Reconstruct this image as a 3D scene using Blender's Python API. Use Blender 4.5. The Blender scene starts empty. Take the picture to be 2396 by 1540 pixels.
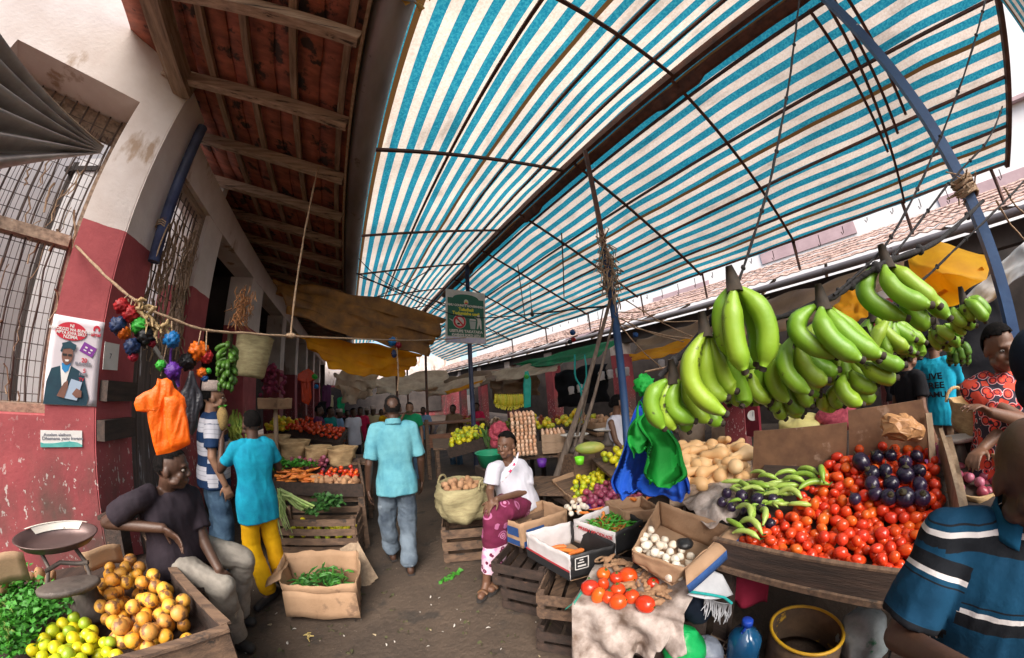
import bpy, math, random
import numpy as np
from mathutils import Vector, Matrix, Euler, noise
random.seed(7)
SC = bpy.context.scene
COL = SC.collection
R_ = math.radians
# ------------------------------------------------------------------ camera (a stereographic fisheye, as in the photograph)
EYE = Vector((0, 0, 1.75))
cd = bpy.data.cameras.new('camera')
cam = bpy.data.objects.new('camera', cd); COL.objects.link(cam)
def _rot(pitch, roll, yaw):
    ry = Matrix.Rotation(roll, 3, 'Y'); rx = Matrix.Rotation(pitch, 3, 'X'); rz = Matrix.Rotation(yaw, 3, 'Z')
    return rz @ rx @ ry
CAM3 = _rot(R_(10.999), R_(3.7975), R_(-30.549))
_r, _f, _u = CAM3.col[0], CAM3.col[1], CAM3.col[2]
M4 = Matrix(((_r[0], _u[0], -_f[0], 0), (_r[1], _u[1], -_f[1], 0), (_r[2], _u[2], -_f[2], EYE[2]), (0, 0, 0, 1)))
cam.matrix_world = M4
cd.sensor_fit = 'HORIZONTAL'; cd.sensor_width = 36
cd.type = 'PANO'
cyc = cd if hasattr(cd, 'panorama_type') else cd.cycles
cyc.panorama_type = 'FISHEYE_LENS_POLYNOMIAL'
cyc.fisheye_fov = R_(220)
for i, k in enumerate((0, -0.09580015389693115, 6.23822288617863e-05, 7.50740240757029e-05, -1.467031937435733e-06)):
    setattr(cyc, 'fisheye_polynomial_k%d' % i, k)
cd.clip_end = 500; cd.clip_start = 0.02
SC.camera = cam
# ------------------------------------------------------------------ light
SUN_EL, SUN_AZ = R_(44), R_(208)        # azimuth from +Y clockwise
w = bpy.data.worlds.new('World'); SC.world = w; w.use_nodes = True
nt = w.node_tree; nt.nodes.clear()
sky = nt.nodes.new('ShaderNodeTexSky'); sky.sky_type = 'NISHITA'; sky.sun_disc = False
sky.sun_elevation = SUN_EL; sky.sun_rotation = SUN_AZ; sky.dust_density = 3.5; sky.air_density = 1.0; sky.ozone_density = 1.0
bg = nt.nodes.new('ShaderNodeBackground'); bg.inputs[1].default_value = 0.15
wo = nt.nodes.new('ShaderNodeOutputWorld'); nt.links.new(sky.outputs[0], bg.inputs[0]); nt.links.new(bg.outputs[0], wo.inputs[0])
sl = bpy.data.lights.new('sun', 'SUN'); sl.energy = 3.4; sl.angle = R_(42); sl.color = (1, 0.95, 0.87)
so = bpy.data.objects.new('sun', sl); COL.objects.link(so)
sd = Vector((math.sin(SUN_AZ) * math.cos(SUN_EL), math.cos(SUN_AZ) * math.cos(SUN_EL), math.sin(SUN_EL)))
so.rotation_euler = sd.to_track_quat('Z', 'Y').to_euler(); so.location = sd * 60
SC.view_settings.view_transform = 'Standard'; SC.view_settings.look = 'None'
SC.view_settings.exposure = 0.85; SC.view_settings.gamma = 1; SC.view_settings.use_curve_mapping = False
SC.render.engine = 'CYCLES'
try:
    cy = SC.cycles
    cy.use_denoising = True; cy.denoiser = 'OPENIMAGEDENOISE'; cy.max_bounces = 10; cy.diffuse_bounces = 6; cy.transmission_bounces = 8
    cy.transparent_max_bounces = 12; cy.sample_clamp_indirect = 8; cy.caustics_reflective = False; cy.caustics_refractive = False
except Exception: pass
# ------------------------------------------------------------------ where a sight line of the photograph (2396 px wide) meets a plane
def ray(x, y):
    x -= 1198; y = 770 - y
    r = math.hypot(x, y) + 1e-9; t = 2 * math.atan(r / (2 * 696.495))
    return CAM3 @ Vector((math.sin(t) * x / r, math.cos(t), math.sin(t) * y / r))
def at(px, py, z=None, x=None, y=None, d=None):
    v = ray(px, py)
    if z is not None: k = (z - EYE.z) / v.z
    elif x is not None: k = x / v.x
    elif y is not None: k = y / v.y
    else: k = d / math.hypot(v.x, v.y)      # d: ground distance
    return EYE + v * k
# ------------------------------------------------------------------ mesh helpers
def V(*a): return Vector(a)
class MB:
    def __init__(s): s.v = []; s.f = []; s.m = []; s.s = []; s.b = []; s.hasb = False
    def add(s, vs, fs, mi=0, smooth=False, band=None):
        o = len(s.v); s.v += [Vector(p) for p in vs]
        s.b += (band if band is not None else [0.0] * len(vs)); s.hasb |= band is not None
        for f in fs: s.f.append([o + i for i in f]); s.m.append(mi); s.s.append(smooth)
        return s
    def box(s, c, d, rot=None, mi=0, taper=1.0):
        c = Vector(c); x, y, z = d[0] / 2, d[1] / 2, d[2] / 2; t = taper
        vs = [(-x, -y, -z), (x, -y, -z), (x, y, -z), (-x, y, -z), (-x * t, -y * t, z), (x * t, -y * t, z), (x * t, y * t, z), (-x * t, y * t, z)]
        vs = [c + (rot @ Vector(p) if rot is not None else Vector(p)) for p in vs]
        return s.add(vs, [(3, 2, 1, 0), (4, 5, 6, 7), (0, 1, 5, 4), (1, 2, 6, 5), (2, 3, 7, 6), (3, 0, 4, 7)], mi)
    def bar(s, a, b, wd, ht, up=(0, 0, 1), mi=0):
        a, b = Vector(a), Vector(b); d = b - a; L = d.length; d.normalize(); up = Vector(up)
        sx = d.cross(up)
        if sx.length < 1e-4: sx = d.cross(Vector((1, 0, 0)))
        sx.normalize(); uz = sx.cross(d)
        rot = Matrix((sx, d, uz)).transposed()
        return s.box((a + b) / 2, (wd, L, ht), rot, mi)
    def tube(s, pts, r, n=8, mi=0, cap=True, smooth=True, flat=1.0, closed=False):
        pts = [Vector(p) for p in pts]; m = len(pts)
        rs = r if isinstance(r, (list, tuple)) else [r] * m
        vs = []; prev = None
        for i, p in enumerate(pts):
            t = (pts[min(i + 1, m - 1)] - pts[max(i - 1, 0)])
            if closed: t = pts[(i + 1) % m] - pts[i - 1]
            t.normalize()
            if prev is None:
                a = t.orthogonal().normalized()
                if abs(t.z) < .9: a = (Vector((0, 0, 1)) - t * t.z).normalized()
            else: a = (prev - t * prev.dot(t)).normalized()
            prev = a; b = t.cross(a)
            for k in range(n):
                q = 2 * math.pi * k / n
                vs.append(p + (a * math.cos(q) + b * math.sin(q) * flat) * rs[i])
        fs = []
        for i in range(m if closed else m - 1):
            j = (i + 1) % m
            for k in range(n):
                fs.append((i * n + k, j * n + k, j * n + (k + 1) % n, i * n + (k + 1) % n)[::-1])
        if cap and not closed: fs += [tuple(range(n)), tuple((m - 1) * n + k for k in reversed(range(n)))]
        return s.add(vs, fs, mi, smooth)
    def lathe(s, prof, n=24, loc=(0, 0, 0), rot=None, mi=0, smooth=True, sx=1, sy=1, jit=0):
        vs = []; loc = Vector(loc)
        for r, z in prof:
            for k in range(n):
                q = 2 * math.pi * k / n
                p = Vector((r * math.cos(q) * sx, r * math.sin(q) * sy, z))
                if jit: p += Vector((p.x, p.y, 0)) * jit * noise.noise(p * 9 + loc * 3)
                vs.append(loc + (rot @ p if rot is not None else p))
        fs = []
        for i in range(len(prof) - 1):
            for k in range(n):
                fs.append((i * n + k, i * n + (k + 1) % n, (i + 1) * n + (k + 1) % n, (i + 1) * n + k))
        if prof[0][0] > 1e-6: fs.append(tuple(reversed(range(n))))
        if prof[-1][0] > 1e-6: fs.append(tuple((len(prof) - 1) * n + k for k in range(n)))
        return s.add(vs, fs, mi, smooth)
    def ell(s, c, r, rot=None, nu=14, nv=9, mi=0):
        prof = [(math.sin(math.pi * i / nv), -math.cos(math.pi * i / nv)) for i in range(nv + 1)]
        vs = []; c = Vector(c)
        for a, z in prof:
            for k in range(nu):
                q = 2 * math.pi * k / nu
                p = Vector((a * math.cos(q) * r[0], a * math.sin(q) * r[1], z * r[2]))
                vs.append(c + (rot @ p if rot is not None else p))
        fs = []
        for i in range(nv):
            for k in range(nu):
                fs.append((i * nu + k, i * nu + (k + 1) % nu, (i + 1) * nu + (k + 1) % nu, (i + 1) * nu + k))
        return s.add(vs, fs, mi, True)
    def grid(s, fn, nu, nv, mi=0, smooth=True, band=None, thick=0, flip=False):
        vs = [Vector(fn(i / nu, j / nv)) for j in range(nv + 1) for i in range(nu + 1)]
        bd = [band(i / nu, j / nv) for j in range(nv + 1) for i in range(nu + 1)] if band else None
        W = nu + 1
        fs = [(j * W + i, j * W + i + 1, (j + 1) * W + i + 1, (j + 1) * W + i) for j in range(nv) for i in range(nu)]
        if flip: fs = [f[::-1] for f in fs]
        if thick:
            nr = [Vector((0, 0, 0)) for _ in vs]
            for f in fs:
                q = (vs[f[2]] - vs[f[0]]).cross(vs[f[3]] - vs[f[1]])
                for i in f: nr[i] += q
            N = len(vs)
            v2 = [p - (q.normalized() if q.length > 1e-12 else Vector((0, 0, 1))) * thick for p, q in zip(vs, nr)]
            f2 = [tuple(N + i for i in f[::-1]) for f in fs]
            rim = [j for j in range(W)] + [W * (j + 1) - 1 for j in range(1, nv + 1)] + [nv * W + i for i in range(nu - 1, -1, -1)] + [W * j for j in range(nv - 1, 0, -1)]
            if flip: rim = rim[::-1]
            f3 = [(rim[(k + 1) % len(rim)], rim[k], N + rim[k], N + rim[(k + 1) % len(rim)]) for k in range(len(rim))]
            vs += v2; fs += f2 + f3
            if bd: bd = bd + bd
        return s.add(vs, fs, mi, smooth, bd)
    def prism(s, poly, t, M=None, mi=0, smooth=False):
        n = len(poly); vs = [Vector((x, y, 0)) for x, y in poly] + [Vector((x, y, t)) for x, y in poly]
        if M is not None: vs = [M @ p for p in vs]
        fs = [tuple(reversed(range(n))), tuple(range(n, 2 * n))] + [(i, (i + 1) % n, n + (i + 1) % n, n + i) for i in range(n)]
        return s.add(vs, fs, mi, smooth)
    def jitter(s, a, f=6, sc=1):
        for i, p in enumerate(s.v): s.v[i] = p + noise.noise_vector(p * f) * a
        return s
    def mesh(s, name, mats, off=(0, 0, 0)):
        me = bpy.data.meshes.new(name); o = Vector(off)
        me.from_pydata([p - o for p in s.v], [], s.f)
        for mt in (mats if isinstance(mats, (list, tuple)) else [mats]): me.materials.append(mt)
        me.polygons.foreach_set('material_index', s.m); me.polygons.foreach_set('use_smooth', s.s)
        if s.hasb:
            if getattr(s, 'corner', None) is not None: at_ = me.attributes.new('band', 'FLOAT', 'CORNER'); at_.data.foreach_set('value', s.corner)
            else: at_ = me.attributes.new('band', 'FLOAT', 'POINT'); at_.data.foreach_set('value', s.b)
        me.update(); return me
    def base(s):
        xs = [p.x for p in s.v]; ys = [p.y for p in s.v]
        return Vector(((min(xs) + max(xs)) / 2, (min(ys) + max(ys)) / 2, min(p.z for p in s.v)))
    def build(s, name, mats, parent=None, label=None, local=False):
        """world-coordinate mesh; under a parent it is shifted into the parent's frame"""
        if parent is None: off = Vector((0, 0, 0)) if local else s.base()
        else: off = Vector((0, 0, 0)) if local else wloc(parent)
        o = bpy.data.objects.new(name, s.mesh(name, mats, off)); COL.objects.link(o)
        if parent is None: o.location = off
        else: o.parent = parent
        if label: o['label'] = label
        return o
def wloc(o):
    p = Vector((0, 0, 0))
    while o is not None: p = p + o.location; o = o.parent
    return p
def tag(o, label, cat=None, group=None, kind=None):
    if label: o['label'] = label
    if cat: o['category'] = cat
    if group: o['group'] = group
    if kind: o['kind'] = kind
    return o
def thing(name, label, cat, loc=(0, 0, 0), group=None):
    o = bpy.data.objects.new(name, None); COL.objects.link(o); o.location = loc; o.empty_display_size = .1
    return tag(o, label, cat, group)
KIDS = {}
def copy_tree(o, parent=None):
    c = o.copy(); COL.objects.link(c)
    if parent is not None: c.parent = parent
    for ch in [k for k in COL.objects if k.parent is o]: copy_tree(ch, c)
    return c
def inst(src, loc, rot=(0, 0, 0), sc=1, label=None, group=None, cat=None):
    c = src.copy(); COL.objects.link(c); c.location = loc; c.rotation_euler = rot
    c.scale = (sc, sc, sc) if not isinstance(sc, (tuple, list)) else sc
    if label: c['label'] = label
    if group: c['group'] = group
    if cat: c['category'] = cat
    return c
def mobj(name, me, loc=(0, 0, 0), rot=(0, 0, 0), sc=(1, 1, 1), label=None, cat=None, group=None, parent=None):
    o = bpy.data.objects.new(name, me); COL.objects.link(o); o.location = loc; o.rotation_euler = rot
    o.scale = (sc, sc, sc) if not isinstance(sc, (tuple, list)) else sc
    if parent is not None: o.parent = parent
    return tag(o, label, cat, group)
def struct(name, mb, mats): return tag(mb.build(name, mats, local=True), None, kind='structure')
def remesh(mb, vox, smooth=5):
    """fuse the closed pieces of mb into one continuous skin; returns a new MB"""
    me = mb.mesh('tmp', [])
    o = bpy.data.objects.new('tmp', me); COL.objects.link(o)
    md = o.modifiers.new('r', 'REMESH'); md.mode = 'VOXEL'; md.voxel_size = vox; md.use_smooth_shade = True
    if smooth:
        sm = o.modifiers.new('s', 'SMOOTH'); sm.factor = .5; sm.iterations = smooth
    dg = bpy.context.evaluated_depsgraph_get(); ev = o.evaluated_get(dg); m2 = ev.to_mesh()
    nv = len(m2.vertices); co = np.empty(nv * 3, 'f'); m2.vertices.foreach_get('co', co)
    out = MB(); out.v = [Vector(c) for c in co.reshape(-1, 3).tolist()]; out.b = [0.0] * nv
    out.f = [list(p.vertices) for p in m2.polygons]; out.m = [0] * len(out.f); out.s = [True] * len(out.f)
    ev.to_mesh_clear(); bpy.data.objects.remove(o); bpy.data.meshes.remove(me)
    return out
def text_mb(txt, size, M, bold=0.0, sx=1.0, extrude=.001):
    cu = bpy.data.curves.new('t', 'FONT'); cu.body = txt; cu.size = size; cu.align_x = 'CENTER'; cu.align_y = 'CENTER'; cu.offset = bold; cu.extrude = extrude
    cu.resolution_u = 3
    o = bpy.data.objects.new('t', cu); COL.objects.link(o)
    dg = bpy.context.evaluated_depsgraph_get(); me = o.evaluated_get(dg).to_mesh()
    mb = MB(); mb.add([M @ Vector((v.co.x * sx, v.co.y, v.co.z)) for v in me.vertices], [tuple(p.vertices) for p in me.polygons])
    o.evaluated_get(dg).to_mesh_clear(); bpy.data.objects.remove(o); bpy.data.curves.remove(cu)
    return mb
def frame(origin, xdir, ydir):
    x = Vector(xdir).normalized(); y = Vector(ydir); y = (y - x * y.dot(x)).normalized(); z = x.cross(y); o = Vector(origin)
    return Matrix(((x.x, y.x, z.x, o.x), (x.y, y.y, z.y, o.y), (x.z, y.z, z.z, o.z), (0, 0, 0, 1)))
# ------------------------------------------------------------------ materials
def _nodes(name):
    m = bpy.data.materials.new(name); m.use_nodes = True; t = m.node_tree; t.nodes.clear()
    out = t.nodes.new('ShaderNodeOutputMaterial'); p = t.nodes.new('ShaderNodeBsdfPrincipled')
    t.links.new(p.outputs[0], out.inputs[0]); return m, t, p, out
def _c(c): return (c[0], c[1], c[2], 1)
def nz(t, scale, detail=4, stretch=None, rough=.6, co='Object'):
    tc = t.nodes.new('ShaderNodeTexCoord'); n = t.nodes.new('ShaderNodeTexNoise')
    n.inputs['Scale'].default_value = scale; n.inputs['Detail'].default_value = detail; n.inputs['Roughness'].default_value = rough
    if stretch:
        mp = t.nodes.new('ShaderNodeMapping'); mp.inputs['Scale'].default_value = stretch
        t.links.new(tc.outputs[co], mp.inputs[0]); t.links.new(mp.outputs[0], n.inputs[0])
    else: t.links.new(tc.outputs[co], n.inputs[0])
    return n.outputs[0]
def ramp(t, src, stops, const=False):
    r = t.nodes.new('ShaderNodeValToRGB'); e = r.color_ramp.elements
    if const: r.color_ramp.interpolation = 'CONSTANT'
    while len(e) < len(stops): e.new(.5)
    for k, (p, c) in enumerate(stops): e[k].position = p; e[k].color = _c(c) if not isinstance(c, (int, float)) else (c, c, c, 1)
    t.links.new(src, r.inputs[0]); return r.outputs[0]
def mix(t, a, b, fac, mode='MIX'):
    n = t.nodes.new('ShaderNodeMix'); n.data_type = 'RGBA'; n.blend_type = mode
    for s, i in ((a, 6), (b, 7)):
        if hasattr(s, 'links'): t.links.new(s, n.inputs[i])
        else: n.inputs[i].default_value = _c(s)
    if hasattr(fac, 'links'): t.links.new(fac, n.inputs[0])
    else: n.inputs[0].default_value = fac
    return n.outputs[2]
def math_(t, op, a, b=None):
    n = t.nodes.new('ShaderNodeMath'); n.operation = op
    for i, s in enumerate((a, b)):
        if s is None: continue
        if hasattr(s, 'links'): t.links.new(s, n.inputs[i])
        else: n.inputs[i].default_value = s
    return n.outputs[0]
def bump(t, p, src, strength, dist=.01):
    b = t.nodes.new('ShaderNodeBump'); b.inputs['Strength'].default_value = strength; b.inputs['Distance'].default_value = dist
    t.links.new(src, b.inputs['Height']); t.links.new(b.outputs[0], p.inputs['Normal'])
def attr(t, name='band'):
    a = t.nodes.new('ShaderNodeAttribute'); a.attribute_name = name; return a.outputs['Fac']
def mat(name, c1, c2=None, scale=6, rough=.7, bmp=.0, bscale=40, stretch=None, metal=0, rnd=None, spots=None, transl=0, spec=.5, lo=.35, hi=.65, bdist=.01, sub=0, extra=None):
    """procedural: noise mix c1-c2, per-object random tint list rnd, spots=(colour, scale, amount), translucent share"""
    m, t, p, out = _nodes(name)
    col = ramp(t, nz(t, scale, 5, stretch), [(lo, c1), (hi, c2 or c1)])
    if rnd:
        oi = t.nodes.new('ShaderNodeObjectInfo'); n = len(rnd)
        rc = ramp(t, oi.outputs['Random'], [((i + .0) / n, c) for i, c in enumerate(rnd)], True)
        if c2 is not None: col = mix(t, rc, col, .35)
        else: col = rc
    if spots:
        f = ramp(t, nz(t, spots[1], 6, spots[3] if len(spots) > 3 else None), [(spots[2], 0), (spots[2] + .06, 1)])
        col = mix(t, col, spots[0], f)
    if extra: col = extra(t, col)
    t.links.new(col, p.inputs['Base Color'])
    p.inputs['Roughness'].default_value = rough; p.inputs['Metallic'].default_value = metal; p.inputs['Specular IOR Level'].default_value = spec
    if sub: p.inputs['Subsurface Weight'].default_value = sub; p.inputs['Subsurface Radius'].default_value = (.01, .005, .003)
    if bmp: bump(t, p, nz(t, bscale, 6, stretch), bmp, bdist)
    if transl:
        tr = t.nodes.new('ShaderNodeBsdfTranslucent'); mx = t.nodes.new('ShaderNodeMixShader'); mx.inputs[0].default_value = transl
        t.links.new(col, tr.inputs[0]); t.links.new(p.outputs[0], mx.inputs[1]); t.links.new(tr.outputs[0], mx.inputs[2]); t.links.new(mx.outputs[0], out.inputs[0])
    return m
M = {}
# ================================================================== the setting
# --- materials of the place
def wall_extra(split, lowc, low2):
    def f(t, col):
        g = t.nodes.new('ShaderNodeNewGeometry'); sp = t.nodes.new('ShaderNodeSeparateXYZ'); t.links.new(g.outputs['Position'], sp.inputs[0])
        z = sp.outputs[2]
        low = ramp(t, nz(t, 3, 6, co='Object'), [(.35, lowc), (.65, low2)])
        chips = math_(t, 'MAXIMUM', ramp(t, nz(t, 15, 6, (1.2, 1.2, .30)), [(.665, 0), (.70, 1)]), ramp(t, nz(t, 34, 4, (1, 1, .55)), [(.625, 0), (.65, 1)]))
        hz = ramp(t, math_(t, 'ADD', math_(t, 'MULTIPLY', z, .45), math_(t, 'MULTIPLY', nz(t, 1.6, 3), .6)), [(.80, 1), (1.12, 0)])
        low = mix(t, low, (.72, .62, .58), math_(t, 'MULTIPLY', chips, hz))
        grime = ramp(t, nz(t, 2.2, 6, (1, 1, .4)), [(.42, 0), (.62, 1)])
        hz2 = ramp(t, math_(t, 'ADD', math_(t, 'MULTIPLY', z, .5), math_(t, 'MULTIPLY', nz(t, 2.5, 4), .4)), [(.72, 1), (1.18, 0)])
        low = mix(t, low, (.10, .075, .06), math_(t, 'MULTIPLY', math_(t, 'MULTIPLY', grime, hz2), .85))
        zz = math_(t, 'ADD', z, math_(t, 'MULTIPLY', math_(t, 'SUBTRACT', nz(t, 7, 3), .5), .02))
        return mix(t, low, col, math_(t, 'GREATER_THAN', zz, split))
    return f
M['plaster'] = mat('painted_plaster', (.80, .73, .70), (.66, .57, .53), 1.7, .85, .25, 30, spots=((.42, .30, .22), 2.6, .60, (1, 1, .35)), extra=wall_extra(2.88, (.44, .092, .10), (.32, .060, .07)))
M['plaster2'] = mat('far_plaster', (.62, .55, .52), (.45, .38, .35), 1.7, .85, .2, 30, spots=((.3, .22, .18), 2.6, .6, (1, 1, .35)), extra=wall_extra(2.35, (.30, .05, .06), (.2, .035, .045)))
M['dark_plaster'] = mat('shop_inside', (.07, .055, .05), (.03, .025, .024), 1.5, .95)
M['white_wall'] = mat('white_render', (.82, .80, .80), (.70, .68, .69), .6, .9)
M['ground'] = mat('market_floor', (.100, .069, .049), (.040, .028, .021), .9, .9, .9, 20, spots=((.045, .034, .027), 2.6, .56), bdist=.02)
M['old_wood'] = mat('weathered_wood', (.42, .30, .215), (.19, .13, .092), 5, .85, .5, 30, (6, .6, 6), spots=((.45, .38, .31), 7, .62, (3, .4, 3)))
M['old_wood_x'] = mat('weathered_wood_x', (.52, .38, .28), (.26, .18, .13), 5, .85, .5, 30, (.6, 6, 6), spots=((.05, .035, .03), 6, .6, (.5, 5, 5)))
M['pale_wood'] = mat('pale_wood', (.42, .31, .21), (.26, .18, .12), 5, .8, .4, 30, (6, 6, .6))
M['dark_wood'] = mat('dark_wood', (.060, .036, .027), (.024, .016, .013), 5, .75, .6, 26, (6, .7, 6), spots=((.17, .095, .055), 8, .68))
M['crate_wood'] = mat('crate_wood', (.19, .115, .072), (.075, .046, .032), 5, .8, .5, 30, (1, 6, 6), spots=((.04, .03, .025), 7, .6))
M['tile'] = mat('clay_tile', (.46, .145, .09), (.22, .078, .055), 4, .85, .5, 22, (1, 3, 1), spots=((.055, .035, .03), 5, .56))
M['gutter'] = mat('gutter_metal', (.30, .27, .27), (.17, .15, .15), 3, .5, .15, 12, (1, .3, 1), spots=((.10, .07, .06), 4, .62), metal=.3)
M['rust'] = mat('rusty_steel', (.14, .055, .035), (.06, .026, .02), 9, .7, .3, 40)
M['grille'] = mat('grille_steel', (.12, .085, .07), (.05, .035, .03), 14, .8, .4, 50)
M['blue_steel'] = mat('blue_paint', (.028, .085, .21), (.02, .06, .16), 5, .5, .2, 40, spots=((.62, .62, .62), 9, .70))
M['dark_blue_steel'] = mat('dark_blue_paint', (.045, .06, .13), (.02, .025, .06), 5, .5, .2, 40, spots=((.16, .06, .03), 9, .66))
M['corrugated'] = mat('corrugated_metal', (.50, .45, .41), (.32, .27, .24), 4, .6, .2, 30, metal=.2)
M['rope'] = mat('sisal_rope', (.42, .29, .19), (.24, .16, .10), 40, .95, .6, 120)
M['black_rope'] = mat('black_rope', (.03, .028, .03), (.012, .011, .012), 60, .95, .6, 120)
M['white'] = mat('white_paint', (.78, .76, .74), (.66, .63, .61), 6, .7)
def tarp_mat():
    m, t, p, out = _nodes('striped_tarp')
    b = attr(t)                                                   # metres across the slope
    ph = math_(t, 'FRACT', math_(t, 'DIVIDE', b, .184)); st = math_(t, 'LESS_THAN', math_(t, 'ADD', ph, math_(t, 'MULTIPLY', nz(t, 60, 2), .03)), .5)
    sp = ramp(t, nz(t, 46, 3, rough=.7), [(.42, 0), (.62, 1)])
    blue = mix(t, (.010, .180, .275), (.040, .31, .39), sp)
    wht = mix(t, (.80, .70, .60), (.70, .57, .46), sp)
    col = mix(t, wht, blue, st)
    big = math_(t, 'MULTIPLY', ramp(t, nz(t, .8, 6), [(.3, .62), (.62, 1.0)]), ramp(t, nz(t, 5, 5, (1, .25, 1)), [(.28, .6), (.45, 1.0)]))
    col = mix(t, col, big, 1.0, 'MULTIPLY')
    ph2 = math_(t, 'FRACT', math_(t, 'DIVIDE', math_(t, 'ADD', b, .56), 1.288)); seam = math_(t, 'LESS_THAN', math_(t, 'ABSOLUTE', math_(t, 'SUBTRACT', ph2, .5)), .019)
    col = mix(t, col, (.085, .042, .014), seam)
    t.links.new(col, p.inputs['Base Color']); p.inputs['Roughness'].default_value = .6; p.inputs['Specular IOR Level'].default_value = .2
    tr = t.nodes.new('ShaderNodeBsdfTranslucent'); mx = t.nodes.new('ShaderNodeMixShader'); mx.inputs[0].default_value = .58
    t.links.new(col, tr.inputs[0]); t.links.new(p.outputs[0], mx.inputs[1]); t.links.new(tr.outputs[0], mx.inputs[2]); t.links.new(mx.outputs[0], out.inputs[0])
    return m
M['tarp'] = tarp_mat()
def cloth(name, c1, c2, tr=.35, sc=3, rough=.6, bm=.4): return mat(name, c1, c2, sc, rough, bm, 9, transl=tr, bdist=.02)
M['yellow_tarp'] = cloth('yellow_tarp', (.92, .52, .012), (.72, .34, .01), .62)
M['ochre_tarp'] = cloth('ochre_tarp', (.30, .13, .022), (.13, .055, .014), .35, 5)
M['brown_cloth'] = cloth('brown_cloth', (.30, .19, .11), (.20, .12, .075), .35)
M['beige_cloth'] = cloth('beige_cloth', (.86, .74, .60), (.62, .48, .36), .6)
M['green_tarp'] = cloth('green_tarp', (.01, .33, .13), (.01, .2, .08), .4)

# --- ground
g = MB(); g.grid(lambda u, v: (-60 + 120 * u, -60 + 160 * v, -.42 * min(1, max(0, (-60 + 160 * v - 5.0) / 5))), 24, 160)
struct('ground', g, M['ground'])
gr_ = random.Random(8); g = MB()
for k in range(2600):
    x, y = gr_.uniform(-1.6, 1.6), gr_.uniform(1.0, 6.0); r = gr_.uniform(.002, .006) * (1.6 if k % 17 == 0 else 1); a = gr_.uniform(0, 6.3)
    c, s_ = math.cos(a) * r, math.sin(a) * r; g.add([(x + c, y + s_, .001), (x - s_, y + c * .7, .001), (x - c, y - s_, .001), (x + s_ * .8, y - c, .001), (x, y, r * .8)], [(0, 1, 4), (1, 2, 4), (2, 3, 4), (3, 0, 4)])
tag(g.build('grit', mat('grit', (.20, .155, .12), (.05, .036, .028), 3, .9)), 'loose grit and crumbs scattered over the market floor', 'grit', kind='stuff')

# --- left building, chamfered at its near corner
CN = V(-1.908, 2.315, 0); E_ = V(math.sin(R_(52)), math.cos(R_(52)), 0); N_ = V(math.cos(R_(52)), -math.sin(R_(52)), 0)
def W_(s, z, n=0.0): return CN + E_ * s + N_ * n + V(0, 0, z)
def wallbox(mb, s0, s1, z0, z1, n0, n1, mi=0):
    rot = Matrix((E_, -N_, V(0, 0, 1))).transposed()
    mb.box(W_((s0 + s1) / 2, (z0 + z1) / 2, (n0 + n1) / 2), (s1 - s0, abs(n1 - n0), z1 - z0), rot, mi)
lb = thing('market_building', 'white and dusky red market building with chamfered corner, barred windows and clay tile eaves', 'building', (-2.2, 2.6, 0))
mb = MB()
wallbox(mb, -9, -1.40, -.02, 11, -.55, 0); wallbox(mb, -1.40, -.322, -.02, 1.54, -.55, 0); wallbox(mb, -1.40, -.322, 4.0, 11, -.55, 0)
wallbox(mb, -.322, -.001, -.02, 11, -.55, 0)
mb.build('wall', M['plaster'], lb)
px = -1.9
mb = MB(); mb.box((px - .20, 2.535, 2.2), (.4, .43, 4.44)); mb.build('pillar', M['plaster'], lb)
def pillar(y0, y1, zt=3.76, m='plaster', d=.42):
    q = MB(); q.box((px - d / 2, (y0 + y1) / 2, zt / 2), (d, y1 - y0, zt)); return q.build('pillar', M[m], lb)
pillar(3.60, 4.08); pillar(5.72, 6.5)
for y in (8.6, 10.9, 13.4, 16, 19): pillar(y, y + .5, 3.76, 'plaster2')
mb = MB(); mb.box((px - .17, 13, 3.97), (.36, 20.5, .42)); mb.build('beam', M['plaster'], lb)
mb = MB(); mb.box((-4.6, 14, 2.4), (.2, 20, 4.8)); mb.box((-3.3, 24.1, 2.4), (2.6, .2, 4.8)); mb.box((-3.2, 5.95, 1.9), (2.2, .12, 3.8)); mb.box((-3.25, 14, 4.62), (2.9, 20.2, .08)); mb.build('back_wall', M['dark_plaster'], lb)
mb = MB(); mb.box((-3.25, 4.0, 2.4), (2.5, .15, 4.8)); mb.build('side_wall', M['white_wall'], lb)
# the near barred window
wn = MB()
wallbox(wn, -1.40, -.40, 3.80, 3.99, -.52, -.40); wallbox(wn, -.40, -.325, 1.54, 3.99, -.52, -.36); wallbox(wn, -1.40, -.40, 2.74, 2.83, -.42, -.30)
wallbox(wn, -1.40, -.325, 1.541, 1.60, -.50, -.20)
win = wn.build('window', M['old_wood'], lb)
b = MB(); rr = random.Random(3)
for i in range(10):
    s = -1.36 + i * .105
    b.tube([W_(s + rr.uniform(-.012, .012), 1.58 + .24 * k, -.36 + rr.uniform(-.008, .008)) for k in range(11)], .0085, 5)
for k in range(20): b.tube([W_(-1.39, 1.66 + k * .115, -.372), W_(-.9, 1.66 + k * .115 + rr.uniform(-.012, .012), -.378), W_(-.42, 1.66 + k * .115, -.372)], .0034, 4)
for k in range(24): b.tube([W_(-1.39 + k * .042, 1.6, -.38), W_(-1.39 + k * .042 + rr.uniform(-.01, .01), 3.8, -.38)], .0026, 4)
b.build('bars', M['grille'], win)
b = MB()
for k in range(46):                                               # twine and rag ends caught in the mesh
    s = rr.uniform(-1.2, -.40); z = rr.uniform(1.6, 3.6); pts = [W_(s, z, -.345)]
    for j in range(5): pts.append(pts[-1] + E_ * rr.uniform(-.03, .03) + V(0, 0, -rr.uniform(.02, .075)) + N_ * rr.uniform(-.006, .012))
    b.tube(pts, rr.uniform(.003, .009), 4)
b.build('twine', M['rope'], win)
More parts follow.
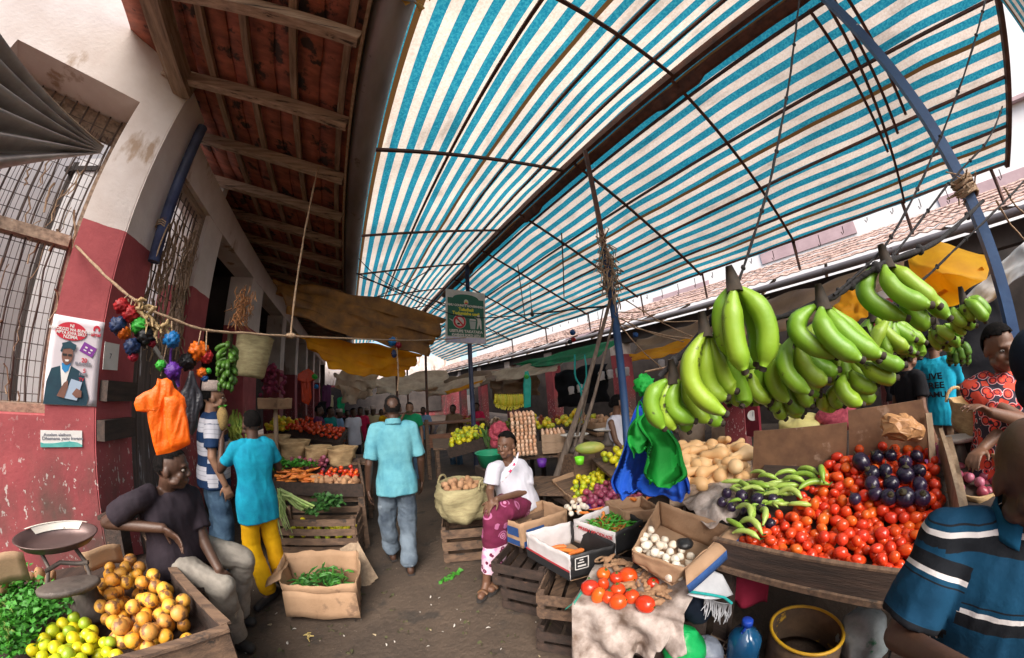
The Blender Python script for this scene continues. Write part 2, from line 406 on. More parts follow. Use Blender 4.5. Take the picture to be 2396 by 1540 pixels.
bk = MB(); wallbox(bk, -7, .6, -.02, 9, -3.6, -3.5); bk.build('inner_wall', M['white_wall'], lb)
# second barred window over a plank door, corridor side
b = MB()
for y in (2.79, 3.56): b.box((px - .10, y, 2.95), (.10, .08, 1.62))
for z in (2.18, 3.72): b.box((px - .10, 3.175, z), (.11, .69, .08))
w2 = b.build('window', M['old_wood'], lb)
b = MB()
for i in range(9): b.tube([(px - .08 + rr.uniform(-.01, .01), 2.85 + i * .085, 2.2 + .3 * k) for k in range(6)], .009, 5)
for k in range(9): b.tube([(px - .09, 2.8, 2.3 + .165 * k), (px - .09, 3.56, 2.3 + .165 * k)], .006, 4)
b.build('bars', M['grille'], w2)
b = MB()
for k in range(90):
    y = rr.uniform(2.8, 3.55); z = rr.uniform(2.3, 3.5); p0 = V(px - .04, y, z); pts = [p0]
    for j in range(6): pts.append(pts[-1] + V(rr.uniform(-.02, .03), rr.uniform(-.03, .03), -rr.uniform(.03, .1)))
    b.tube(pts, rr.uniform(.004, .012), 4)
b.build('twine', M['rope'], w2)
M['planks'] = mat('peeling_planks', (.17, .13, .115), (.085, .065, .06), 4, .85, .5, 30, (6, 6, .5), spots=((.70, .68, .72), 5.5, .615, (3, 3, .35)))
b = MB()
for i in range(8): b.box((px - .05 + .006 * (i % 2), 2.755 + .05 + i * .102, 1.08), (.04, .096, 2.14))
dr = b.build('door', M['planks'], lb)
b = MB(); b.bar((px - .022, 2.95, 2.18), (px - .022, 3.30, 1.98), .03, .045); b.build('batten', M['white'], dr)
b = MB()
for i, z in enumerate((1.72, 1.45)):
    b2 = MB(); b2.box((-1.862, 2.53 - .02 * i, z), (.07, .37, .145)); b2.jitter(.004, 7); b2.build('wall_bracket', M['dark_wood'], lb)
# blue down pipe in the corner
b = MB(); b.tube([(-1.83, 2.66, 4.25), (-1.82, 2.66, 2.78)], .052, 12)
dp = b.build('down_pipe', M['dark_blue_steel'], lb)
b = MB()
for z in (3.1, 3.12, 3.14): b.tube([V(-1.83 + .06 * math.cos(q), 2.66 + .06 * math.sin(q), z + .01 * math.sin(3 * q)) for q in [k * .7 for k in range(9)]], .007, 5)
b.tube([(-1.775, 2.655, 3.14), (-1.77, 2.62, 2.95), (-1.79, 2.63, 2.8)], .008, 5); b.build('rope_tie', M['rope'], dp)
# eaves: rafters, battens, tiles, fascia, gutter
rf = MB()
def rz(x): return 4.40 + .215 * (-1.9 - x)
def tilef(u, v):
    x = -2.45 + 2.23 * u; y = .55 + 24 * v
    return V(x + .03 * noise.noise(V(y * 3, u * 3, 0)), y, rz(x) + .13 + .012 * math.sin(y * 2 * math.pi / .21) + .01 * noise.noise(V(x * 4, y * 4, 0)))
for k in range(11):                                               # overlapping courses of clay tiles, each a step above the last
    x0 = -2.5 + k * .21
    rf.grid(lambda u, v, x0=x0: (x0 + .25 * u + .02 * noise.noise(V(v * 60, x0, 1)), .55 + 24 * v, rz(x0 + .25 * u) + .125 - .022 * u + .016 * abs(math.sin(v * 24 * math.pi / .22)) + .012 * noise.noise(V(x0 * 5, v * 80, 0))), 2, 230, thick=.014)
roof = rf.build('roof', M['tile'], lb)
for i in range(17):
    y = 1.33 + .825 * i if i else 1.33
    if i >= 1: y = 2.16 + .825 * (i - 1)
    b = MB(); w0 = .085 + .012 * math.sin(i * 5.1)
    b.bar((-2.3, y, rz(-2.3) - .02), (-.27, y + .02 * math.sin(i * 3), rz(-.27) - .02), w0, .11)
    b.jitter(.008, 5); b.build('rafter', M['old_wood_x'], roof)
for i, x in enumerate((-1.62, -1.22, -.80, -.36)):
    b = MB(); b.bar((x, .6, rz(x) + .065), (x, 22, rz(x) + .065), .055, .05); b.build('batten', M['old_wood'], roof)
b = MB(); b.bar((-1.93, .55, rz(-1.93) - .07), (-1.93, 2.30, rz(-1.93) - .07), .15, .16); b.build('wall_plate', M['old_wood'], roof)
b = MB(); b.bar((-.245, .55, 4.04), (-.245, 24, 4.04), .022, .20); b.build('fascia_board', M['pale_wood'], roof)
gt = MB()
gt.grid(lambda u, v: (-.105 - .125 * math.cos(math.pi * u), .85 + 23 * v + .02 * math.sin(9 * u) * (v < .01), 4.04 - .105 * math.sin(math.pi * u) - .004 * v * 20), 10, 40, thick=.004)
gut = gt.build('gutter', M['gutter'], roof)
for y in (3.2, 5.0, 5.5, 7.5, 9.5): b = MB(); b.tube([(-.105 - .13 * math.cos(math.pi * k / 8), y, 4.04 - .112 * math.sin(math.pi * k / 8)) for k in range(9)], .006, 5); b.build('strap', M['pale_wood'], gut)
b = MB()                                                          # dry leaves stuck in the gutter's end
for k in range(7):
    c = V(-.12 + .03 * k, .84 + .05 * (k % 3), 3.98 + .015 * (k % 2)); b.grid(lambda u, v, c=c, k=k: c + V(.05 * (u - .5) + .03 * v, -.02 * v, -.16 * v * (.6 + .1 * k) * (1 - abs(u - .5))), 4, 4, thick=.002)
M['dry_leaf'] = mat('dry_leaf', (.55, .30, .02), (.35, .16, .02), 9, .7, transl=.3)
tag(b.build('dry_leaves', M['dry_leaf']), 'yellowed dry leaves hanging over the near end of the grey gutter', 'leaves')

# corrugated sheet standing off the near window
P0, P1, P2 = at(238, 346, d=2.85), at(-40, 50, d=1.75), at(-40, 402, d=1.75)
b = MB()
def cor(u, v):
    a = P1.lerp(P2, v); c = P0 + V(0, 0, -.05 * v); nn = (P1 - P0).cross(P2 - P0).normalized()
    return a.lerp(c, u) + nn * (.045 * math.sin(v * 2 * math.pi * 5.5) * (1 - .75 * u) - .03 * math.sin(math.pi * u) * (1 - v))
b.grid(cor, 14, 66, thick=.003)
tag(b.build('corrugated_sheet', M['corrugated']), 'bent corrugated metal sheet propped out from the near barred window', 'metal sheet')
b = MB(); e0 = [cor(k / 8, 0) + V(0, 0, .012) for k in range(9)]; b.tube(e0, .014, 6); tag(b.build('wooden_lath', M['pale_wood']), 'thin pale lath along the top edge of the corrugated sheet', 'lath')

# --- striped canopy over the lane
can = thing('canopy', 'blue and white striped tarpaulin canopy on a rusty steel frame over the lane', 'canopy', (2.5, 2, 0))
RX, RZ = 2.5, 4.68
def sag(x, y): return -.022 * abs(math.sin(y * 1.6 + 1)) + .018 * noise.noise(V(x * 2, y * 1.3, 5)) + .008 * noise.noise(V(x * 7, y * 3, 5))
def lsheet(u, v):
    x = -.12 + (RX + .16) * u; y = -2.7 + 19 * v
    return V(x, y, 4.11 + (RZ - 4.11) * (x + .02) / (RX + .02) + .06 + sag(x, y) + (.015 if u > .97 else 0))
def rsheet(u, v):
    x = RX + .03 + 2.73 * u; y = -2.55 + 19 * v
    return V(x, y, RZ - .03 + (3.37 - 4.64) * (x - RX) / 2.7 + .05 + sag(x, y + 3))
b = MB(); b.grid(lsheet, 40, 150, band=lambda u, v: (RX + .16) * u * 1.03 - .12 + .02); b.build('tarp', M['tarp'], can)
b = MB(); b.grid(rsheet, 40, 150, band=lambda u, v: 2.73 * u * 1.105 + .02); b.build('tarp', M['tarp'], can)
def lz(x): return 4.11 + (RZ - 4.11) * (x + .02) / (RX + .02)
def rzz(x): return RZ - .03 + (3.37 - 4.64) * (x - RX) / 2.7
b = MB(); b.bar((RX, -2.6, RZ + .0), (RX, 16, RZ + .0), .06, .09); b.build('ridge_beam', M['rust'], can)
for x in (.82, 1.60, 2.14): b = MB(); b.bar((x, -2.6, lz(x) + .012), (x, 16, lz(x) + .012), .028, .028); b.build('purlin', M['rust'], can)
for x in (2.76, 3.43, 4.17, 4.72, 5.2): b = MB(); b.bar((x, -2.5, rzz(x) + .012), (x, 16, rzz(x) + .012), .028, .028); b.build('purlin', M['rust'], can)
for y in (-2.42, .60, 2.5, 4.4, 6.06, 7.9, 9.8, 12): b = MB(); b.bar((-.05, y, lz(-.05) - .018), (RX, y, RZ - .018), .032, .03); b.build('crossbar', M['rust'], can)
for y in (.56, 2.2, 3.65, 5.2, 7.0, 9, 11): b = MB(); b.bar((RX, y + .08, RZ - .05), (5.2, y - .08, rzz(5.2) - .018), .032, .03); b.build('crossbar', M['rust'], can)
b = MB(); b.bar((RX, -2.5, RZ - .05), (5.22, -2.5, rzz(5.22) - .018), .05, .04); b.build('crossbar', M['rust'], can)
for (xa, ya, za, xb, yb, zb) in ((2.5, -.93, 4.45, 5.2, -1.12, 3.36), (2.5, -.75, 4.3, 4.35, -1.02, 3.72), (2.5, -1.02, 4.6, 4.2, -1.18, 3.80), (2.5, -1.1, 4.5, 4.0, -1.3, 3.86)):
    b = MB(); b.bar((xa, ya, za), (xb, yb, zb), .026, .026); b.build('brace', M['rust'], can)
for (y, m, zt, rr_) in ((-.91, 'blue_steel', 4.66, .042), (2.05, 'blue_steel', 3.2, .042), (6.15, 'dark_blue_steel', 4.64, .05), (10.3, 'rust', 4.64, .045), (14, 'rust', 4.64, .045)):
    b = MB(); b.tube([(RX, y, -.02), (RX, y, zt)], rr_, 4 if y == -.91 else 10, smooth=(y != -.91)); ps = b.build('post', M[m], can)
    if y == 2.05:
        b = MB(); b.bar((RX, 2.05, 3.2), (RX - .02, 2.02, 4.64), .05, .05); b.build('post_extension', M['rust'], ps)
# bracing under the far bays
for (a, c) in (((.05, 5.9, 4.0), (2.5, 6.15, 3.55)), ((2.5, 6.1, 3.6), (5.1, 6.6, 3.3)), ((.1, 7.8, 4.05), (2.45, 8.4, 3.5)), ((.6, 6.05, 4.2), (1.8, 7.9, 4.5)), ((1.6, 6.06, 4.4), (.6, 7.9, 4.25)), ((2.5, 9.8, 3.6), (5, 10, 3.3)), ((3.2, 5.0, 4.3), (4.6, 7, 3.6)), ((3.2, 3.5, 4.3), (4.4, 5, 3.7))):
    b = MB(); b.tube([a, (Vector(a) + Vector(c)) / 2 + V(0, 0, -.06), c], .013, 6); b.build('brace', M['rust'], can)
for y in (-2.3, -1.1, .5, 2.1, 3.5, 5.1, 6.9, 8.9):
    b = MB(); b.bar((5.22, y, rzz(5.2)), (5.25, y + .02, 2.95), .03, .03); b.build('strut', M['rust'], can)
for i in range(26):                                               # wire hooks and torn ties along the eave
    b = MB(); y = -2.4 + i * .36; L = .10 + .07 * math.sin(i * 7.3); b.tube([(5.24, y, rzz(5.24)), (5.25, y + .01, rzz(5.24) - L), (5.27, y + .03, rzz(5.24) - L - .02), (5.26, y + .04, rzz(5.24) - L + .02)], .006, 5); b.build('hook', M['grille'], can)
b = MB(); b.grid(lambda u, v: (RX + .06 + .10 * u, -2.5 + 11 * v, RZ - .06 - .07 * u + .015 * noise.noise(V(v * 40, u, 3)) - (.05 * u if (v * 11) % 2.9 < .5 else 0)), 3, 120, thick=.004); b.build('ridge_flap', M['rust'], can)
# a second striped sheet beyond the near end
t0, t1, t2, t3 = at(2318, -30, d=4.2), at(2400, 84, d=4.2), at(2520, 60, d=4.4), at(2440, -80, d=4.4); b = MB(); b.grid(lambda u, v: t0.lerp(t1, u).lerp(t3.lerp(t2, u), v), 10, 8, band=lambda u, v: 1.6 * v)
tag(b.build('striped_tarp', M['tarp']), 'corner of a second striped tarp beyond the near end of the canopy', 'tarp')

# --- right building: arcade, gutter, tiled roof, white storey behind
rb = thing('arcade_building', 'low arcade with dusky red columns, tiled roof and pale gutter pipe', 'building', (6.5, 8, 0))
for y in (-6.2, -3.4, -.5, 2.3, 5.2, 8.25, 11.2, 14.2, 17.2, 20.2):
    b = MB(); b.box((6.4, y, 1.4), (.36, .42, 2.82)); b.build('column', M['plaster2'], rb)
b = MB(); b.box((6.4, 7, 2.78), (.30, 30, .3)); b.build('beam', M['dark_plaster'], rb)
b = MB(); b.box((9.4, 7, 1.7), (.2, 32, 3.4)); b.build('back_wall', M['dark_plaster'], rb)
b = MB()
for k in range(7):
    x0 = 5.86 + k * .30
    b.grid(lambda u, v, x0=x0: (x0 + .34 * u, -8 + 32 * v, 3.03 + .40 * (x0 + .34 * u - 5.86) + .03 * (1 - u) + .03 * abs(math.sin(v * 32 * math.pi / .2)) + .02 * noise.noise(V(x0 * 3, v * 90, 2))), 2, 330, thick=.02)
M['pale_tile'] = mat('pale_tile', (.58, .42, .36), (.28, .18, .15), 6, .9, .5, 25, (1, 3, 1), spots=((.12, .08, .07), 9, .55))
b.build('roof', M['pale_tile'], rb)
b = MB(); b.tube([(5.80, -8, 2.94), (5.80, 24, 2.94)], .06, 12); b.build('gutter', M['gutter'], rb)
for i in range(28): b = MB(); b.bar((5.85, -7.5 + 1.1 * i, 2.88), (7.4, -7.5 + 1.1 * i, 3.4), .05, .05); b.build('rafter', M['old_wood_x'], rb)
ub = thing('white_building', 'pale upper storey building standing behind the tiled arcade roof', 'building', (13, 6, 0))
b = MB(); b.box((13.5, 0, 6), (1, 60, 12)); b.build('wall', M['white_wall'], ub)
M['mauve'] = mat('mauve_paint', (.50, .36, .38), (.40, .28, .30), 2, .9)
for (y, z, L) in ((-5.5, 5.3, 3.4), (.8, 5.6, 3.6), (6.5, 5.2, 3), (13, 4.6, 4)):
    b = MB(); b.box((12.98, y, z), (.06, L, .5)); b.build('opening', M['mauve'], ub)
b = MB(); b.box((12.9, 0, 7.5), (.3, 60, .12)); b.build('cornice', M['mauve'], ub)
# far end of the lane: a low wall of shops
fb = thing('far_shops', 'row of dark shops with red walls closing the far end of the lane', 'building', (2.5, 26, 0))
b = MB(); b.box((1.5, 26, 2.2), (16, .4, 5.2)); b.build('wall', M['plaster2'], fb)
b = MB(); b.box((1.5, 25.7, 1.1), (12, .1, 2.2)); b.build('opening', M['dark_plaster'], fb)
# ================================================================== people
def skin_mat(name, c1, c2): return mat(name, c1, c2, 9, .5, .12, 90, sub=.0, spec=.45)
M['skin'] = skin_mat('dark_skin', (.085, .042, .027), (.058, .028, .018))
M['skin2'] = skin_mat('brown_skin', (.17, .085, .052), (.12, .058, .036))
M['skin3'] = skin_mat('light_brown_skin', (.30, .165, .105), (.23, .12, .075))
M['hair'] = mat('black_hair', (.012, .010, .010), (.004, .004, .004), 60, .95, .8, 220, spec=.08)
M['hairgrey'] = mat('short_greying_hair', (.022, .019, .018), (.008, .007, .007), 90, .95, .8, 240, spec=.1)
M['eye'] = mat('eye_white', (.22, .19, .17), rough=.4)
M['iris'] = mat('dark_iris', (.012, .007, .005), rough=.15)
M['lip'] = mat('lip', (.15, .055, .045), (.10, .04, .033), 30, .45)
def fabric(name, c1, c2, extra=None, sc=2.5, bm=.35, spots=None): return mat(name, c1, c2, sc, .85, bm, 14, spec=.2, extra=extra, spots=spots, bdist=.015)
def stripes(cols, period, base=None):
    """bands by the distance along torso or sleeve; cols = [(start fraction, colour)]"""
    def f(t, col):
        b = math_(t, 'FRACT', math_(t, 'DIVIDE', math_(t, 'ADD', attr(t), 20.0), period))
        return ramp(t, b, cols, True)
    return f
def limb(mb, a, b, ra, rb, n=12):
    a, b = Vector(a), Vector(b); d = b - a
    k = 5; mb.tube([a + d * (i / k) for i in range(k + 1)], [ra + (rb - ra) * i / k for i in range(k + 1)], n)
    mb.ell(a, (ra,) * 3, nu=n, nv=8); mb.ell(b, (rb,) * 3, nu=n, nv=8)
def hand(mb, w, d, n, s=1.0, curl=.5, side=1):
    """w wrist, d direction of the hand, n palm normal; thumb on the side given by side"""
    d = Vector(d).normalized(); n = Vector(n); n = (n - d * n.dot(d)).normalized(); sd = d.cross(n) * side; w = Vector(w)
    rot = Matrix((sd, d, n)).transposed()
    mb.ell(w + d * .045 * s, (.040 * s, .052 * s, .017 * s), rot, 12, 8)
    mb.ell(w + d * .075 * s, (.041 * s, .025 * s, .014 * s), rot, 12, 8)
    for i, L in enumerate((.92, 1.0, .94, .74)):
        o = (1.5 - i) * .0215 * s
        p = w + d * .088 * s + sd * o; fd = (d + sd * (.16 * (1.5 - i) * .6)).normalized(); c = curl * (.8 + .12 * i)
        for seg, r in ((.042, .0095), (.028, .0088), (.022, .0075)):
            fd2 = (fd * math.cos(c) + n * math.sin(c)).normalized(); q = p + fd2 * seg * L * s
            limb(mb, p, q, r * s, (r - .0008) * s, 8); p = q; fd = fd2; c = curl * .9
    p = w + d * .028 * s + sd * .034 * s; td = (d * .72 + sd * .62 + n * .25).normalized()
    q = p + td * .036 * s; limb(mb, p, q, .0125 * s, .0105 * s, 8); limb(mb, q, q + (td * .6 + d * .5 + n * .3).normalized() * .032 * s, .0105 * s, .008 * s, 8)
def loft(mb, rings, xa, n=26):
    """closed body through rings (centre, rx, ry); xa the sideways axis"""
    xa = Vector(xa).normalized(); vs = []; m = len(rings)
    for i, (c, rx, ry) in enumerate(rings):
        t = Vector(rings[min(i + 1, m - 1)][0]) - Vector(rings[max(i - 1, 0)][0]); t.normalize()
        x = (xa - t * xa.dot(t)).normalized(); y = t.cross(x)
        for k in range(n):
            q = 2 * math.pi * k / n; e = 2.5
            cq, sq = math.cos(q), math.sin(q)
            cq = math.copysign(abs(cq) ** (2 / e), cq); sq = math.copysign(abs(sq) ** (2 / e), sq)
            vs.append(Vector(c) + x * rx * cq + y * ry * sq)
    fs = [(i * n + k, i * n + (k + 1) % n, (i + 1) * n + (k + 1) % n, (i + 1) * n + k) for i in range(m - 1) for k in range(n)]
    fs += [tuple(reversed(range(n))), tuple((m - 1) * n + k for k in range(n))]
    mb.add(vs, fs, 0, True)
def catm(P, k):
    out = []
    for i in range(len(P) - 1):
        p0, p1, p2, p3 = P[max(i - 1, 0)], P[i], P[i + 1], P[min(i + 2, len(P) - 1)]
        for j in range(k):
            t = j / k
            out.append([.5 * (2 * b + (c - a) * t + (2 * a - 5 * b + 4 * c - d) * t * t + (3 * b - a - 3 * c + d) * t ** 3) for a, b, c, d in zip(p0, p1, p2, p3)])
    out.append(list(P[-1])); return out
def wrinkle(mb, amt, f=(9, 9, 4), seed=0.0):
    nv = [Vector((0, 0, 0)) for _ in mb.v]
    for fc in mb.f:
        q = (mb.v[fc[2]] - mb.v[fc[0]]).cross(mb.v[fc[-1]] - mb.v[fc[1]])
        for i in fc: nv[i] += q
    for i, p in enumerate(mb.v):
        a = V(p.x * f[0] + seed, p.y * f[1], p.z * f[2] + p.x * 5)
        h = noise.noise(a) + .5 * (1 - abs(noise.noise(a * 2.3 + V(7, 3, seed)))) - .3
        if nv[i].length > 1e-12: mb.v[i] = p + nv[i].normalized() * amt * h
    return mb
def figure(label, loc, az, H=1.7, J=None, skin='skin', shirt=None, legs=None, hair='short', hairm='hair', hat=None, shoes='dark', look=None, vox=.008, eyes=False, belly=1.0, cat='person', curl=.45, handL=None, handR=None, group=None, pitch=0):
    """az: facing, clockwise from +Y. J: overrides in world coordinates. The body is one skin; hair and clothes are its children."""
    loc = Vector(loc); s = H / 1.7; fx = V(math.sin(R_(az)), math.cos(R_(az)), 0); rx = V(fx.y, -fx.x, 0); up = V(0, 0, 1)
    def L(r, f, z): return rx * r * s + fx * f * s + up * z * s
    D = dict(pelvis=L(0, 0, .93), waist=L(0, .01, 1.08), chest=L(0, .005, 1.28), neck=L(0, -.01, 1.445), head=L(0, .02, 1.585))
    for k, sg in (('L', -1), ('R', 1)):
        D.update({'sh' + k: L(.172 * sg, -.01, 1.385), 'el' + k: L(.225 * sg, -.04, 1.10), 'wr' + k: L(.235 * sg, .05, .86), 'hip' + k: L(.092 * sg, 0, .91), 'kn' + k: L(.10 * sg, .025, .50), 'an' + k: L(.105 * sg, -.02, .085), 'toe' + k: L(.12 * sg, .15, .035)})
    J = dict(J or {})
    for k, p in J.items(): D[k] = Vector(p) - loc
    if 'pelvis' in J and 'hipL' not in J:
        xa0 = D['shR'] - D['shL']; xa0.z = 0; xa0.normalize()
        D['hipL'] = D['pelvis'] - xa0 * .09 * s; D['hipR'] = D['pelvis'] + xa0 * .09 * s
    if 'pelvis' in J or 'neck' in J:
        if 'waist' not in J: D['waist'] = D['pelvis'].lerp(D['neck'], .32)
        if 'chest' not in J: D['chest'] = D['pelvis'].lerp(D['neck'], .66)
    root = thing('person', label, cat, loc, group)
    xa = (D['shR'] - D['shL']).normalized()
    lk = R_(look if look is not None else az); hy = V(math.sin(lk), math.cos(lk), 0)
    hx = V(hy.y, -hy.x, 0); hz = up
    if pitch: q = Matrix.Rotation(R_(pitch), 3, hx); hy = q @ hy; hz = q @ hz
    HR = Matrix((hx, hy, hz)).transposed(); hc = D['head']
    def hd(x, y, z): return hc + HR @ (V(x, y, z) * s)
    b = MB()
    def he(c, r, nu=14, nv=9): b.ell(hd(*c), [q * s for q in r], HR, nu, nv)
    he((0, -.008, .022), (.077, .096, .096), 20, 14); he((0, .024, -.045), (.059, .066, .075), 18, 12); he((0, .052, -.098), (.030, .028, .022))
    limb(b, hd(0, .088, .008), hd(0, .105, -.030), .010 * s, .013 * s, 8); he((0, .100, -.036), (.021, .014, .012)); he((0, .079, .020), (.052, .018, .012))
    for sg in (-1, 1):
        he((.036 * sg, .062, -.036), (.026, .024, .026)); he((.077 * sg, -.008, -.018), (.011, .021, .032)); he((.055 * sg, .03, -.07), (.02, .035, .02))
    he((0, .088, -.067), (.027, .015, .0085)); he((0, .084, -.081), (.022, .014, .009))
    limb(b, D['neck'] + up * -.03, hd(0, -.02, -.06), .056 * s, .052 * s)
    nk = D['neck']
    loft(b, [(D['pelvis'] - (D['waist'] - D['pelvis']) * .5, .13 * s, .09 * s), (D['pelvis'], .155 * s, .11 * s), (D['waist'], .135 * s, .10 * s), (D['chest'], .155 * s, .11 * s), (nk - (nk - D['chest']) * .3, .13 * s, .08 * s), (nk, .06 * s, .055 * s)], xa)
    for k, sg in (('L', -1), ('R', 1)):
        limb(b, D['sh' + k], D['el' + k], .046 * s, .037 * s); limb(b, D['el' + k], D['wr' + k], .038 * s, .027 * s)
        limb(b, D['sh' + k], nk - up * .04 * s, .046 * s, .05 * s)
        hs = handL if k == 'L' else handR
        fa = (D['wr' + k] - D['el' + k]).normalized()
        if hs is None: hand(b, D['wr' + k], fa * .8 - up * .4, -xa * sg + fx * .1, s * .98, curl, -sg if True else sg)
        else: hand(b, D['wr' + k], hs[0], hs[1], s * .98, hs[2] if len(hs) > 2 else curl, hs[3] if len(hs) > 3 else -sg)
        limb(b, D['hip' + k], D['kn' + k], .080 * s, .052 * s); limb(b, D['kn' + k], D['an' + k], .052 * s, .036 * s)
        an, to = D['an' + k], D['toe' + k]; fd = (to - an); fd.z = 0; fd.normalize()
        hl = V(an.x, an.y, to.z) - fd * .03 * s
        limb(b, an, hl + up * .01, .038 * s, .034 * s); limb(b, hl, to, .034 * s, .030 * s); limb(b, an, hl.lerp(to, .6), .034 * s, .03 * s)
    body = remesh(b, vox, 4); bo = body.build('body', M[skin], root, local=True)
    # hair
    if hair in ('short', 'bald', 'puff', 'wrap', 'hood', 'back'):
        h = MB(); ex = dict(short=.006, bald=.004, puff=.018, back=.012, hood=.02, wrap=.02)[hair] * s
        if hair == 'hood':
            h.ell(hd(0, -.012, .0), [q * s + ex for q in (.080, .098, .112)], HR, 22, 16); h.ell(hd(0, -.02, -.12), [q * s for q in (.105, .10, .10)], HR, 20, 12)
        else:
            o2 = MB(); o2.ell((0, 0, 0), (1, 1, 1), None, 30, 22)
            R3 = [.077 * s + ex, .096 * s + ex, .096 * s + ex]; vs = []; keep = {}
            for p in o2.v:
                q = V(p.x * R3[0], p.y * R3[1], p.z * R3[2])
                line = .03 + .035 * max(0, q.y / (.1 * s)) if q.y > -.02 * s else -.055
                if hair == 'bald': ok = q.z > line * s and not (q.y < 0 and (q.x / .046) ** 2 + ((q.z - .036) / .040) ** 2 < 1)
                else: ok = q.z > line * s + .004 * noise.noise(p * 8)
                vs.append((hc + HR @ (q + V(0, -.008, .022) * s), ok))
            fs = [f for f in o2.f if all(vs[i][1] for i in f)]
            inner = [hc + HR @ (V(p.x * R3[0] * .9, p.y * R3[1] * .9, p.z * R3[2] * .9) + V(0, -.008, .022) * s) for p in o2.v]
            h.add([v for v, _ in vs], fs, 0, True)
            if hair in ('puff', 'back'): h.ell(hd(0, -.105, .0 if hair == 'back' else .05), [q * s for q in (.05, .04, .05)], HR, 12, 8)
            h.add(inner, [f[::-1] for f in fs], 0, True)
        h.build('hair' if hair != 'hood' else 'headscarf', M[hairm], root, local=True)
    if hat == 'kufi':
        h = MB(); h.lathe([(.088 * s, 0), (.090 * s, .03 * s), (.084 * s, .088 * s), (.07 * s, .094 * s), (0, .096 * s)], 26, hd(0, -.012, .055), HR, sy=1.12); h.build('cap', M['kufi'], root, local=True)
    if eyes:
        for sg in (-1, 1):
            e = MB(); e.ell(hd(.031 * sg, .0765, -.004), [q * s for q in (.0135, .011, .0085)], HR, 12, 8); eo = e.build('eye', M['eye'], root, local=True)
            e = MB(); e.ell(hd(.031 * sg, .0845, -.004), [q * s for q in (.0062, .0045, .0062)], HR, 10, 6); e.build('iris', M['iris'], eo, local=True)
    # upper garment
    if shirt:
        g = MB(); lo = shirt.get('len', .10); e = shirt.get('loose', .018); by = belly
        dn = (D['pelvis'] - D['waist']).normalized()
        hem = D['pelvis'] + dn * lo
        rows = [(hem, (.180 + e) * s, (.118 + e) * s * by), (D['pelvis'], (.176 + e) * s, (.124 + e) * s * by), (D['waist'], (.148 + e) * s, (.110 + e) * s * by), (D['chest'], (.172 + e * .7) * s, (.118 + e * .6) * s), (nk - (nk - D['chest']) * .33, (.165) * s, .095 * s), (nk - (nk - D['chest']) * .08, .085 * s, .07 * s), (nk + (nk - D['chest']) * .07, .060 * s, .058 * s)]
        flat = catm([list(c) + [a, d2] for c, a, d2 in rows], 3)
        loft(g, [(V(*q[:3]), q[3], q[4]) for q in flat], xa)
        sv = shirt.get('sleeve', .62)
        for k in ('L', 'R'):
            a, c = D['sh' + k], D['el' + k]
            if sv > 0:
                limb(g, a.lerp(nk, .35), a, .062 * s, .066 * s); endp = a.lerp(c, min(sv, 1))
                g.tube([a.lerp(endp, i / 5) for i in range(6)], [(.066 + (.060 if sv <= 1 else .052) * i / 5 - .066 * i / 5 + e * .5 * i / 5) * s for i in range(6)], 16)
                if sv > 1: limb(g, c, c.lerp(D['wr' + k], sv - 1), .052 * s, .045 * s)
            else: limb(g, a.lerp(nk, .45), a.lerp(nk, .12) - up * .02, .05 * s, .05 * s)
        gm = remesh(g, max(vox, .009), 3); wrinkle(gm, shirt.get('wr', .012) * s, seed=loc.x * 3)
        ax = (nk - hem).normalized(); cv = []
        for fc in gm.f:                                            # sleeve or torso is settled per face, so the bands meet in a clean seam
            c0 = sum((gm.v[i] for i in fc), V(0, 0, 0)) / len(fc); slv = None
            for k in ('L', 'R'):
                a, c = D['sh' + k], D['el' + k]; dv = (c - a).normalized(); t = (c0 - a).dot(dv); dist = ((c0 - a) - dv * t).length
                if t > .03 and dist < .092 * s and abs((c0 - hem).dot(xa)) > .15 * s: slv = (a, dv)
            cv += [(5.0 + (gm.v[i] - slv[0]).dot(slv[1])) if slv else (gm.v[i] - hem).dot(ax) for i in fc]
        gm.corner = cv; gm.hasb = True
        so_ = gm.build(shirt.get('name', 'shirt'), M[shirt['mat']], root, local=True)
        if shirt.get('collar'):
            c = MB(); nn = (nk - D['chest']).normalized(); fwd = xa.cross(nn) * -1
            if fwd.dot(fx) < 0: fwd = -fwd
            pts = []
            for q in range(15):
                an_ = R_(25 + 310 * q / 14); pts.append((math.sin(an_), math.cos(an_)))
            def cf(u, v):
                an_ = R_(18 + 324 * u); r_ = (.064 + .017 * (1 - v)) * s
                return nk + nn * ((-.012 + .05 * v - .02 * math.cos(an_)) * s) + xa * math.sin(an_) * r_ + fwd * math.cos(an_) * r_ * .95
            c.grid(cf, 22, 4, thick=.004); c.build('collar', M[shirt.get('collar')], so_, local=True)
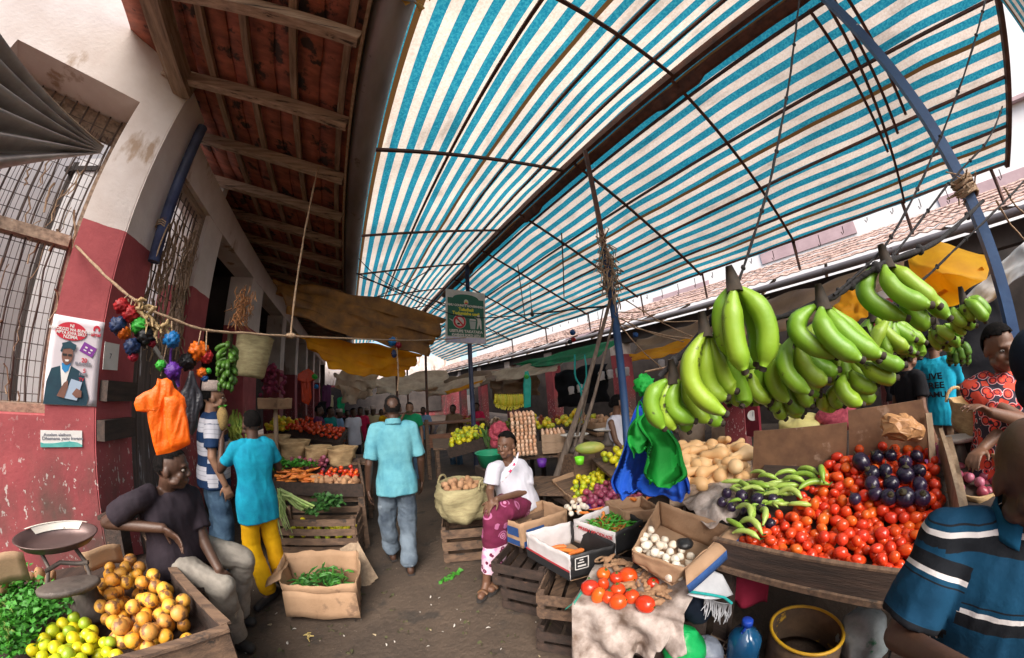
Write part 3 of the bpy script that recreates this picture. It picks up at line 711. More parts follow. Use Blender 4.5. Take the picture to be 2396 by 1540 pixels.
    if legs:
        g = MB(); e = legs.get('loose', .016); kind = legs.get('kind', 'trousers')
        if kind == 'skirt':
            hemz = legs['hem']; kmid = (D['knL'] + D['knR']) / 2; amid = (D['anL'] + D['anR']) / 2
            hem = kmid.lerp(amid, hemz); sp = (D['knR'] - D['knL']).length / 2; W0 = legs.get('w', .13)
            rows = [(hem, W0 * s + sp * .5, W0 * .85 * s), (kmid.lerp(amid, hemz * .5), W0 * s + sp * .5, W0 * .85 * s), (kmid + up * .0, W0 * s + sp * .8, W0 * .85 * s), (kmid.lerp(D['pelvis'], .5), (W0 * .6 + .07) * s + sp * .4, .11 * s), (D['pelvis'], .165 * s, .125 * s), (D['pelvis'].lerp(D['waist'], .5), .14 * s, .10 * s)]
            flat = catm([list(c) + [a, d2] for c, a, d2 in rows], 3); loft(g, [(V(*q[:3]), q[3], q[4]) for q in flat], xa)
        else:
            g.ell(D['pelvis'] - up * .02, [(.150 + e * .6) * s, (.112 + e * .6) * s * belly, .12 * s], Matrix((xa, up.cross(xa), up)).transposed(), 18, 12)
            g.ell(D['pelvis'].lerp(D['waist'], .35), [(.135 + e * .4) * s, (.100 + e * .4) * s * belly, .09 * s], Matrix((xa, up.cross(xa), up)).transposed(), 18, 12)
            for k in ('L', 'R'):
                limb(g, D['hip' + k] * 1.0, D['kn' + k], (.082 + e * .6) * s, (.066 + e) * s)
                if kind == 'trousers':
                    en = D['kn' + k].lerp(D['an' + k], legs.get('end', .97))
                    g.tube([D['kn' + k].lerp(en, i / 6) for i in range(7)], [(.066 + e - (.010 if i < 5 else .004) * i / 6) * s for i in range(7)], 16)
                    g.ell(en, [(.055 + e) * s, (.06 + e) * s, .03 * s])
        gm = remesh(g, max(vox, .009), 3); wrinkle(gm, legs.get('wr', .014) * s, (8, 8, 9), loc.y)
        if kind == 'skirt':
            kz = (D['knL'] + D['knR']) / 2; gm.b = [min(1.0, max(-1, (kz.z - p.z))) for p in gm.v]; gm.hasb = True
        gm.build('skirt' if kind == 'skirt' else 'trousers', M[legs['mat']], root, local=True)
    if shoes:
        for k in ('L', 'R'):
            an, to = D['an' + k], D['toe' + k]; fd = (to - an); fd.z = 0; fd.normalize(); sd2 = V(fd.y, -fd.x, 0)
            c = MB(); hl = V(an.x, an.y, to.z) - fd * .06 * s
            if shoes == 'sandal':
                poly = [(-.03, 0), (-.038, .08), (-.042, .19), (-.02, .245), (.015, .25), (.042, .19), (.036, .08), (.03, 0)]
                Mf = frame(hl - up * (.034 * s), sd2, fd); c.prism([(x * s, y * s) for x, y in poly], .018 * s, Mf); sb = c.build('sandal', M['dark_rubber'], root, local=True)
                c = MB(); c.tube([hl + fd * .15 * s + sd2 * .042 * s * q + up * (.03 * s * (1 - q * q)) for q in (-1, -.6, -.2, .2, .6, 1)], .008 * s, 6, flat=2.2); c.build('strap', M['leather'], sb, local=True)
            else:
                g2 = MB(); limb(g2, hl + fd * .02 * s + up * .012 * s, to, .042 * s, .037 * s); limb(g2, hl + up * .03 * s, an - up * .01, .045 * s, .042 * s); g2 = remesh(g2, .008, 2); g2.build('shoe', M['shoe_' + shoes] if ('shoe_' + shoes) in M else M['dark_rubber'], root, local=True)
    return root, D
M['dark_rubber'] = mat('dark_rubber', (.02, .018, .018), (.035, .03, .028), 20, .7)
M['leather'] = mat('brown_leather', (.17, .08, .035), (.10, .045, .02), 20, .6)
M['kufi'] = mat('woven_cap', (.55, .45, .41), (.38, .30, .27), 70, .9, .6, 160)
M['denim'] = fabric('blue_denim', (.075, .135, .21), (.03, .06, .11), sc=5, spots=((.22, .30, .38), 4, .60))
M['grey_denim'] = fabric('washed_jeans', (.15, .19, .235), (.055, .075, .105), sc=4, spots=((.30, .35, .40), 3.2, .60))
M['khaki'] = fabric('dusty_khaki', (.33, .30, .26), (.17, .15, .13), sc=5, spots=((.46, .40, .31), 5, .62))
M['yellow_cloth'] = fabric('yellow_track_cloth', (.72, .40, .004), (.55, .27, .004), sc=3)
M['cyan_polo'] = fabric('pale_cyan_polo', (.15, .41, .48), (.085, .28, .36), sc=6)
M['cyan_tee'] = fabric('cyan_tee', (.010, .33, .48), (.006, .20, .33), sc=7)
M['charcoal_tee'] = fabric('charcoal_tee', (.030, .022, .030), (.016, .012, .017), sc=5)
M['white_tee'] = fabric('white_tee', (.68, .68, .76), (.56, .55, .63), sc=3)
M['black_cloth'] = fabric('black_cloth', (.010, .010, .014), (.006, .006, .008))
M['navy_hood'] = fabric('navy_hood', (.008, .014, .028), (.005, .008, .016))
M['brown_cotton'] = fabric('brown_cotton', (.22, .14, .09), (.14, .09, .055))
M['pink_tee'] = fabric('crimson_tee', (.60, .02, .09), (.42, .015, .06))
M['green_tee'] = fabric('green_tee', (.012, .33, .14), (.01, .22, .09))
M['teal_cloth'] = fabric('teal_cloth', (.01, .22, .21), (.008, .14, .14))
M['sky_cloth'] = fabric('pale_blue_cloth', (.25, .40, .60), (.17, .29, .47))
M['cream_cloth'] = fabric('cream_cloth', (.52, .46, .28), (.40, .34, .20))
M['purple_cloth'] = fabric('purple_cloth', (.12, .03, .10), (.07, .02, .06))
NB = (.010, .030, .085)
M['striped_tee'] = fabric('navy_grey_stripe', (.5, .5, .5), (.4, .4, .4), extra=stripes([(0, NB), (.44, (.46, .46, .52)), (.62, (.30, .31, .37)), (.65, (.46, .46, .52)), (.80, (.30, .31, .37)), (.83, (.46, .46, .52))], .215))
TB = (.004, .046, .098); BK = (.008, .010, .014); WT = (.62, .60, .60)
M['polo_stripe'] = fabric('teal_striped_polo', (.004, .050, .108), (.003, .032, .074), extra=lambda t, col: (lambda b: mix(t, col, mix(t, ramp(t, b, [(0, BK), (.17, WT), (.245, TB), (.31, BK), (.335, TB), (.92, TB), (.965, BK)], True), (0, 0, 0), 0.0), ramp(t, b, [(0, 1), (.335, 0), (.955, 1)], True)))(math_(t, 'FRACT', math_(t, 'DIVIDE', math_(t, 'ADD', attr(t), 20.03), .165))))
M['teal_collar'] = fabric('teal_collar', (.008, .10, .21), (.006, .07, .15))
def floral(name, c_bg, cols, sc):
    m, t, p, out = _nodes(name)
    tc = t.nodes.new('ShaderNodeTexCoord'); v = t.nodes.new('ShaderNodeTexVoronoi'); v.inputs['Scale'].default_value = sc
    t.links.new(tc.outputs['Object'], v.inputs['Vector'])
    rings = ramp(t, v.outputs['Distance'], cols, True)
    rnd_ = t.nodes.new('ShaderNodeSeparateColor'); t.links.new(v.outputs['Color'], rnd_.inputs[0])
    col = mix(t, rings, c_bg, math_(t, 'GREATER_THAN', rnd_.outputs[0], .74))
    t.links.new(col, p.inputs['Base Color']); p.inputs['Roughness'].default_value = .85; bump(t, p, nz(t, 14), .3, .015); return m, t, p, col
m_, t_, p_, c_up = floral('plum_print', (.14, .008, .045), [(0, (.50, .19, .34)), (.10, (.16, .01, .05)), (.16, (.52, .22, .36)), (.24, (.18, .012, .06)), (.33, (.40, .12, .25)), (.42, (.13, .008, .04))], 9)
v2 = t_.nodes.new('ShaderNodeTexVoronoi'); v2.inputs['Scale'].default_value = 17; tc_ = t_.nodes.new('ShaderNodeTexCoord'); t_.links.new(tc_.outputs['Object'], v2.inputs['Vector'])
lowr = ramp(t_, v2.outputs['Distance'], [(0, (.50, .2, .34)), (.12, (.13, .006, .045)), (.34, (.72, .50, .62)), (.8, (.70, .28, .50))], True)
t_.links.new(mix(t_, c_up, lowr, math_(t_, 'GREATER_THAN', attr(t_), .27)), p_.inputs['Base Color']); M['plum_print'] = m_
M['red_print'] = floral('red_black_print', (.70, .075, .04), [(0, (.62, .10, .05)), (.2, (.75, .06, .035)), (.36, (.012, .010, .016)), (.46, (.62, .04, .05)), (.55, (.62, .55, .56)), (.60, (.03, .02, .04))], 21)[0]
M['white_pink_print'] = floral('white_pink_print', (.85, .7, .76), [(0, (.62, .03, .12)), (.25, (.85, .72, .78)), (.8, (.80, .5, .6))], 16)[0]

# --- the seated stall keeper, right elbow on the stall corner
sm_J = dict(pelvis=at(418, 1288, d=2.42), neck=at(390, 1140, d=2.40), head=at(402, 1094, d=2.34), shL=at(446, 1160, d=2.48), shR=at(322, 1170, d=2.28),
            elR=at(250, 1222, d=2.40), wrR=at(380, 1236, d=2.20), elL=at(478, 1268, d=2.36), wrL=at(512, 1332, d=2.20),
            knR=at(518, 1376, d=2.18), anR=at(550, 1484, d=2.34), toeR=at(584, 1512, d=2.26), knL=at(566, 1306, d=2.46), anL=at(556, 1428, d=2.60), toeL=at(585, 1440, d=2.55))
sm_J['toeR'].z = .04; sm_J['toeL'].z = .04; sm_J['anR'].z = .10; sm_J['anL'].z = .10
figure('man in charcoal tee and dusty khaki trousers sitting with elbow on stall corner', (sm_J['pelvis'].x, sm_J['pelvis'].y, 0), 105, 1.76, sm_J, 'skin', dict(mat='charcoal_tee', len=.10, sleeve=.72), dict(mat='khaki', loose=.016), hair='short', look=80, vox=.0065, eyes=True, pitch=-4,
       handR=(at(432, 1272, d=2.16) - sm_J['wrR'], V(.3, -.5, -.8), .35, 1), handL=(V(.2, -.2, -1), V(-.3, .3, 0), .4))
q = sm_J['pelvis']; b = MB(); b.box((q.x, q.y + .02, .30), (.40, .40, .58)); b.box((q.x, q.y + .02, .605), (.44, .44, .03)); tag(b.build('wooden_stool', M['dark_wood']), 'dark wooden box seat under the man in charcoal tee', 'stool')
# --- man in striped shirt and woven cap
st = at(507, 1180, d=3.55); stl = (st.x, st.y, 0)
figure('man in navy and grey striped tee and woven cap beside the black bag', stl, 58, 1.82, dict(elL=V(st.x + .14, st.y + .22, 1.12), wrL=V(st.x + .30, st.y + .10, 1.12)), 'skin3', dict(mat='striped_tee', len=.13, sleeve=.75), dict(mat='denim', loose=.024), hair='short', hat='kufi', look=66, vox=.008, eyes=True)
# --- boy in cyan tee and yellow trousers
by = V(-.87, 2.86, 0)
figure('boy in cyan tee and yellow track trousers with green stripe, seen from behind', by, -38, 1.60, dict(elL=V(by.x - .30, by.y + .02, 1.10), wrL=V(by.x - .33, by.y + .16, 1.33), pelvis=V(by.x, by.y, .875), hipL=V(by.x - .055, by.y - .04, .84), hipR=V(by.x + .055, by.y + .04, .84), shL=V(by.x - .115, by.y - .08, 1.30), shR=V(by.x + .115, by.y + .08, 1.30), elR=V(by.x + .17, by.y + .18, 1.08), wrR=V(by.x + .05, by.y + .38, 1.12), anL=V(by.x + .02, by.y - .16, .09), toeL=V(by.x - .06, by.y - .30, .035), anR=V(by.x + .10, by.y + .03, .09)), 'skin', dict(mat='cyan_tee', len=.20, sleeve=.66, loose=.008), dict(mat='yellow_cloth', loose=.014, wr=.010), hair='short', vox=.008)
# --- man walking away
wk = V(.37, 2.92, 0); fz = V(math.sin(R_(6)), math.cos(R_(6)), 0)
figure('man in pale cyan polo and washed jeans walking away, bald patch on his crown', wk, 6, 1.715, dict(knL=wk + V(-.115, .12, .50), anL=wk + V(-.10, .20, .12), toeL=wk + V(-.11, .36, .05), knR=wk + V(.07, .03, .49), anR=wk + V(.02, -.10, .10), toeR=wk + V(.03, .06, .035), elL=wk + V(-.245, -.04, 1.10), wrL=wk + V(-.265, .04, .85), elR=wk + V(.24, -.02, 1.10), wrR=wk + V(.26, .10, .86)), 'skin', dict(mat='cyan_polo', len=.14, sleeve=.86, loose=.010, wr=.014, collar='cyan_polo'), dict(mat='grey_denim', loose=.018, wr=.018), hair='bald', hairm='hairgrey', shoes='sandal', vox=.0075, belly=1.1)
# --- seated woman in white tee
wm = dict(pelvis=at(1212, 1172, d=2.80), neck=at(1190, 1078, d=2.80), head=at(1184, 1040, d=2.74), shR=at(1155, 1098, d=2.66), shL=at(1232, 1104, d=2.86), elR=at(1146, 1150, d=2.60), wrR=at(1150, 1172, d=2.42), elL=at(1232, 1150, d=2.74), wrL=at(1163, 1168, d=2.44),
          knR=at(1152, 1204, d=2.42), anR=at(1136, 1340, d=2.40), toeR=at(1122, 1372, d=2.28), knL=at(1176, 1200, d=2.44), anL=at(1164, 1340, d=2.46), toeL=at(1150, 1378, d=2.36))
wm['toeR'].z = .045; wm['toeL'].z = .045; wm['anR'].z = .10; wm['anL'].z = .10
figure('woman in white tee and plum patterned skirt sitting beside the woven basket', (wm['pelvis'].x, wm['pelvis'].y, 0), 222, 1.64, wm, 'skin2', dict(mat='white_tee', len=.08, sleeve=.70, loose=.03), dict(mat='plum_print', kind='skirt', hem=.86, w=.085), hair='back', look=238, vox=.0065, eyes=True, shoes='sandal', handR=(V(-.35, .1, -.9), V(.3, .3, 0), .5), handL=(V(-1, -.2, -.4), V(0, .2, -1), .4), belly=1.1)
b = MB(); k0 = wm['pelvis']; b.box((k0.x + .03, k0.y + .05, .29), (.40, .40, .56)); tag(b.build('wooden_stool', M['crate_wood']), 'wooden box seat under the woman in white tee', 'stool')
b = MB(); sh = at(1200, 1094, d=2.62); b.grid(lambda u, v: sh + V(-.15 * v + .06 * u, -.05 * v - .03 * math.sin(math.pi * v) - .02 * u, .04 - .13 * v + .085 * u * (1 - .3 * v) + .012 * math.sin(9 * u + 4 * v)), 8, 10, thick=.006)
tag(b.build('printed_scarf', M['white_pink_print']), 'white and pink scarf over the shoulder of the woman in white tee', 'scarf')
# --- stall man in the near right corner
fm = dict(head=at(2416, 1108, d=1.09), neck=at(2398, 1218, d=1.10), pelvis=V(1.09, -.40, .74), shR=at(2215, 1252, d=1.06), shL=V(1.02, -.60, 1.22), elR=at(2102, 1492, d=.97), wrR=at(2290, 1590, d=.80), elL=V(.93, -.70, .94), wrL=V(.78, -.52, .90), hipL=V(1.07, -.50, .70), hipR=V(1.07, -.32, .70), knR=V(.72, -.24, .62), knL=V(.70, -.56, .62), anR=V(.74, -.2, .12), anL=V(.70, -.5, .12), toeR=V(.60, -.16, .04), toeL=V(.56, -.45, .04))
figure('bald man in teal polo with black and white stripes at the near right corner', (1.09, -.40, 0), 278, 1.74, fm, 'skin', dict(mat='polo_stripe', len=.08, sleeve=.82, loose=.024, wr=.016, collar='teal_collar'), dict(mat='brown_cotton'), hair=None, look=262, vox=.0065, eyes=True, pitch=-4)
b = MB(); b.box((1.12, -.40, .31), (.38, .38, .62)); tag(b.build('wooden_stool', M['crate_wood']), 'wooden box seat under the bald man in teal striped polo', 'stool')
# --- woman in red print, behind the onion baskets
rw = at(2345, 900, d=2.62); rl = V(rw.x, rw.y, 0)
figure('woman in red and black printed dress and pearl earring, arms over the baskets', rl, 268, 1.70, dict(head=at(2338, 812, d=2.55), neck=at(2362, 868, d=2.62), elR=at(2392, 985, d=2.45), wrR=at(2318, 965, d=2.30), elL=at(2340, 1010, d=2.5), wrL=at(2298, 1050, d=2.36)), 'skin2', dict(mat='red_print', len=.05, sleeve=.55, loose=.04, name='dress_top'), dict(mat='red_print', kind='skirt', hem=.5), hair='back', look=258, pitch=-10, vox=.0075, eyes=True, handR=(at(2285, 948, d=2.25) - at(2318, 965, d=2.30), V(0, 0, -1), .5), handL=(at(2285, 1062, d=2.3) - at(2298, 1050, d=2.36), V(0, 0, -1), .6))
# --- person in a dark hood at the right edge
hp = at(2485, 835, d=1.95); figure('person in dark navy hood standing at the right edge', (hp.x, hp.y, 0), 202, 1.62, dict(head=at(2436, 838, d=1.95)), 'skin', dict(mat='navy_hood', len=.3, sleeve=1.8), dict(mat='navy_hood'), hair='hood', hairm='navy_hood', vox=.011)
# --- two shoppers behind the tomato stall
kp = at(2196, 900, d=4.5); figure('slim person in cyan tee with dark lettering and brown trousers, seen from behind', (kp.x, kp.y, 0), 118, 1.72, dict(elR=V(kp.x + .16, kp.y - .25, 1.12), wrR=V(kp.x + .3, kp.y - .22, .92)), 'skin2', dict(mat='cyan_tee', len=.14, sleeve=.7, loose=.008), dict(mat='brown_cotton', loose=.015), vox=.010)
kr = [o for o in COL.objects if o.get('label', '').startswith('slim person in cyan')][0]; kb = V(-.88, .47, 0)
for tx_, z_, s_ in (('LIVE', 1.30, .085), ('FREE', 1.21, .085), ('LAMU', 1.12, .075)): text_mb(tx_, s_, frame(V(kp.x, kp.y, z_) + kb * .150, V(-.47, -.88, 0), (0, 0, 1)), .002, 1.2, .004).build('lettering', M['black_cloth'], kr)
tm = None
f4 = frame(V(kp.x, kp.y, 0) + V(-.165, .05, 1.32), (-.30, -.95, 0), (0, 0, 1))
b = MB()
bp = at(2128, 900, d=4.1); figure('person in black tee half hidden behind the green bananas', (bp.x, bp.y, 0), 150, 1.66, None, 'skin2', dict(mat='black_cloth', len=.12), dict(mat='purple_cloth'), vox=.011)
tk = at(1440, 968, d=4.1); figure('woman in white sleeveless top sitting beyond the weighing scales', (tk.x, tk.y, 0), 120, 1.62, dict(pelvis=V(tk.x, tk.y, .82), neck=at(1440, 972, d=4.1), head=at(1446, 944, d=4.1), shR=at(1430, 990, d=3.95), shL=at(1452, 985, d=4.25), elR=at(1440, 1030, d=3.9), wrR=at(1462, 1060, d=3.9), elL=at(1460, 1030, d=4.3), wrL=at(1475, 1060, d=4.2), knR=V(tk.x + .3, tk.y - .4, .75), anR=V(tk.x + .3, tk.y - .4, .3), toeR=V(tk.x + .4, tk.y - .5, .25), knL=V(tk.x + .4, tk.y - .2, .75), anL=V(tk.x + .4, tk.y - .2, .3), toeL=V(tk.x + .5, tk.y - .3, .25)), 'skin2', dict(mat='white_tee', sleeve=0, len=.08), dict(mat='brown_cotton'), hair='back', look=112, vox=.010)
# --- shoppers far down the lane
GZ = -.42
for (lb_, px_, py_, d, az_, H_, sm_, lm_, sk_, ht_) in (
        ('person in crimson tee and sand trousers far down the lane', 843, 955, 9.2, 200, 1.70, 'pink_tee', 'cream_cloth', 'skin', None),
        ('person in cream shirt, dark trousers and white cap far down the lane', 873, 955, 9.6, 190, 1.72, 'cream_cloth', 'black_cloth', 'skin', 'kufi'),
        ('person in green tee facing the camera beyond the walking man', 958, 945, 6.6, 196, 1.74, 'green_tee', 'denim', 'skin3', None),
        ('person in teal robe beside the red tomatoes of the left stalls', 772, 955, 7.6, 120, 1.68, 'teal_cloth', 'teal_cloth', 'skin', None),
        ('person in pale blue shirt bending over the far left stall', 793, 962, 9.0, 110, 1.62, 'sky_cloth', 'black_cloth', 'skin', 'kufi'),
        ('person in dark purple clothes beside the cream shirted shopper', 892, 960, 10.4, 185, 1.68, 'purple_cloth', 'purple_cloth', 'skin', None),
        ('person in black clothes at the back of the left stalls', 812, 962, 11.0, 170, 1.68, 'black_cloth', 'black_cloth', 'skin', None),
        ('person in white shirt and black skirt by the far left tables', 826, 958, 8.4, 150, 1.66, 'white_tee', 'black_cloth', 'skin', None),
        ('person in yellow top walking towards the camera in the far lane', 905, 955, 8.8, 188, 1.66, 'yellow_cloth', 'denim', 'skin', None),
        ('person in pale blue top beside the thin rusty post', 990, 955, 9.5, 220, 1.70, 'sky_cloth', 'brown_cotton', 'skin', None),
        ('person in brown shirt beyond the sign post', 1060, 950, 8.0, 230, 1.68, 'brown_cotton', 'denim', 'skin', None),
        ('person in purple wrap at the left shop fronts', 745, 952, 7.2, 100, 1.64, 'purple_cloth', 'plum_print', 'skin', None),
        ('person in cream shirt and woven cap at the far left tables', 858, 958, 12.0, 160, 1.72, 'cream_cloth', 'khaki', 'skin', 'kufi'),
        ('person in crimson top among the right arcade tables', 1115, 945, 8.6, 250, 1.68, 'pink_tee', 'black_cloth', 'skin', None)):
    q = at(px_, py_, d=d); z0 = q.z - H_ + .03; J_ = None
    if 'green' in lb_: J_ = dict(elR=V(q.x - .34, q.y - .18, z0 + 1.22), wrR=V(q.x - .16, q.y - .22, z0 + 1.52))
    figure(lb_, (q.x, q.y, z0), az_, H_, J_, sk_, dict(mat=sm_, len=.2), dict(mat=lm_), hat=ht_, vox=.014)
# ================================================================== produce
def inpoly(x, y, P):
    c = False; n = len(P)
    for i in range(n):
        x1, y1, x2, y2 = P[i][0], P[i][1], P[i - 1][0], P[i - 1][1]
        if (y1 > y) != (y2 > y) and x < (x2 - x1) * (y - y1) / (y2 - y1) + x1: c = not c
    return c
def heap(P, n, r, base, limit, seed=1, avoid=(), k=.92):
    """drop n balls of radius r inside the polygon P; each rests on the floor or on those below it"""
    rg = random.Random(seed); xs = [p[0] for p in P]; ys = [p[1] for p in P]; out = []
    for _ in range(n * 60):
        if len(out) >= n: break
        x = rg.uniform(min(xs), max(xs)); y = rg.uniform(min(ys), max(ys))
        if not inpoly(x, y, P): continue
        if any((x - a) ** 2 + (y - b_) ** 2 < q * q for a, b_, q in avoid): continue
        z = (base(x, y) if callable(base) else base) + r; ok = True
        for (a, b_, c) in out:
            d2 = (x - a) ** 2 + (y - b_) ** 2
            if d2 < 4 * r * r:
                if d2 < (.75 * r) ** 2 : ok = False; break
                z = max(z, c + math.sqrt(4 * r * r - d2) * k)
        if ok and z < (limit(x, y) if callable(limit) else limit): out.append((x, y, z))
    return out
def pxpoly(pts, z): return [tuple(at(a, b, z=z)[:2]) for a, b in pts]
def meshes(name, mb_fn, n, m): return [mb_fn(i).mesh(name, m) for i in range(n)]
def scatter(name, me, pts, label, cat, group, seed=1, tilt=9, sc=(.88, 1.12), squash=0):
    rg = random.Random(seed); out = []
    for (x, y, z) in pts:
        s = rg.uniform(*sc); e = (rg.uniform(-tilt, tilt), rg.uniform(-tilt, tilt), rg.uniform(0, 6.3))
        out.append(mobj(name, rg.choice(me), (x, y, z), e, s, label, cat, group))
    return out
M['tomato'] = mat('tomato_skin', (.60, .05, .012), (.66, .10, .02), 6, .16, rnd=[(.60, .025, .012), (.52, .018, .012), (.66, .075, .012), (.70, .14, .015), (.62, .05, .012), (.56, .02, .016)], spec=.5)
M['orange_fruit'] = mat('mottled_orange_skin', (.72, .32, .03), (.60, .26, .05), 22, .5, .15, 60, rnd=[(.74, .34, .02), (.66, .27, .03), (.76, .42, .04), (.52, .24, .06), (.70, .36, .06)], spots=((.20, .095, .04), 24, .53))
M['lime'] = mat('lime_skin', (.50, .55, .02), (.62, .55, .02), 8, .35, .1, 120, rnd=[(.66, .58, .012), (.42, .55, .02), (.72, .60, .015), (.10, .26, .02), (.58, .60, .02), (.74, .56, .012)])
M['green_leaf'] = mat('herb_leaf', (.075, .34, .03), (.035, .18, .02), 30, .6, rnd=None, transl=.25)
M['leaf_light'] = mat('pale_leaf', (.30, .42, .10), (.16, .30, .05), 30, .6, transl=.25)
M['carrot'] = mat('carrot_skin', (.72, .20, .03), (.55, .14, .025), 30, .5, .2, 70, rnd=[(.72, .21, .03), (.62, .16, .03), (.75, .27, .05)])
M['onion'] = mat('red_onion_skin', (.26, .04, .09), (.36, .08, .14), 14, .35, rnd=[(.24, .03, .08), (.38, .08, .16), (.30, .05, .07), (.46, .16, .24), (.20, .03, .06)])
M['potato'] = mat('potato_skin', (.42, .23, .12), (.30, .16, .09), 12, .8, .2, 60, rnd=[(.44, .24, .12), (.36, .19, .10), (.48, .28, .16)])
M['garlic'] = mat('garlic_skin', (.78, .70, .58), (.62, .52, .42), 22, .6, .2, 60, rnd=[(.80, .74, .64), (.68, .60, .50), (.78, .66, .52)])
M['egg'] = mat('brown_egg', (.62, .33, .19), (.70, .42, .27), 20, .4, rnd=[(.66, .36, .21), (.58, .29, .16), (.74, .47, .31), (.80, .58, .42)])
M['squash'] = mat('butternut_skin', (.72, .46, .22), (.62, .36, .16), 6, .5, .1, 30, rnd=[(.74, .48, .23), (.66, .40, .18), (.78, .55, .30)])
M['eggplant'] = mat('eggplant_skin', (.012, .008, .022), (.03, .018, .05), 5, .22, rnd=[(.010, .007, .018), (.03, .016, .045), (.018, .012, .03)])
M['pepper'] = mat('long_green_pepper', (.34, .50, .08), (.22, .40, .05), 7, .3, rnd=[(.36, .52, .09), (.24, .42, .04), (.44, .55, .14)])
M['ginger'] = mat('ginger_root', (.38, .22, .12), (.24, .13, .07), 16, .85, .4, 60)
M['stalk'] = mat('dark_stalk', (.06, .05, .02), (.03, .025, .012), 20, .8)
M['calyx'] = mat('calyx_green', (.06, .16, .02), (.03, .09, .015), 20, .7)
def ball(i, r=(1, 1, 1), bumps=.02, dim=.06):
    b = MB(); b.ell((0, 0, 0), r, nu=16, nv=11); rg = random.Random(i * 7 + 1)
    for k, p in enumerate(b.v):
        q = 1 + bumps * noise.noise(p * 1.7 + V(i * 5, 0, 0))
        if p.z > .75 * r[2]: q -= dim * (p.z / r[2] - .75) * 4
        b.v[k] = p * q
    return b
def scaled(b, s):
    b.v = [p * s for p in b.v]; return b
me_tom = meshes('tomato', lambda i: scaled(ball(i, ((1, 1, .92), (.86, .86, 1.2), (1.02, 1.0, .85), (.9, .9, 1.08))[i], .05), .0265), 4, M['tomato'])
me_ora = meshes('orange', lambda i: scaled(ball(i, (1, 1, .95), .06, .03), .036), 3, M['orange_fruit'])
me_lim = meshes('lime', lambda i: scaled(ball(i, (1, 1, 1.1), .04, -.05), .0275), 3, M['lime'])
me_oni = meshes('onion', lambda i: scaled(ball(i, (1, 1, .9), .05, -.16), .029), 3, M['onion'])
me_pot = meshes('potato', lambda i: scaled(ball(i, ((1.3, .95, .85), (1.1, 1, .8), (1.5, .9, .85))[i], .14, 0), .036), 3, M['potato'])
def carrot_mb(i, L=.15):
    b = MB(); n = 9; rg = random.Random(i); bx_ = rg.uniform(-.02, .02)
    b.tube([(bx_ * math.sin(k / n * 3.1), L * (k / n - .5), 0) for k in range(n + 1)], [.006] + [.019 * (1 - .72 * (k / n) ** 1.2) * (1 + .06 * math.sin(k * 5 + i)) for k in range(1, n)] + [.003], 10)
    return b
me_car = meshes('carrot', carrot_mb, 3, M['carrot'])
def leafy(b, c, n, size, rg, spread, up=.5, mi=0, stem=False):
    """many small curled leaf blades"""
    for _ in range(n):
        p = Vector(c) + V(rg.gauss(0, spread[0]), rg.gauss(0, spread[1]), abs(rg.gauss(0, spread[2])))
        a = rg.uniform(0, 6.3); d = V(math.cos(a), math.sin(a), rg.uniform(-.4, up)).normalized(); s = d.orthogonal().normalized(); s = Matrix.Rotation(rg.uniform(-1, 1), 3, d) @ V(-d.y, d.x, 0).normalized() if abs(d.z) < .95 else s
        L = size * rg.uniform(.6, 1.3); wd = L * rg.uniform(.32, .5); nn = d.cross(s)
        b.add([p, p + d * L * .4 + s * wd + nn * .1 * L, p + d * L * .45 - nn * .06 * L, p + d * L * .4 - s * wd + nn * .1 * L, p + d * L - nn * .25 * L], [(0, 1, 2), (0, 2, 3), (1, 4, 2), (2, 4, 3)], mi, True)

# ---------------------------------------------------------------- left stall: tray against the chamfered wall
C0, C1 = at(527, 1466, z=.72), at(338, 1250, z=.72)
dl = V(-.80, -.60, 0); C3 = C1 + dl * 1.25; C2 = C0 + V(-.86, -.51, 0) * 1.3
st_ = thing('produce_stall', 'dark wooden corner stall holding oranges, limes and herbs under the barred window', 'stall', (-1.5, 1.4, 0))
b = MB(); zz = V(0, 0, 1)
def board(a, c, h0, h1, t, name, m, par):
    q = MB(); q.bar((a[0], a[1], (h0 + h1) / 2), (c[0], c[1], (h0 + h1) / 2), t, h1 - h0, (0, 0, 1)); q.jitter(.003, 6); return q.build(name, M[m], par)
board(C0, C1, .52, .72, .03, 'side_board', 'dark_wood', st_); 
board(C0 + V(.01, -.005, 0), C2, .44, .715, .03, 'front_board', 'crate_wood', st_)
board(C0 * 1.0 + V(.006, .0, 0), C1, .722, .738, .045, 'side_rail', 'crate_wood', st_); board(C0 + V(.02, -.016, 0), C2, .717, .735, .045, 'front_rail', 'crate_wood', st_)
b = MB(); b.add([C0 - zz * .14, C1 - zz * .14, C3 - zz * .14, C2 - zz * .14, C0 - zz * .17, C1 - zz * .17, C3 - zz * .17, C2 - zz * .17], [(0, 1, 2, 3), (7, 6, 5, 4), (0, 3, 7, 4), (0, 4, 5, 1), (1, 5, 6, 2), (2, 6, 7, 3)]); b.build('tray_bottom', M['dark_wood'], st_)
for p in (C0 + V(-.05, .03, 0), C1 + V(-.03, -.06, 0), C3, C2):
    b = MB(); b.box((p.x, p.y, .28), (.07, .07, .56)); b.build('leg', M['dark_wood'], st_)
board(C0 + V(-.02, -.02, 0), C2, .06, .42, .025, 'apron', 'crate_wood', st_)
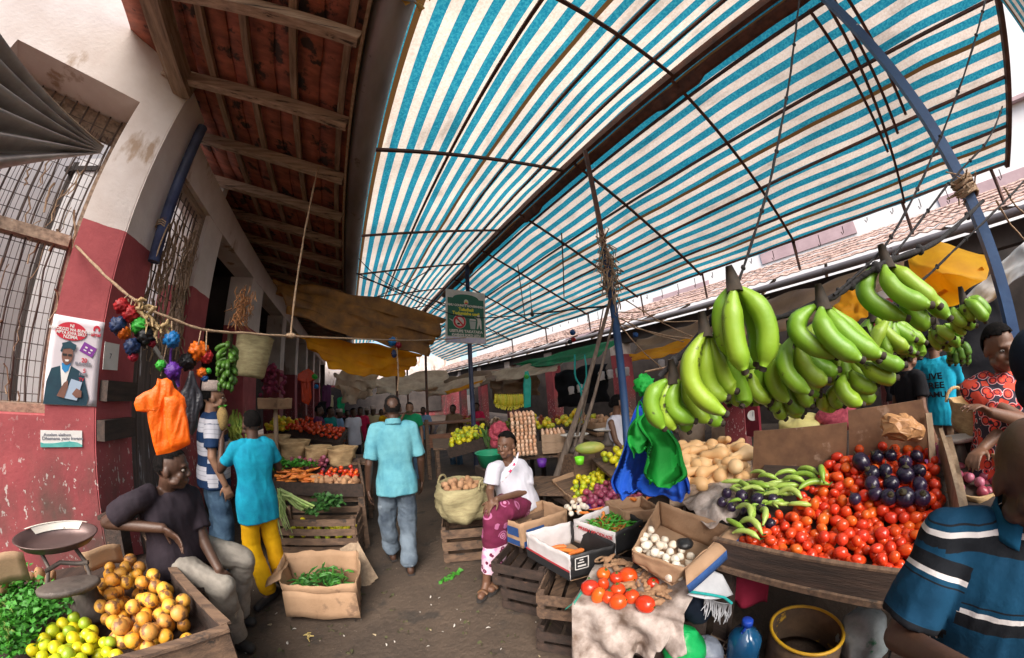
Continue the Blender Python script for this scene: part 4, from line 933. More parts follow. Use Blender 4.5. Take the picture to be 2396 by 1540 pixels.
# corner post the keeper leans on
b = MB(); b.box((-1.74, 2.26, .45), (.13, .10, .9)); b.box((-1.70, 2.25, .905), (.24, .14, .03)); tag(b.build('corner_post', M['dark_wood']), 'stub of a dark post under the elbow of the man in charcoal tee', 'post')
for (a, bb, lab) in ((at(250, 1325, z=.72), .13, 'torn cardboard flap behind the oranges and the weighing scale'), (at(25, 1365, z=.78), .16, 'torn cardboard flap at the left edge behind the herbs')):
    q = MB(); q.grid(lambda u, v: a + dl * (-.10 + .22 * u) + V(.02 * v, -.03 * v, bb * v + .012 * math.sin(5 * u)), 5, 4, thick=.005); tag(q.build('cardboard_flap', M.setdefault('card', mat('cardboard', (.42, .27, .165), (.33, .205, .12), 3, .85, .15, 60, spots=((.26, .16, .10), 5, .62)))), lab, 'cardboard')
# weighing scale
q0 = at(212, 1432, z=.60); scl = thing('weighing_scale', 'old iron balance scale with dark oval pan standing among the oranges', 'scale', (q0.x, q0.y, .58))
M['iron'] = mat('grimy_iron', (.13, .105, .09), (.065, .052, .046), 9, .65, .4, 40, spots=((.28, .23, .2), 12, .66), metal=.3)
M['pan'] = mat('worn_pan', (.12, .075, .07), (.07, .045, .045), 3, .38, .1, 30, metal=.4)
e = dl
rotS = Matrix((E_, -N_, V(0, 0, 1))).transposed()
b = MB(); b.lathe([(.115, 0), (.118, .02), (.085, .055), (.062, .10), (.055, .15), (.058, .165)], 20, (q0.x, q0.y, .58), rotS, jit=.03, sx=1.15); b.build('base', M['iron'], scl)
pc = at(162, 1374, d=2.06); 
b = MB(); prof = [(0, -.012), (.118, -.012), (.130, -.004), (.130, .012), (.118, .018), (0, .018)]; b.lathe(prof, 28, pc, rotS, sx=1.12, sy=.62); b.build('weight_plate', M['iron'], scl)
b = MB(); b.tube([(q0.x, q0.y, .73), (pc.x, pc.y, pc.z - .01)], .028, 10); b.build('neck', M['iron'], scl)
pp = at(133, 1262, d=2.24)
b = MB()
for sg in (-1, 1): b.tube([pc + E_ * .10 * sg - N_ * .05, pc + E_ * .085 * sg - N_ * .12 + V(0, 0, .06), V(pp.x, pp.y, pp.z - .06) + E_ * .08 * sg], .010, 6)
b.tube([pc + E_ * -.10 - N_ * .10 + V(0, 0, .05), pc + E_ * -.03 - N_ * .12 + V(0, 0, .075), pc + E_ * .05 - N_ * .12 + V(0, 0, .055), pc + E_ * .10 - N_ * .1 + V(0, 0, .06)], .012, 6); b.build('frame', M['iron'], scl)
b = MB(); tl = rotS @ Matrix.Rotation(R_(12), 3, 'X')
b.lathe([(0, -.035), (.10, -.033), (.155, -.018), (.182, .018), (.187, .024), (.180, .026), (.150, -.008), (.10, -.022), (0, -.024)], 36, pp, tl, sx=1.08, sy=.62); b.build('pan', M['pan'], scl)
b = MB(); b.lathe([(.150, .0), (.183, .030), (.186, .034), (.178, .032)], 36, pp, tl, sx=1.08, sy=.62)
b.f = [f for f in b.f if all((tl.transposed() @ (b.v[i] - pp)).y > .07 for i in f)]; b.m = b.m[:len(b.f)]; b.s = b.s[:len(b.f)]; b.build('worn_rim', mat('chipped_enamel', (.70, .66, .60), (.58, .54, .48), 9, .5, spots=((.08, .06, .05), 16, .60)), scl)
# oranges, limes, herbs
PO = pxpoly([(205, 1395), (245, 1345), (300, 1330), (360, 1350), (405, 1385), (442, 1432), (430, 1475), (380, 1500), (310, 1515), (262, 1470), (235, 1430)], .68)
av = [(q0.x, q0.y, .13)]
po = heap(PO, 74, .036, .58, lambda x, y: .74 + .03 * noise.noise(V(x * 6, y * 6, 0)), 4, av)
scatter('orange', me_ora, po, 'mottled yellow orange in the heap beside the old iron scale', 'orange', 'oranges on the left stall', 5)
PL = pxpoly([(150, 1440), (215, 1455), (270, 1490), (300, 1530), (250, 1560), (60, 1570), (70, 1500), (105, 1470)], .66)
pl_ = heap(PL, 62, .0255, .58, lambda x, y: .675, 6, [(q0.x, q0.y, .12)] + [(a, c, .045) for a, c, z in po])
scatter('lime', me_lim, pl_, 'yellow green lime at the near edge of the left stall', 'lime', 'limes on the left stall', 8)
PD = pxpoly([(300, 1320), (420, 1400), (445, 1460), (400, 1480), (330, 1420)], .64)
rg = random.Random(5)
hb = MB(); 
for (a, c) in ((20, 1400), (60, 1390), (95, 1420), (30, 1440), (75, 1460), (15, 1480), (50, 1500), (120, 1440), (-20, 1430), (10, 1530)):
    p = at(a, c, z=.66); leafy(hb, p, 210, .028, rg, (.055, .055, .05), 1.2)
tag(hb.build('herbs', M['green_leaf']), 'heap of dark green leafy herbs beside the iron scale', 'herbs', kind='stuff')
hb = MB()
for i in range(60):
    p = at(rg.uniform(-10, 30), rg.uniform(1405, 1490), z=.70); d = V(rg.uniform(-.4, .8), rg.uniform(-.9, -.2), rg.uniform(-.1, .25)); hb.tube([p, p + d * .06 + V(0, 0, .02), p + d * .14], [.004, .005, .002], 5)
tag(hb.build('grass_stalks', M['leaf_light']), 'pale yellow green stalks lying on the leafy herbs', 'stalks', kind='stuff')
rp = [at(a, c, z=.74) for a, c in ((12, 1345), (40, 1352), (70, 1350), (95, 1348), (5, 1372), (118, 1352))]
scatter('potato', me_pot, [tuple(p) for p in rp], 'dark brown root behind the herbs on the left stall', 'root', 'brown roots behind the herbs', 3)

# ---------------------------------------------------------------- carrot stall, crates and boxes on the left of the lane
def slat_crate(name, label, c, L, Wd, Hh, rz_=0, nslat=3, tilt=None, m='crate_wood', group=None, fill=None):
    root = thing(name, label, 'crate', c, group); R3 = Matrix.Rotation(rz_, 3, 'Z')
    if tilt is not None: R3 = tilt @ R3
    def put(nm, cc, dd):
        q = MB(); q.box(cc, dd); q.jitter(.003, 9); q.v = [R3 @ p for p in q.v]; q.build(nm, M[m], root, local=True)
    for sx in (-1, 1):
        for sy in (-1, 1): put('corner_post', (sx * (L / 2 - .02), sy * (Wd / 2 - .02), Hh / 2), (.036, .036, Hh))
    hs = Hh / nslat
    for k in range(nslat):
        z = hs * (k + .5)
        for sy in (-1, 1): put('slat', (0, sy * (Wd / 2 + .006), z), (L, .012, hs * .68))
        for sx in (-1, 1): put('slat', (sx * (L / 2 + .006), 0, z), (.012, Wd, hs * .68))
    for k in range(4): put('floor_slat', (0, -Wd / 2 + Wd * (k + .5) / 4, .012), (L - .02, Wd / 4 * .75, .012))
    return root
FL, FR, BR, BL = at(650, 1128, z=.78), at(848, 1134, z=.76), at(838, 1088, z=.84), at(655, 1072, z=.86)
cs = thing('carrot_stall', 'dark plank stall with a sloping tray of carrots, tomatoes and onions', 'stall', (-.5, 4, 0))
FL = V(-.92, 3.72, .78); FR = V(.065, 3.46, .76); BR = V(.05, 4.35, .86); BL = V(-1.05, 4.75, .88)
b = MB(); dz = V(0, 0, .07)
b.add([FL - dz, FR - dz, BR - dz, BL - dz, FL - dz * 1.4, FR - dz * 1.4, BR - dz * 1.4, BL - dz * 1.4], [(0, 1, 2, 3), (7, 6, 5, 4), (0, 4, 5, 1), (1, 5, 6, 2), (2, 6, 7, 3), (3, 7, 4, 0)]); b.build('tray_bottom', M['dark_wood'], cs)
def brd(a, c, hh, t, nm, m, par, dz_=0):
    q = MB(); q.bar(Vector(a) - V(0, 0, hh / 2 - dz_), Vector(c) - V(0, 0, hh / 2 - dz_), t, hh); q.jitter(.003, 8); return q.build(nm, M[m], par)
brd(FL, FR, .14, .025, 'front_board', 'dark_wood', cs); brd(FR, BR, .15, .025, 'side_board', 'crate_wood', cs); brd(FL, BL, .15, .025, 'side_board', 'dark_wood', cs); brd(BL, BR, .16, .025, 'back_board', 'dark_wood', cs)
for p in (FR + V(-.03, .04, 0), FL + V(.05, .05, 0), BR, BL):
    q = MB(); q.bar((p.x, p.y, .0), (p.x, p.y, p.z - .10), .07, .06, (0, 1, 0)); q.jitter(.004, 7); q.build('leg', M['crate_wood'], cs)
q = MB(); q.bar((FR.x - .01, FR.y + .3, -.0), (FR.x + .01, FR.y + .05, .70), .06, .025, (1, 0, 0)); q.build('brace', M['crate_wood'], cs)
brd(V(-.92, 3.80, .60), V(.03, 3.55, .60), .06, .03, 'rail', 'crate_wood', cs)
rg = random.Random(11)
def trayz(x, y): return .72 + .10 * (y - 3.5)
def tpt(u, v): return FL.lerp(FR, u).lerp(BL.lerp(BR, u), v)
ncar = 0
for k in range(46):
    u = rg.uniform(.05, .52); v = rg.uniform(.06, .42); p = tpt(u, v) + V(0, 0, rg.uniform(-.05, .035))
    mobj('carrot', rg.choice(me_car), p, (rg.uniform(-.25, .25), rg.uniform(-.3, .3), rg.gauss(-1.25, .45)), rg.uniform(.9, 1.25), 'orange carrot in the sloping tray of the left stall', 'carrot', 'carrots in the stall tray')
rg2 = random.Random(2)
tpts = heap([tuple(tpt(u, v)[:2]) for u, v in ((.52, .2), (.98, .18), (.98, .62), (.6, .62), (.5, .4))], 48, .028, lambda x, y: trayz(x, y) - .02, lambda x, y: trayz(x, y) + .085, 3)
scatter('tomato', me_tom, tpts, 'small red tomato in the sloping tray beside the carrots', 'tomato', 'tomatoes in the left stall tray', 4)
tpts = heap([tuple(tpt(u, v)[:2]) for u, v in ((.45, .03), (.97, .03), (.97, .18), (.5, .2))], 30, .03, lambda x, y: trayz(x, y) - .02, lambda x, y: trayz(x, y) + .06, 3)
scatter('potato', me_pot, tpts, 'pale potato along the front of the carrot tray', 'potato', 'potatoes along the carrot tray front', 6)
tpts = heap([tuple(tpt(u, v)[:2]) for u, v in ((.1, .5), (.55, .5), (.65, .95), (.12, .95))], 50, .03, lambda x, y: trayz(x, y) - .02, lambda x, y: trayz(x, y) + .12, 3)
scatter('onion', me_oni, tpts, 'red onion heaped at the back of the carrot tray', 'onion', 'onions in the left stall tray', 6)
hb = MB()
for k in range(26): leafy(hb, tpt(rg.uniform(.02, .5), rg.uniform(.36, .5)) + V(0, 0, .06), 8, .055, rg, (.02, .02, .02))
for k in range(10): leafy(hb, tpt(.03, rg.uniform(.2, .6)) + V(0, 0, .05), 9, .06, rg, (.03, .03, .03))
tag(hb.build('leaf_bundle', M['green_leaf']), 'green leaves between the carrots and onions of the tray', 'leaves', kind='stuff')
# woven sacks behind the tray
M['basket'] = mat('woven_palm', (.56, .39, .21), (.36, .23, .11), 9, .9, .8, 60, (1, 1, 3.5))
M['basket2'] = mat('woven_grass', (.46, .40, .22), (.30, .25, .13), 9, .9, .7, 50, (1, 1, 4))
def basket(name, label, c, r, h, m='basket', sq=1.0, fill=None, group=None, handles=0, belly=.06, rim=.008, tilt=0, az_=0, cat='basket'):
    root = thing(name, label, cat, c, group); rot = Matrix.Rotation(tilt, 3, 'X')
    b = MB(); pr = [(0, .004), (r * .80, .004)] + [(r * (.82 + .18 * k / 8 + belly * math.sin(math.pi * k / 8)), h * k / 8 + .004) for k in range(1, 9)] + [(r * .985 - rim, h + .006), (r * .97 - rim, h - .01)] + [(r * (.78 + .17 * k / 6), h * k / 6 * .9 + .03) for k in (5, 3, 1)] + [(0, .035)]
    b.lathe(pr, 34, (0, 0, 0), rot, sy=sq, jit=.25); b.v = [p + V(0, 0, .012 * noise.noise(p * 6 + Vector(c)) * (p.z / h)) for p in b.v]; b.build('body', M[m], root, local=True)
    for k in range(handles):
        a = math.pi * k + az_; ca, sa = math.cos(a) * r * .93, math.sin(a) * r * .93 * sq; tx = V(-math.sin(a), math.cos(a), 0)
        q = MB(); q.tube([V(ca, sa, h - .02) + tx * (.075 * math.cos(t)) + V(0, 0, .085 * math.sin(t)) for t in [math.pi * j / 10 for j in range(11)]], .011, 8); q.build('handle', M[m], root, local=True)
    return root
for i, (a, c, d, r, h) in enumerate(((640, 1062, 5.0, .22, .26), (690, 1075, 4.75, .20, .26), (746, 1082, 4.6, .18, .22), (803, 1088, 4.45, .20, .24))):
    p = at(a, c, d=d); s_ = ('palm sack basket of beans behind the carrot tray, hidden half by the boy', 'palm basket second from the boy behind the carrot tray', 'narrow palm basket between the two wide ones behind the carrots', 'palm basket nearest the walking man behind the carrot tray')[i]
    basket('palm_basket', s_, (p.x, p.y, p.z), r, h, group='palm baskets behind the carrot tray', belly=.04)
    q = MB(); q.lathe([(r * .86, 0), (r * .5, .02), (0, .03)], 20, (p.x, p.y, p.z + h - .06)); 
    tag(q.build('grain', mat('grain%d' % i, ((.5, .36, .2), (.55, .40, .24), (.5, .3, .16), (.62, .48, .30))[i], (.3, .2, .1), 50, .9, .5, 120)), 'grain filling the ' + s_.split(' behind')[0] + ('' if i else ' nearest the boy'), 'grain', kind='stuff')
tb = thing('back_shelf', 'rough plank shelf carrying the palm baskets behind the carrot tray', 'shelf', (-.6, 4.8, 0))
q = MB(); q.bar((-1.5, 5.15, .80), (.25, 4.5, .80), .55, .03); q.build('top', M['crate_wood'], tb)
for p in ((-1.4, 5.0), (.15, 4.4), (-1.3, 5.3), (.2, 4.7)): q = MB(); q.box((p[0], p[1], .39), (.06, .06, .78)); q.build('leg', M['crate_wood'], tb)
# red tomatoes and peppers further back on the left
fs = thing('far_stall', 'long sloping board of red tomatoes further down the left side', 'stall', (-.6, 6.6, 0))
q = MB(); A_, B_ = at(690, 1010, d=6.0), at(812, 1035, d=5.6); q.add([V(-1.6, 6.6, .98), V(-.25, 5.5, .90), V(-.1, 6.2, 1.05), V(-1.1, 7.6, 1.18), V(-1.6, 6.6, .90), V(-.25, 5.5, .82), V(-.1, 6.2, .97), V(-1.1, 7.6, 1.10)], [(0, 1, 2, 3), (7, 6, 5, 4), (0, 4, 5, 1), (1, 5, 6, 2), (2, 6, 7, 3), (3, 7, 4, 0)]); q.build('board', M['dark_wood'], fs)
for p in ((-1.5, 6.6), (-.3, 5.6), (-.2, 6.1), (-1.1, 7.4)): q = MB(); q.box((p[0], p[1], .40), (.07, .07, .86)); q.build('leg', M['crate_wood'], fs)
tp = heap([(-1.35, 6.5), (-.3, 5.6), (-.15, 6.1), (-1.0, 7.3)], 110, .036, lambda x, y: .99 + .0 * x + .12 * (y - 6), lambda x, y: 1.10 + .12 * (y - 6), 7)
q = MB()
for k_, (x, y, z) in enumerate(tp): q.ell((x, y, z), (.038, .038, .035), nu=9, nv=6)
tag(q.build('tomatoes', mat('far_tomato', (.60, .03, .012), (.64, .10, .02), 14, .25)), 'mass of red tomatoes on the far board of the left side', 'tomatoes', kind='stuff')
me_yel = meshes('pepper', lambda i: scaled(ball(i, (1, 1, 1.3), .1), .034), 2, mat('yellow_pepper', (.75, .55, .02), (.5, .5, .03), 7, .35, rnd=[(.78, .58, .02), (.45, .5, .03), (.80, .45, .02)]))
tp = heap([(-1.75, 6.6), (-1.4, 6.3), (-1.1, 7.0), (-1.5, 7.4)], 60, .04, 1.02, 1.32, 9)
scatter('mango', me_yel, tp, 'yellow green fruit heaped beside the far red tomatoes', 'fruit', 'yellow fruit on the far left board', 5, sc=(1.1, 1.4))
# crates under the carrot stall
c1 = slat_crate('slatted_crate', 'dark slatted crate of limes and greens under the carrot tray', (-.42, 3.40, .22), .82, .36, .30, rz_=-.22, nslat=3)
c2 = slat_crate('slatted_crate', 'empty dark slatted crate standing on the ground below the greens', (-.44, 3.46, .0), .86, .38, .21, rz_=-.2, nslat=2)
tp = heap([(-.75, 3.35), (-.08, 3.2), (-.06, 3.5), (-.72, 3.65)], 46, .027, .26, .40, 9)
scatter('lime', me_lim, tp, 'small green lime in the slatted crate under the carrots', 'lime', 'limes in the slatted crate', 5)
# leeks and greens
M['leek'] = mat('leek', (.42, .50, .20), (.20, .34, .07), 14, .5, .2, 40, (1, 1, .3))
M['leekwhite'] = mat('leek_white', (.70, .72, .52), (.55, .58, .36), 14, .45)
rg = random.Random(21)
for k in range(16):
    p = at(rg.uniform(690, 725), rg.uniform(1175, 1190), d=rg.uniform(3.2, 3.35)); d0 = at(rg.uniform(646, 668), rg.uniform(1140, 1165), d=3.35) - p
    b = MB(); pts = [p + V(.06, -.01, -.03), p, p + d0 * .5 + V(0, 0, .02), p + d0 + V(0, 0, -.01)]; dr_ = rg.uniform(.15, .42)
    pts += [pts[-1] + V(-.03 + rg.uniform(-.03, .05), -.04, -dr_ * .4), pts[-1] + V(rg.uniform(-.03, .07), -.06, -dr_)]
    b.tube(pts, [.011, .012, .013, .012, .010, .003], 7, flat=.6); tag(b.build('leek', M['leek']), 'long leek drooping from the slatted crate beside the boy', 'leek', 'leeks on the slatted crate')
hb = MB(); 
for (a, c, d) in ((760, 1165, 3.32), (775, 1175, 3.3), (745, 1185, 3.28), (735, 1200, 3.25), (765, 1190, 3.26), (785, 1180, 3.28)):
    p = at(a, c, d=d)
    for k in range(26):
        dd = V(rg.uniform(-.10, .10), rg.uniform(-.05, .06), rg.uniform(.0, .05)); hb.tube([p + V(-.02, 0, -.02), p + dd * .5 + V(0, 0, .025), p + dd], [.006, .009, .002], 5, flat=.4)
    leafy(hb, p, 40, .05, rg, (.05, .04, .03))
tag(hb.build('greens_bundle', mat('dark_greens', (.05, .17, .03), (.025, .08, .02), 25, .6, transl=.2)), 'bundle of dark green vegetables on the slatted crate under the carrots', 'greens', kind='stuff')
# leaning crate lid
lid = thing('crate_lid', 'slatted wooden crate end leaning against the stall leg', 'crate lid', (-.02, 2.9, 0))
T0, T1, B0, B1 = at(795, 1285, d=3.12), at(835, 1262, d=3.16), at(852, 1382, d=2.72), at(884, 1352, d=2.80)
for k in range(4):
    a, c = T0.lerp(T1, (k + .5) / 4), B0.lerp(B1, (k + .5) / 4); q = MB(); q.bar(a, c, .047, .012, (0, -1, .6)); q.build('slat', M['pale_wood'], lid)
for (a, c) in ((T0.lerp(B0, .08), T1.lerp(B1, .08)), (T0.lerp(B0, .93), T1.lerp(B1, .93))): q = MB(); q.bar(a - V(0, -.015, .01), c - V(0, -.015, .01), .04, .014, (0, -1, .6)); q.build('batten', M['crate_wood'], lid)
# cardboard box with greens on the ground
M['card'] = mat('cardboard', (.40, .25, .15), (.29, .175, .10), 3, .85, .25, 40, spots=((.17, .10, .06), 4, .60)) if True else mat('cardboard', (.42, .27, .165), (.33, .205, .12), 3, .85, .15, 60)
M['card_in'] = mat('cardboard_inside', (.34, .215, .13), (.26, .16, .095), 3, .9, .15, 60)
def cardbox(name, label, rim, depth, mats='card', sag=.01, bot=None, t=.006, group=None, nsub=8, cat='cardboard box', inside='card_in', seed=0, rough=.012):
    """open box through four world rim corners; sides are bent board with a thickness"""
    rim = [Vector(p) for p in rim]; base = bot or [p - V(0, 0, depth) + (sum(rim, V(0, 0, 0)) / 4 - p) * .04 for p in rim]
    c0 = sum(base, V(0, 0, 0)) / 4; root = thing(name, label, cat, (c0.x, c0.y, c0.z), group)
    for k in range(4):
        a, c, a2, c2 = rim[k], rim[(k + 1) % 4], base[k], base[(k + 1) % 4]; m_ = mats[k] if isinstance(mats, (list, tuple)) else mats
        nn = (c - a).cross(a2 - a).normalized(); mid = sum(rim, V(0, 0, 0)) / 4
        if nn.dot(a - mid) < 0: nn = -nn
        q = MB(); q.grid(lambda u, v: a2.lerp(c2, u).lerp(a.lerp(c, u), v) + nn * (sag * math.sin(math.pi * u) * (v ** 2) + rough * .8 * noise.noise(V(u * 5 + k + seed, v * 4, seed))) + V(0, 0, rough * v * (noise.noise(V(u * 4, k * 3 + seed, 1)) + .5 * noise.noise(V(u * 17, k * 3 + seed, 5)))), nsub * 2, 6, thick=t, flip=((c - a).cross(a2 - a).dot(nn) > 0)); q.build('side', M[m_], root)
    q = MB(); q.add([p + V(0, 0, .004) for p in base] + [p - V(0, 0, .004) for p in base], [(0, 1, 2, 3), (7, 6, 5, 4), (0, 4, 5, 1), (1, 5, 6, 2), (2, 6, 7, 3), (3, 7, 4, 0)]); q.build('bottom', M[inside], root)
    return root, base
bx = [V(-.68, 2.46, .30), V(-.10, 2.32, .31), V(-.07, 2.80, .34), V(-.72, 2.92, .33)]
bb_ = [V(-.64, 2.44, .006), V(-.11, 2.36, .006), V(-.08, 2.78, .006), V(-.66, 2.86, .006)]
cardbox('cardboard_box', 'battered cardboard box of green peppers on the ground by the yellow trousers', bx, .3, sag=.035, bot=bb_, rough=.022)
q = MB(); q.grid(lambda u, v: V(-.68 - .13 * v, 2.50 + .36 * u, .315 - .06 * v + .02 * math.sin(6 * u) - .03 * u), 6, 4, thick=.006); q.grid(lambda u, v: V(-.66 + .55 * u, 2.445 - .145 * u - .035 - .05 * v, .26 - .19 * v + .01 * math.sin(u * 9)), 10, 4, thick=.006); tag(q.build('cardboard_flap', M['card']), 'torn folded flaps hanging off the box of green peppers', 'cardboard')
hb = MB(); 
for (x, y) in ((-.52, 2.62), (-.28, 2.58), (-.33, 2.70)):
    for k in range(46):
        p = V(x + rg.gauss(0, .07), y + rg.gauss(0, .06), .17 + abs(rg.gauss(0, .035))); a = rg.uniform(0, 6.3); d = V(math.cos(a), math.sin(a), .2) * rg.uniform(.03, .06); hb.tube([p - d, p + V(0, 0, .012), p + d], [.004, .011, .003], 6)
tag(hb.build('green_peppers', mat('dark_pepper', (.06, .22, .03), (.02, .09, .02), 20, .35)), 'two heaps of small dark green peppers in the battered box', 'peppers', kind='stuff')
q = MB(); q.lathe([(.15, 0), (.12, .02), (0, .025)], 14, (-.4, 2.66, .012)); 
# ground litter
rg = random.Random(31); 
lit = MB()
me_lit = []
for k in range(3):
    q = MB(); q.grid(lambda u, v: V(.022 * v * math.cos(6.283 * u) * (.7 + .3 * math.sin(u * 19 + k)), .013 * v * math.sin(6.283 * u) * (.7 + .3 * math.cos(u * 13)), .005 - .003 * v + .003 * math.sin(u * 11 + k)), 12, 2, thick=.002); me_lit.append(q.mesh('scrap', mat('scrap%d' % k, ((.48, .44, .40), (.34, .27, .17), (.06, .045, .035))[k], rough=.8)))
for k in range(46):
    p = at(rg.uniform(560, 1290), rg.uniform(1360, 1540), z=0); mobj('litter_scrap', me_lit[0 if k % 3 else rg.choice((1, 2, 2))], (p.x, p.y, .002), (0, 0, rg.uniform(0, 6)), rg.uniform(.35, 1.1), 'small scrap of litter lying on the market floor', 'litter', 'scraps of litter on the floor')
q = MB(); leafy(q, (0, 0, .002), 3, .03, random.Random(4), (.012, .012, .002), .1); me_dl = q.mesh('leaf', mat('trodden_leaf', (.075, .055, .03), (.05, .06, .02), 30, .9))
for k in range(60):
    p = at(rg.uniform(560, 1290), rg.uniform(1330, 1540), z=0); mobj('leaf_scrap', me_dl, (p.x, p.y, .001), (0, 0, rg.uniform(0, 6)), rg.uniform(.5, 1.4), 'small trodden brown leaf on the market floor', 'leaf', 'trodden leaves on the floor')
lf = MB()
for (a, c) in ((1055, 1350), (1062, 1345), (1048, 1356)): leafy(lf, at(a, c, z=.01), 7, .05, rg, (.03, .02, .01))
tag(lf.build('leaf_litter', M['green_leaf']), 'torn green leaves on the floor between the walking man and the woman', 'leaves')
for (a, c, lab) in ((722, 1492, 'yellow husk curls on the bare floor below the cardboard box'), (1205, 1400, 'pale peel scrap on the floor beside the crates')):
    lf = MB(); p = at(a, c, z=.004)
    for k in range(5): q_ = p + V(rg.uniform(-.05, .05), rg.uniform(-.03, .03), .004); d_ = V(rg.uniform(-.05, .05), rg.uniform(-.05, .05), 0); lf.tube([q_, q_ + d_ * .5 + V(0, 0, .012), q_ + d_], [.004, .006, .003], 5)
    tag(lf.build('husks', mat('husk' + str(a), (.60, .46, .18), (.4, .3, .1), 20, .8)), lab, 'husk', kind='stuff')
# ================================================================== middle and right of the lane
rg = random.Random(41)
def atp(px_, py_, p0, n):
    v = ray(px_, py_); k = (Vector(p0) - EYE).dot(Vector(n)) / v.dot(Vector(n)); return EYE + v * k
def table(name, label, pts, z, m='crate_wood', t=.03, legs=True, cat='table'):
    cx = sum(p[0] for p in pts) / len(pts); cy_ = sum(p[1] for p in pts) / len(pts); root = thing(name, label, cat, (cx, cy_, 0)); q = MB()
    n = len(pts); q.add([V(p[0], p[1], z) for p in pts] + [V(p[0], p[1], z - t) for p in pts], [tuple(range(n)), tuple(reversed(range(n, 2 * n)))] + [((i + 1) % n, i, n + i, n + (i + 1) % n) for i in range(n)]); q.build('top', M[m], root)
    if legs:
        for p in pts:
            c = V(p[0], p[1], 0).lerp(V(cx, cy_, 0), .1); q = MB(); q.bar((c.x, c.y, 0), (c.x, c.y, z - t), .06, .06, (0, 1, 0)); q.jitter(.004, 6); q.build('leg', M[m], root)
    return root
# big woven basket of potatoes on a crate
slat_crate('slatted_crate', 'slatted wooden crate under the big woven basket of potatoes', (1.06, 2.98, 0), .50, .50, .39, rz_=-.35, nslat=3)
bc = V(1.04, 3.0, .40)
basket('woven_basket', 'big woven grass basket of potatoes beside the woman in white tee', bc, .27, .36, 'basket2', handles=2, belly=.10, rim=.014, az_=2.2)
tp = heap([(1.04 + .2 * math.cos(a * .785), 3.0 + .2 * math.sin(a * .785)) for a in range(8)], 34, .036, .60, .76, 3)
scatter('potato', me_pot, tp, 'brown potato in the big woven basket', 'potato', 'potatoes in the woven basket', 4, sc=(1, 1.3))
q = MB(); q.lathe([(.21, 0), (.15, .02), (0, .03)], 18, (1.04, 3.0, .585)); tag(q.build('potatoes', M['potato']), 'lower layer of potatoes filling the big woven basket', 'potatoes', kind='stuff')
# tables of the middle row
table('plank_table', 'rough reddish plank table with the lemon crate behind the woven basket', [(1.25, 4.9), (2.3, 4.2), (2.6, 5.2), (1.5, 5.9)], .80)
table('plank_table', 'low rough table under the egg trays', [(1.95, 3.35), (3.1, 2.7), (3.5, 3.7), (2.3, 4.4)], .82)
table('plank_table', 'rough table carrying the pale oval scale pans', [(3.0, 3.1), (3.9, 2.5), (4.6, 3.6), (3.6, 4.3)], .88)
# far reddish stall with rails
rs = thing('plank_stall', 'empty reddish plank stall with rail beyond the woven basket', 'stall', (1.5, 7, 0))
for (a, c, w1, h1) in (((1.45, 6.2, .70), (2.9, 6.0, .70), .04, .28), ((1.45, 7.4, .95), (3.2, 7.1, .95), .5, .03)): q = MB(); q.bar(a, c, w1, h1); q.build('board', mat('reddish_plank%d' % int(h1 * 100), (.26, .12, .07), (.15, .065, .04), 5, .8, .4, 30, (.7, 6, 6)), rs)
for p in ((1.47, 6.2, 1.15), (2.85, 6.0, .9), (1.5, 7.4, .95), (3.1, 7.1, .95)): q = MB(); q.box((p[0], p[1], p[2] / 2 - .2), (.07, .07, p[2] + .4)); q.build('leg', M['crate_wood'], rs)
# lemon tray
lt = thing('lemon_tray', 'sloping wooden tray of yellow green lemons beyond the woven basket', 'tray', (1.7, 4.9, .8))
T = [at(1048, 1052, d=4.7), at(1132, 1028, d=4.5), at(1136, 990, d=5.2), at(1062, 1018, d=5.5)]
q = MB(); q.add(T + [p - V(0, 0, .04) for p in T], [(0, 1, 2, 3), (7, 6, 5, 4), (0, 4, 5, 1), (1, 5, 6, 2), (2, 6, 7, 3), (3, 7, 4, 0)]); q.build('tray_bottom', M['dark_wood'], lt)
q = MB(); q.bar(T[0] - V(0, 0, .06), T[1] - V(0, 0, .06), .03, .16); q.build('front_board', M['dark_wood'], lt)
nT = (T[1] - T[0]).cross(T[3] - T[0]).normalized()
zt = lambda x, y: T[0].z - ((x - T[0].x) * nT.x + (y - T[0].y) * nT.y) / nT.z
tp = heap([(p.x, p.y) for p in T], 60, .036, zt, lambda x, y: zt(x, y) + .10, 5)
scatter('lemon', me_lim, tp, 'yellow green lemon on the sloping tray beyond the woven basket', 'lemon', 'lemons on the sloping tray', 4, sc=(1.2, 1.5))
# green basin
gb = at(1148, 1072, d=3.55); q = MB(); q.lathe([(0, 0), (.12, 0), (.17, .15), (.185, .16), (.178, .165), (.16, .15), (.115, .012), (0, .012)], 30, (gb.x, gb.y, gb.z - .09)); tag(q.build('plastic_basin', mat('green_plastic', (.015, .24, .12), (.012, .20, .10), 3, .35)), 'green plastic basin behind the woman in white tee', 'basin')
q = MB(); q.bar((gb.x, gb.y, 0), (gb.x, gb.y, gb.z - .095), .30, .28, (0, 1, 0)); tag(q.build('wooden_block', M['dark_wood']), 'dark wooden block under the green basin', 'block')
# leafy greens beside the onion net
lf = MB(); p0 = at(1143, 1018, d=4.3)
for k in range(16):
    p = p0 + V(rg.uniform(-.10, .10), rg.uniform(-.1, .1), rg.uniform(-.0, .14)); d = V(rg.uniform(-.1, .1), rg.uniform(-.08, .08), -rg.uniform(.15, .32)); lf.tube([p, p + d * .5 + V(0, 0, .04), p + d], [.012, .022, .004], 6, flat=.3)
tag(lf.build('long_greens', mat('long_greens', (.10, .22, .04), (.04, .11, .02), 12, .6)), 'bunch of long dark green leaves left of the pink onion net', 'greens', kind='stuff')
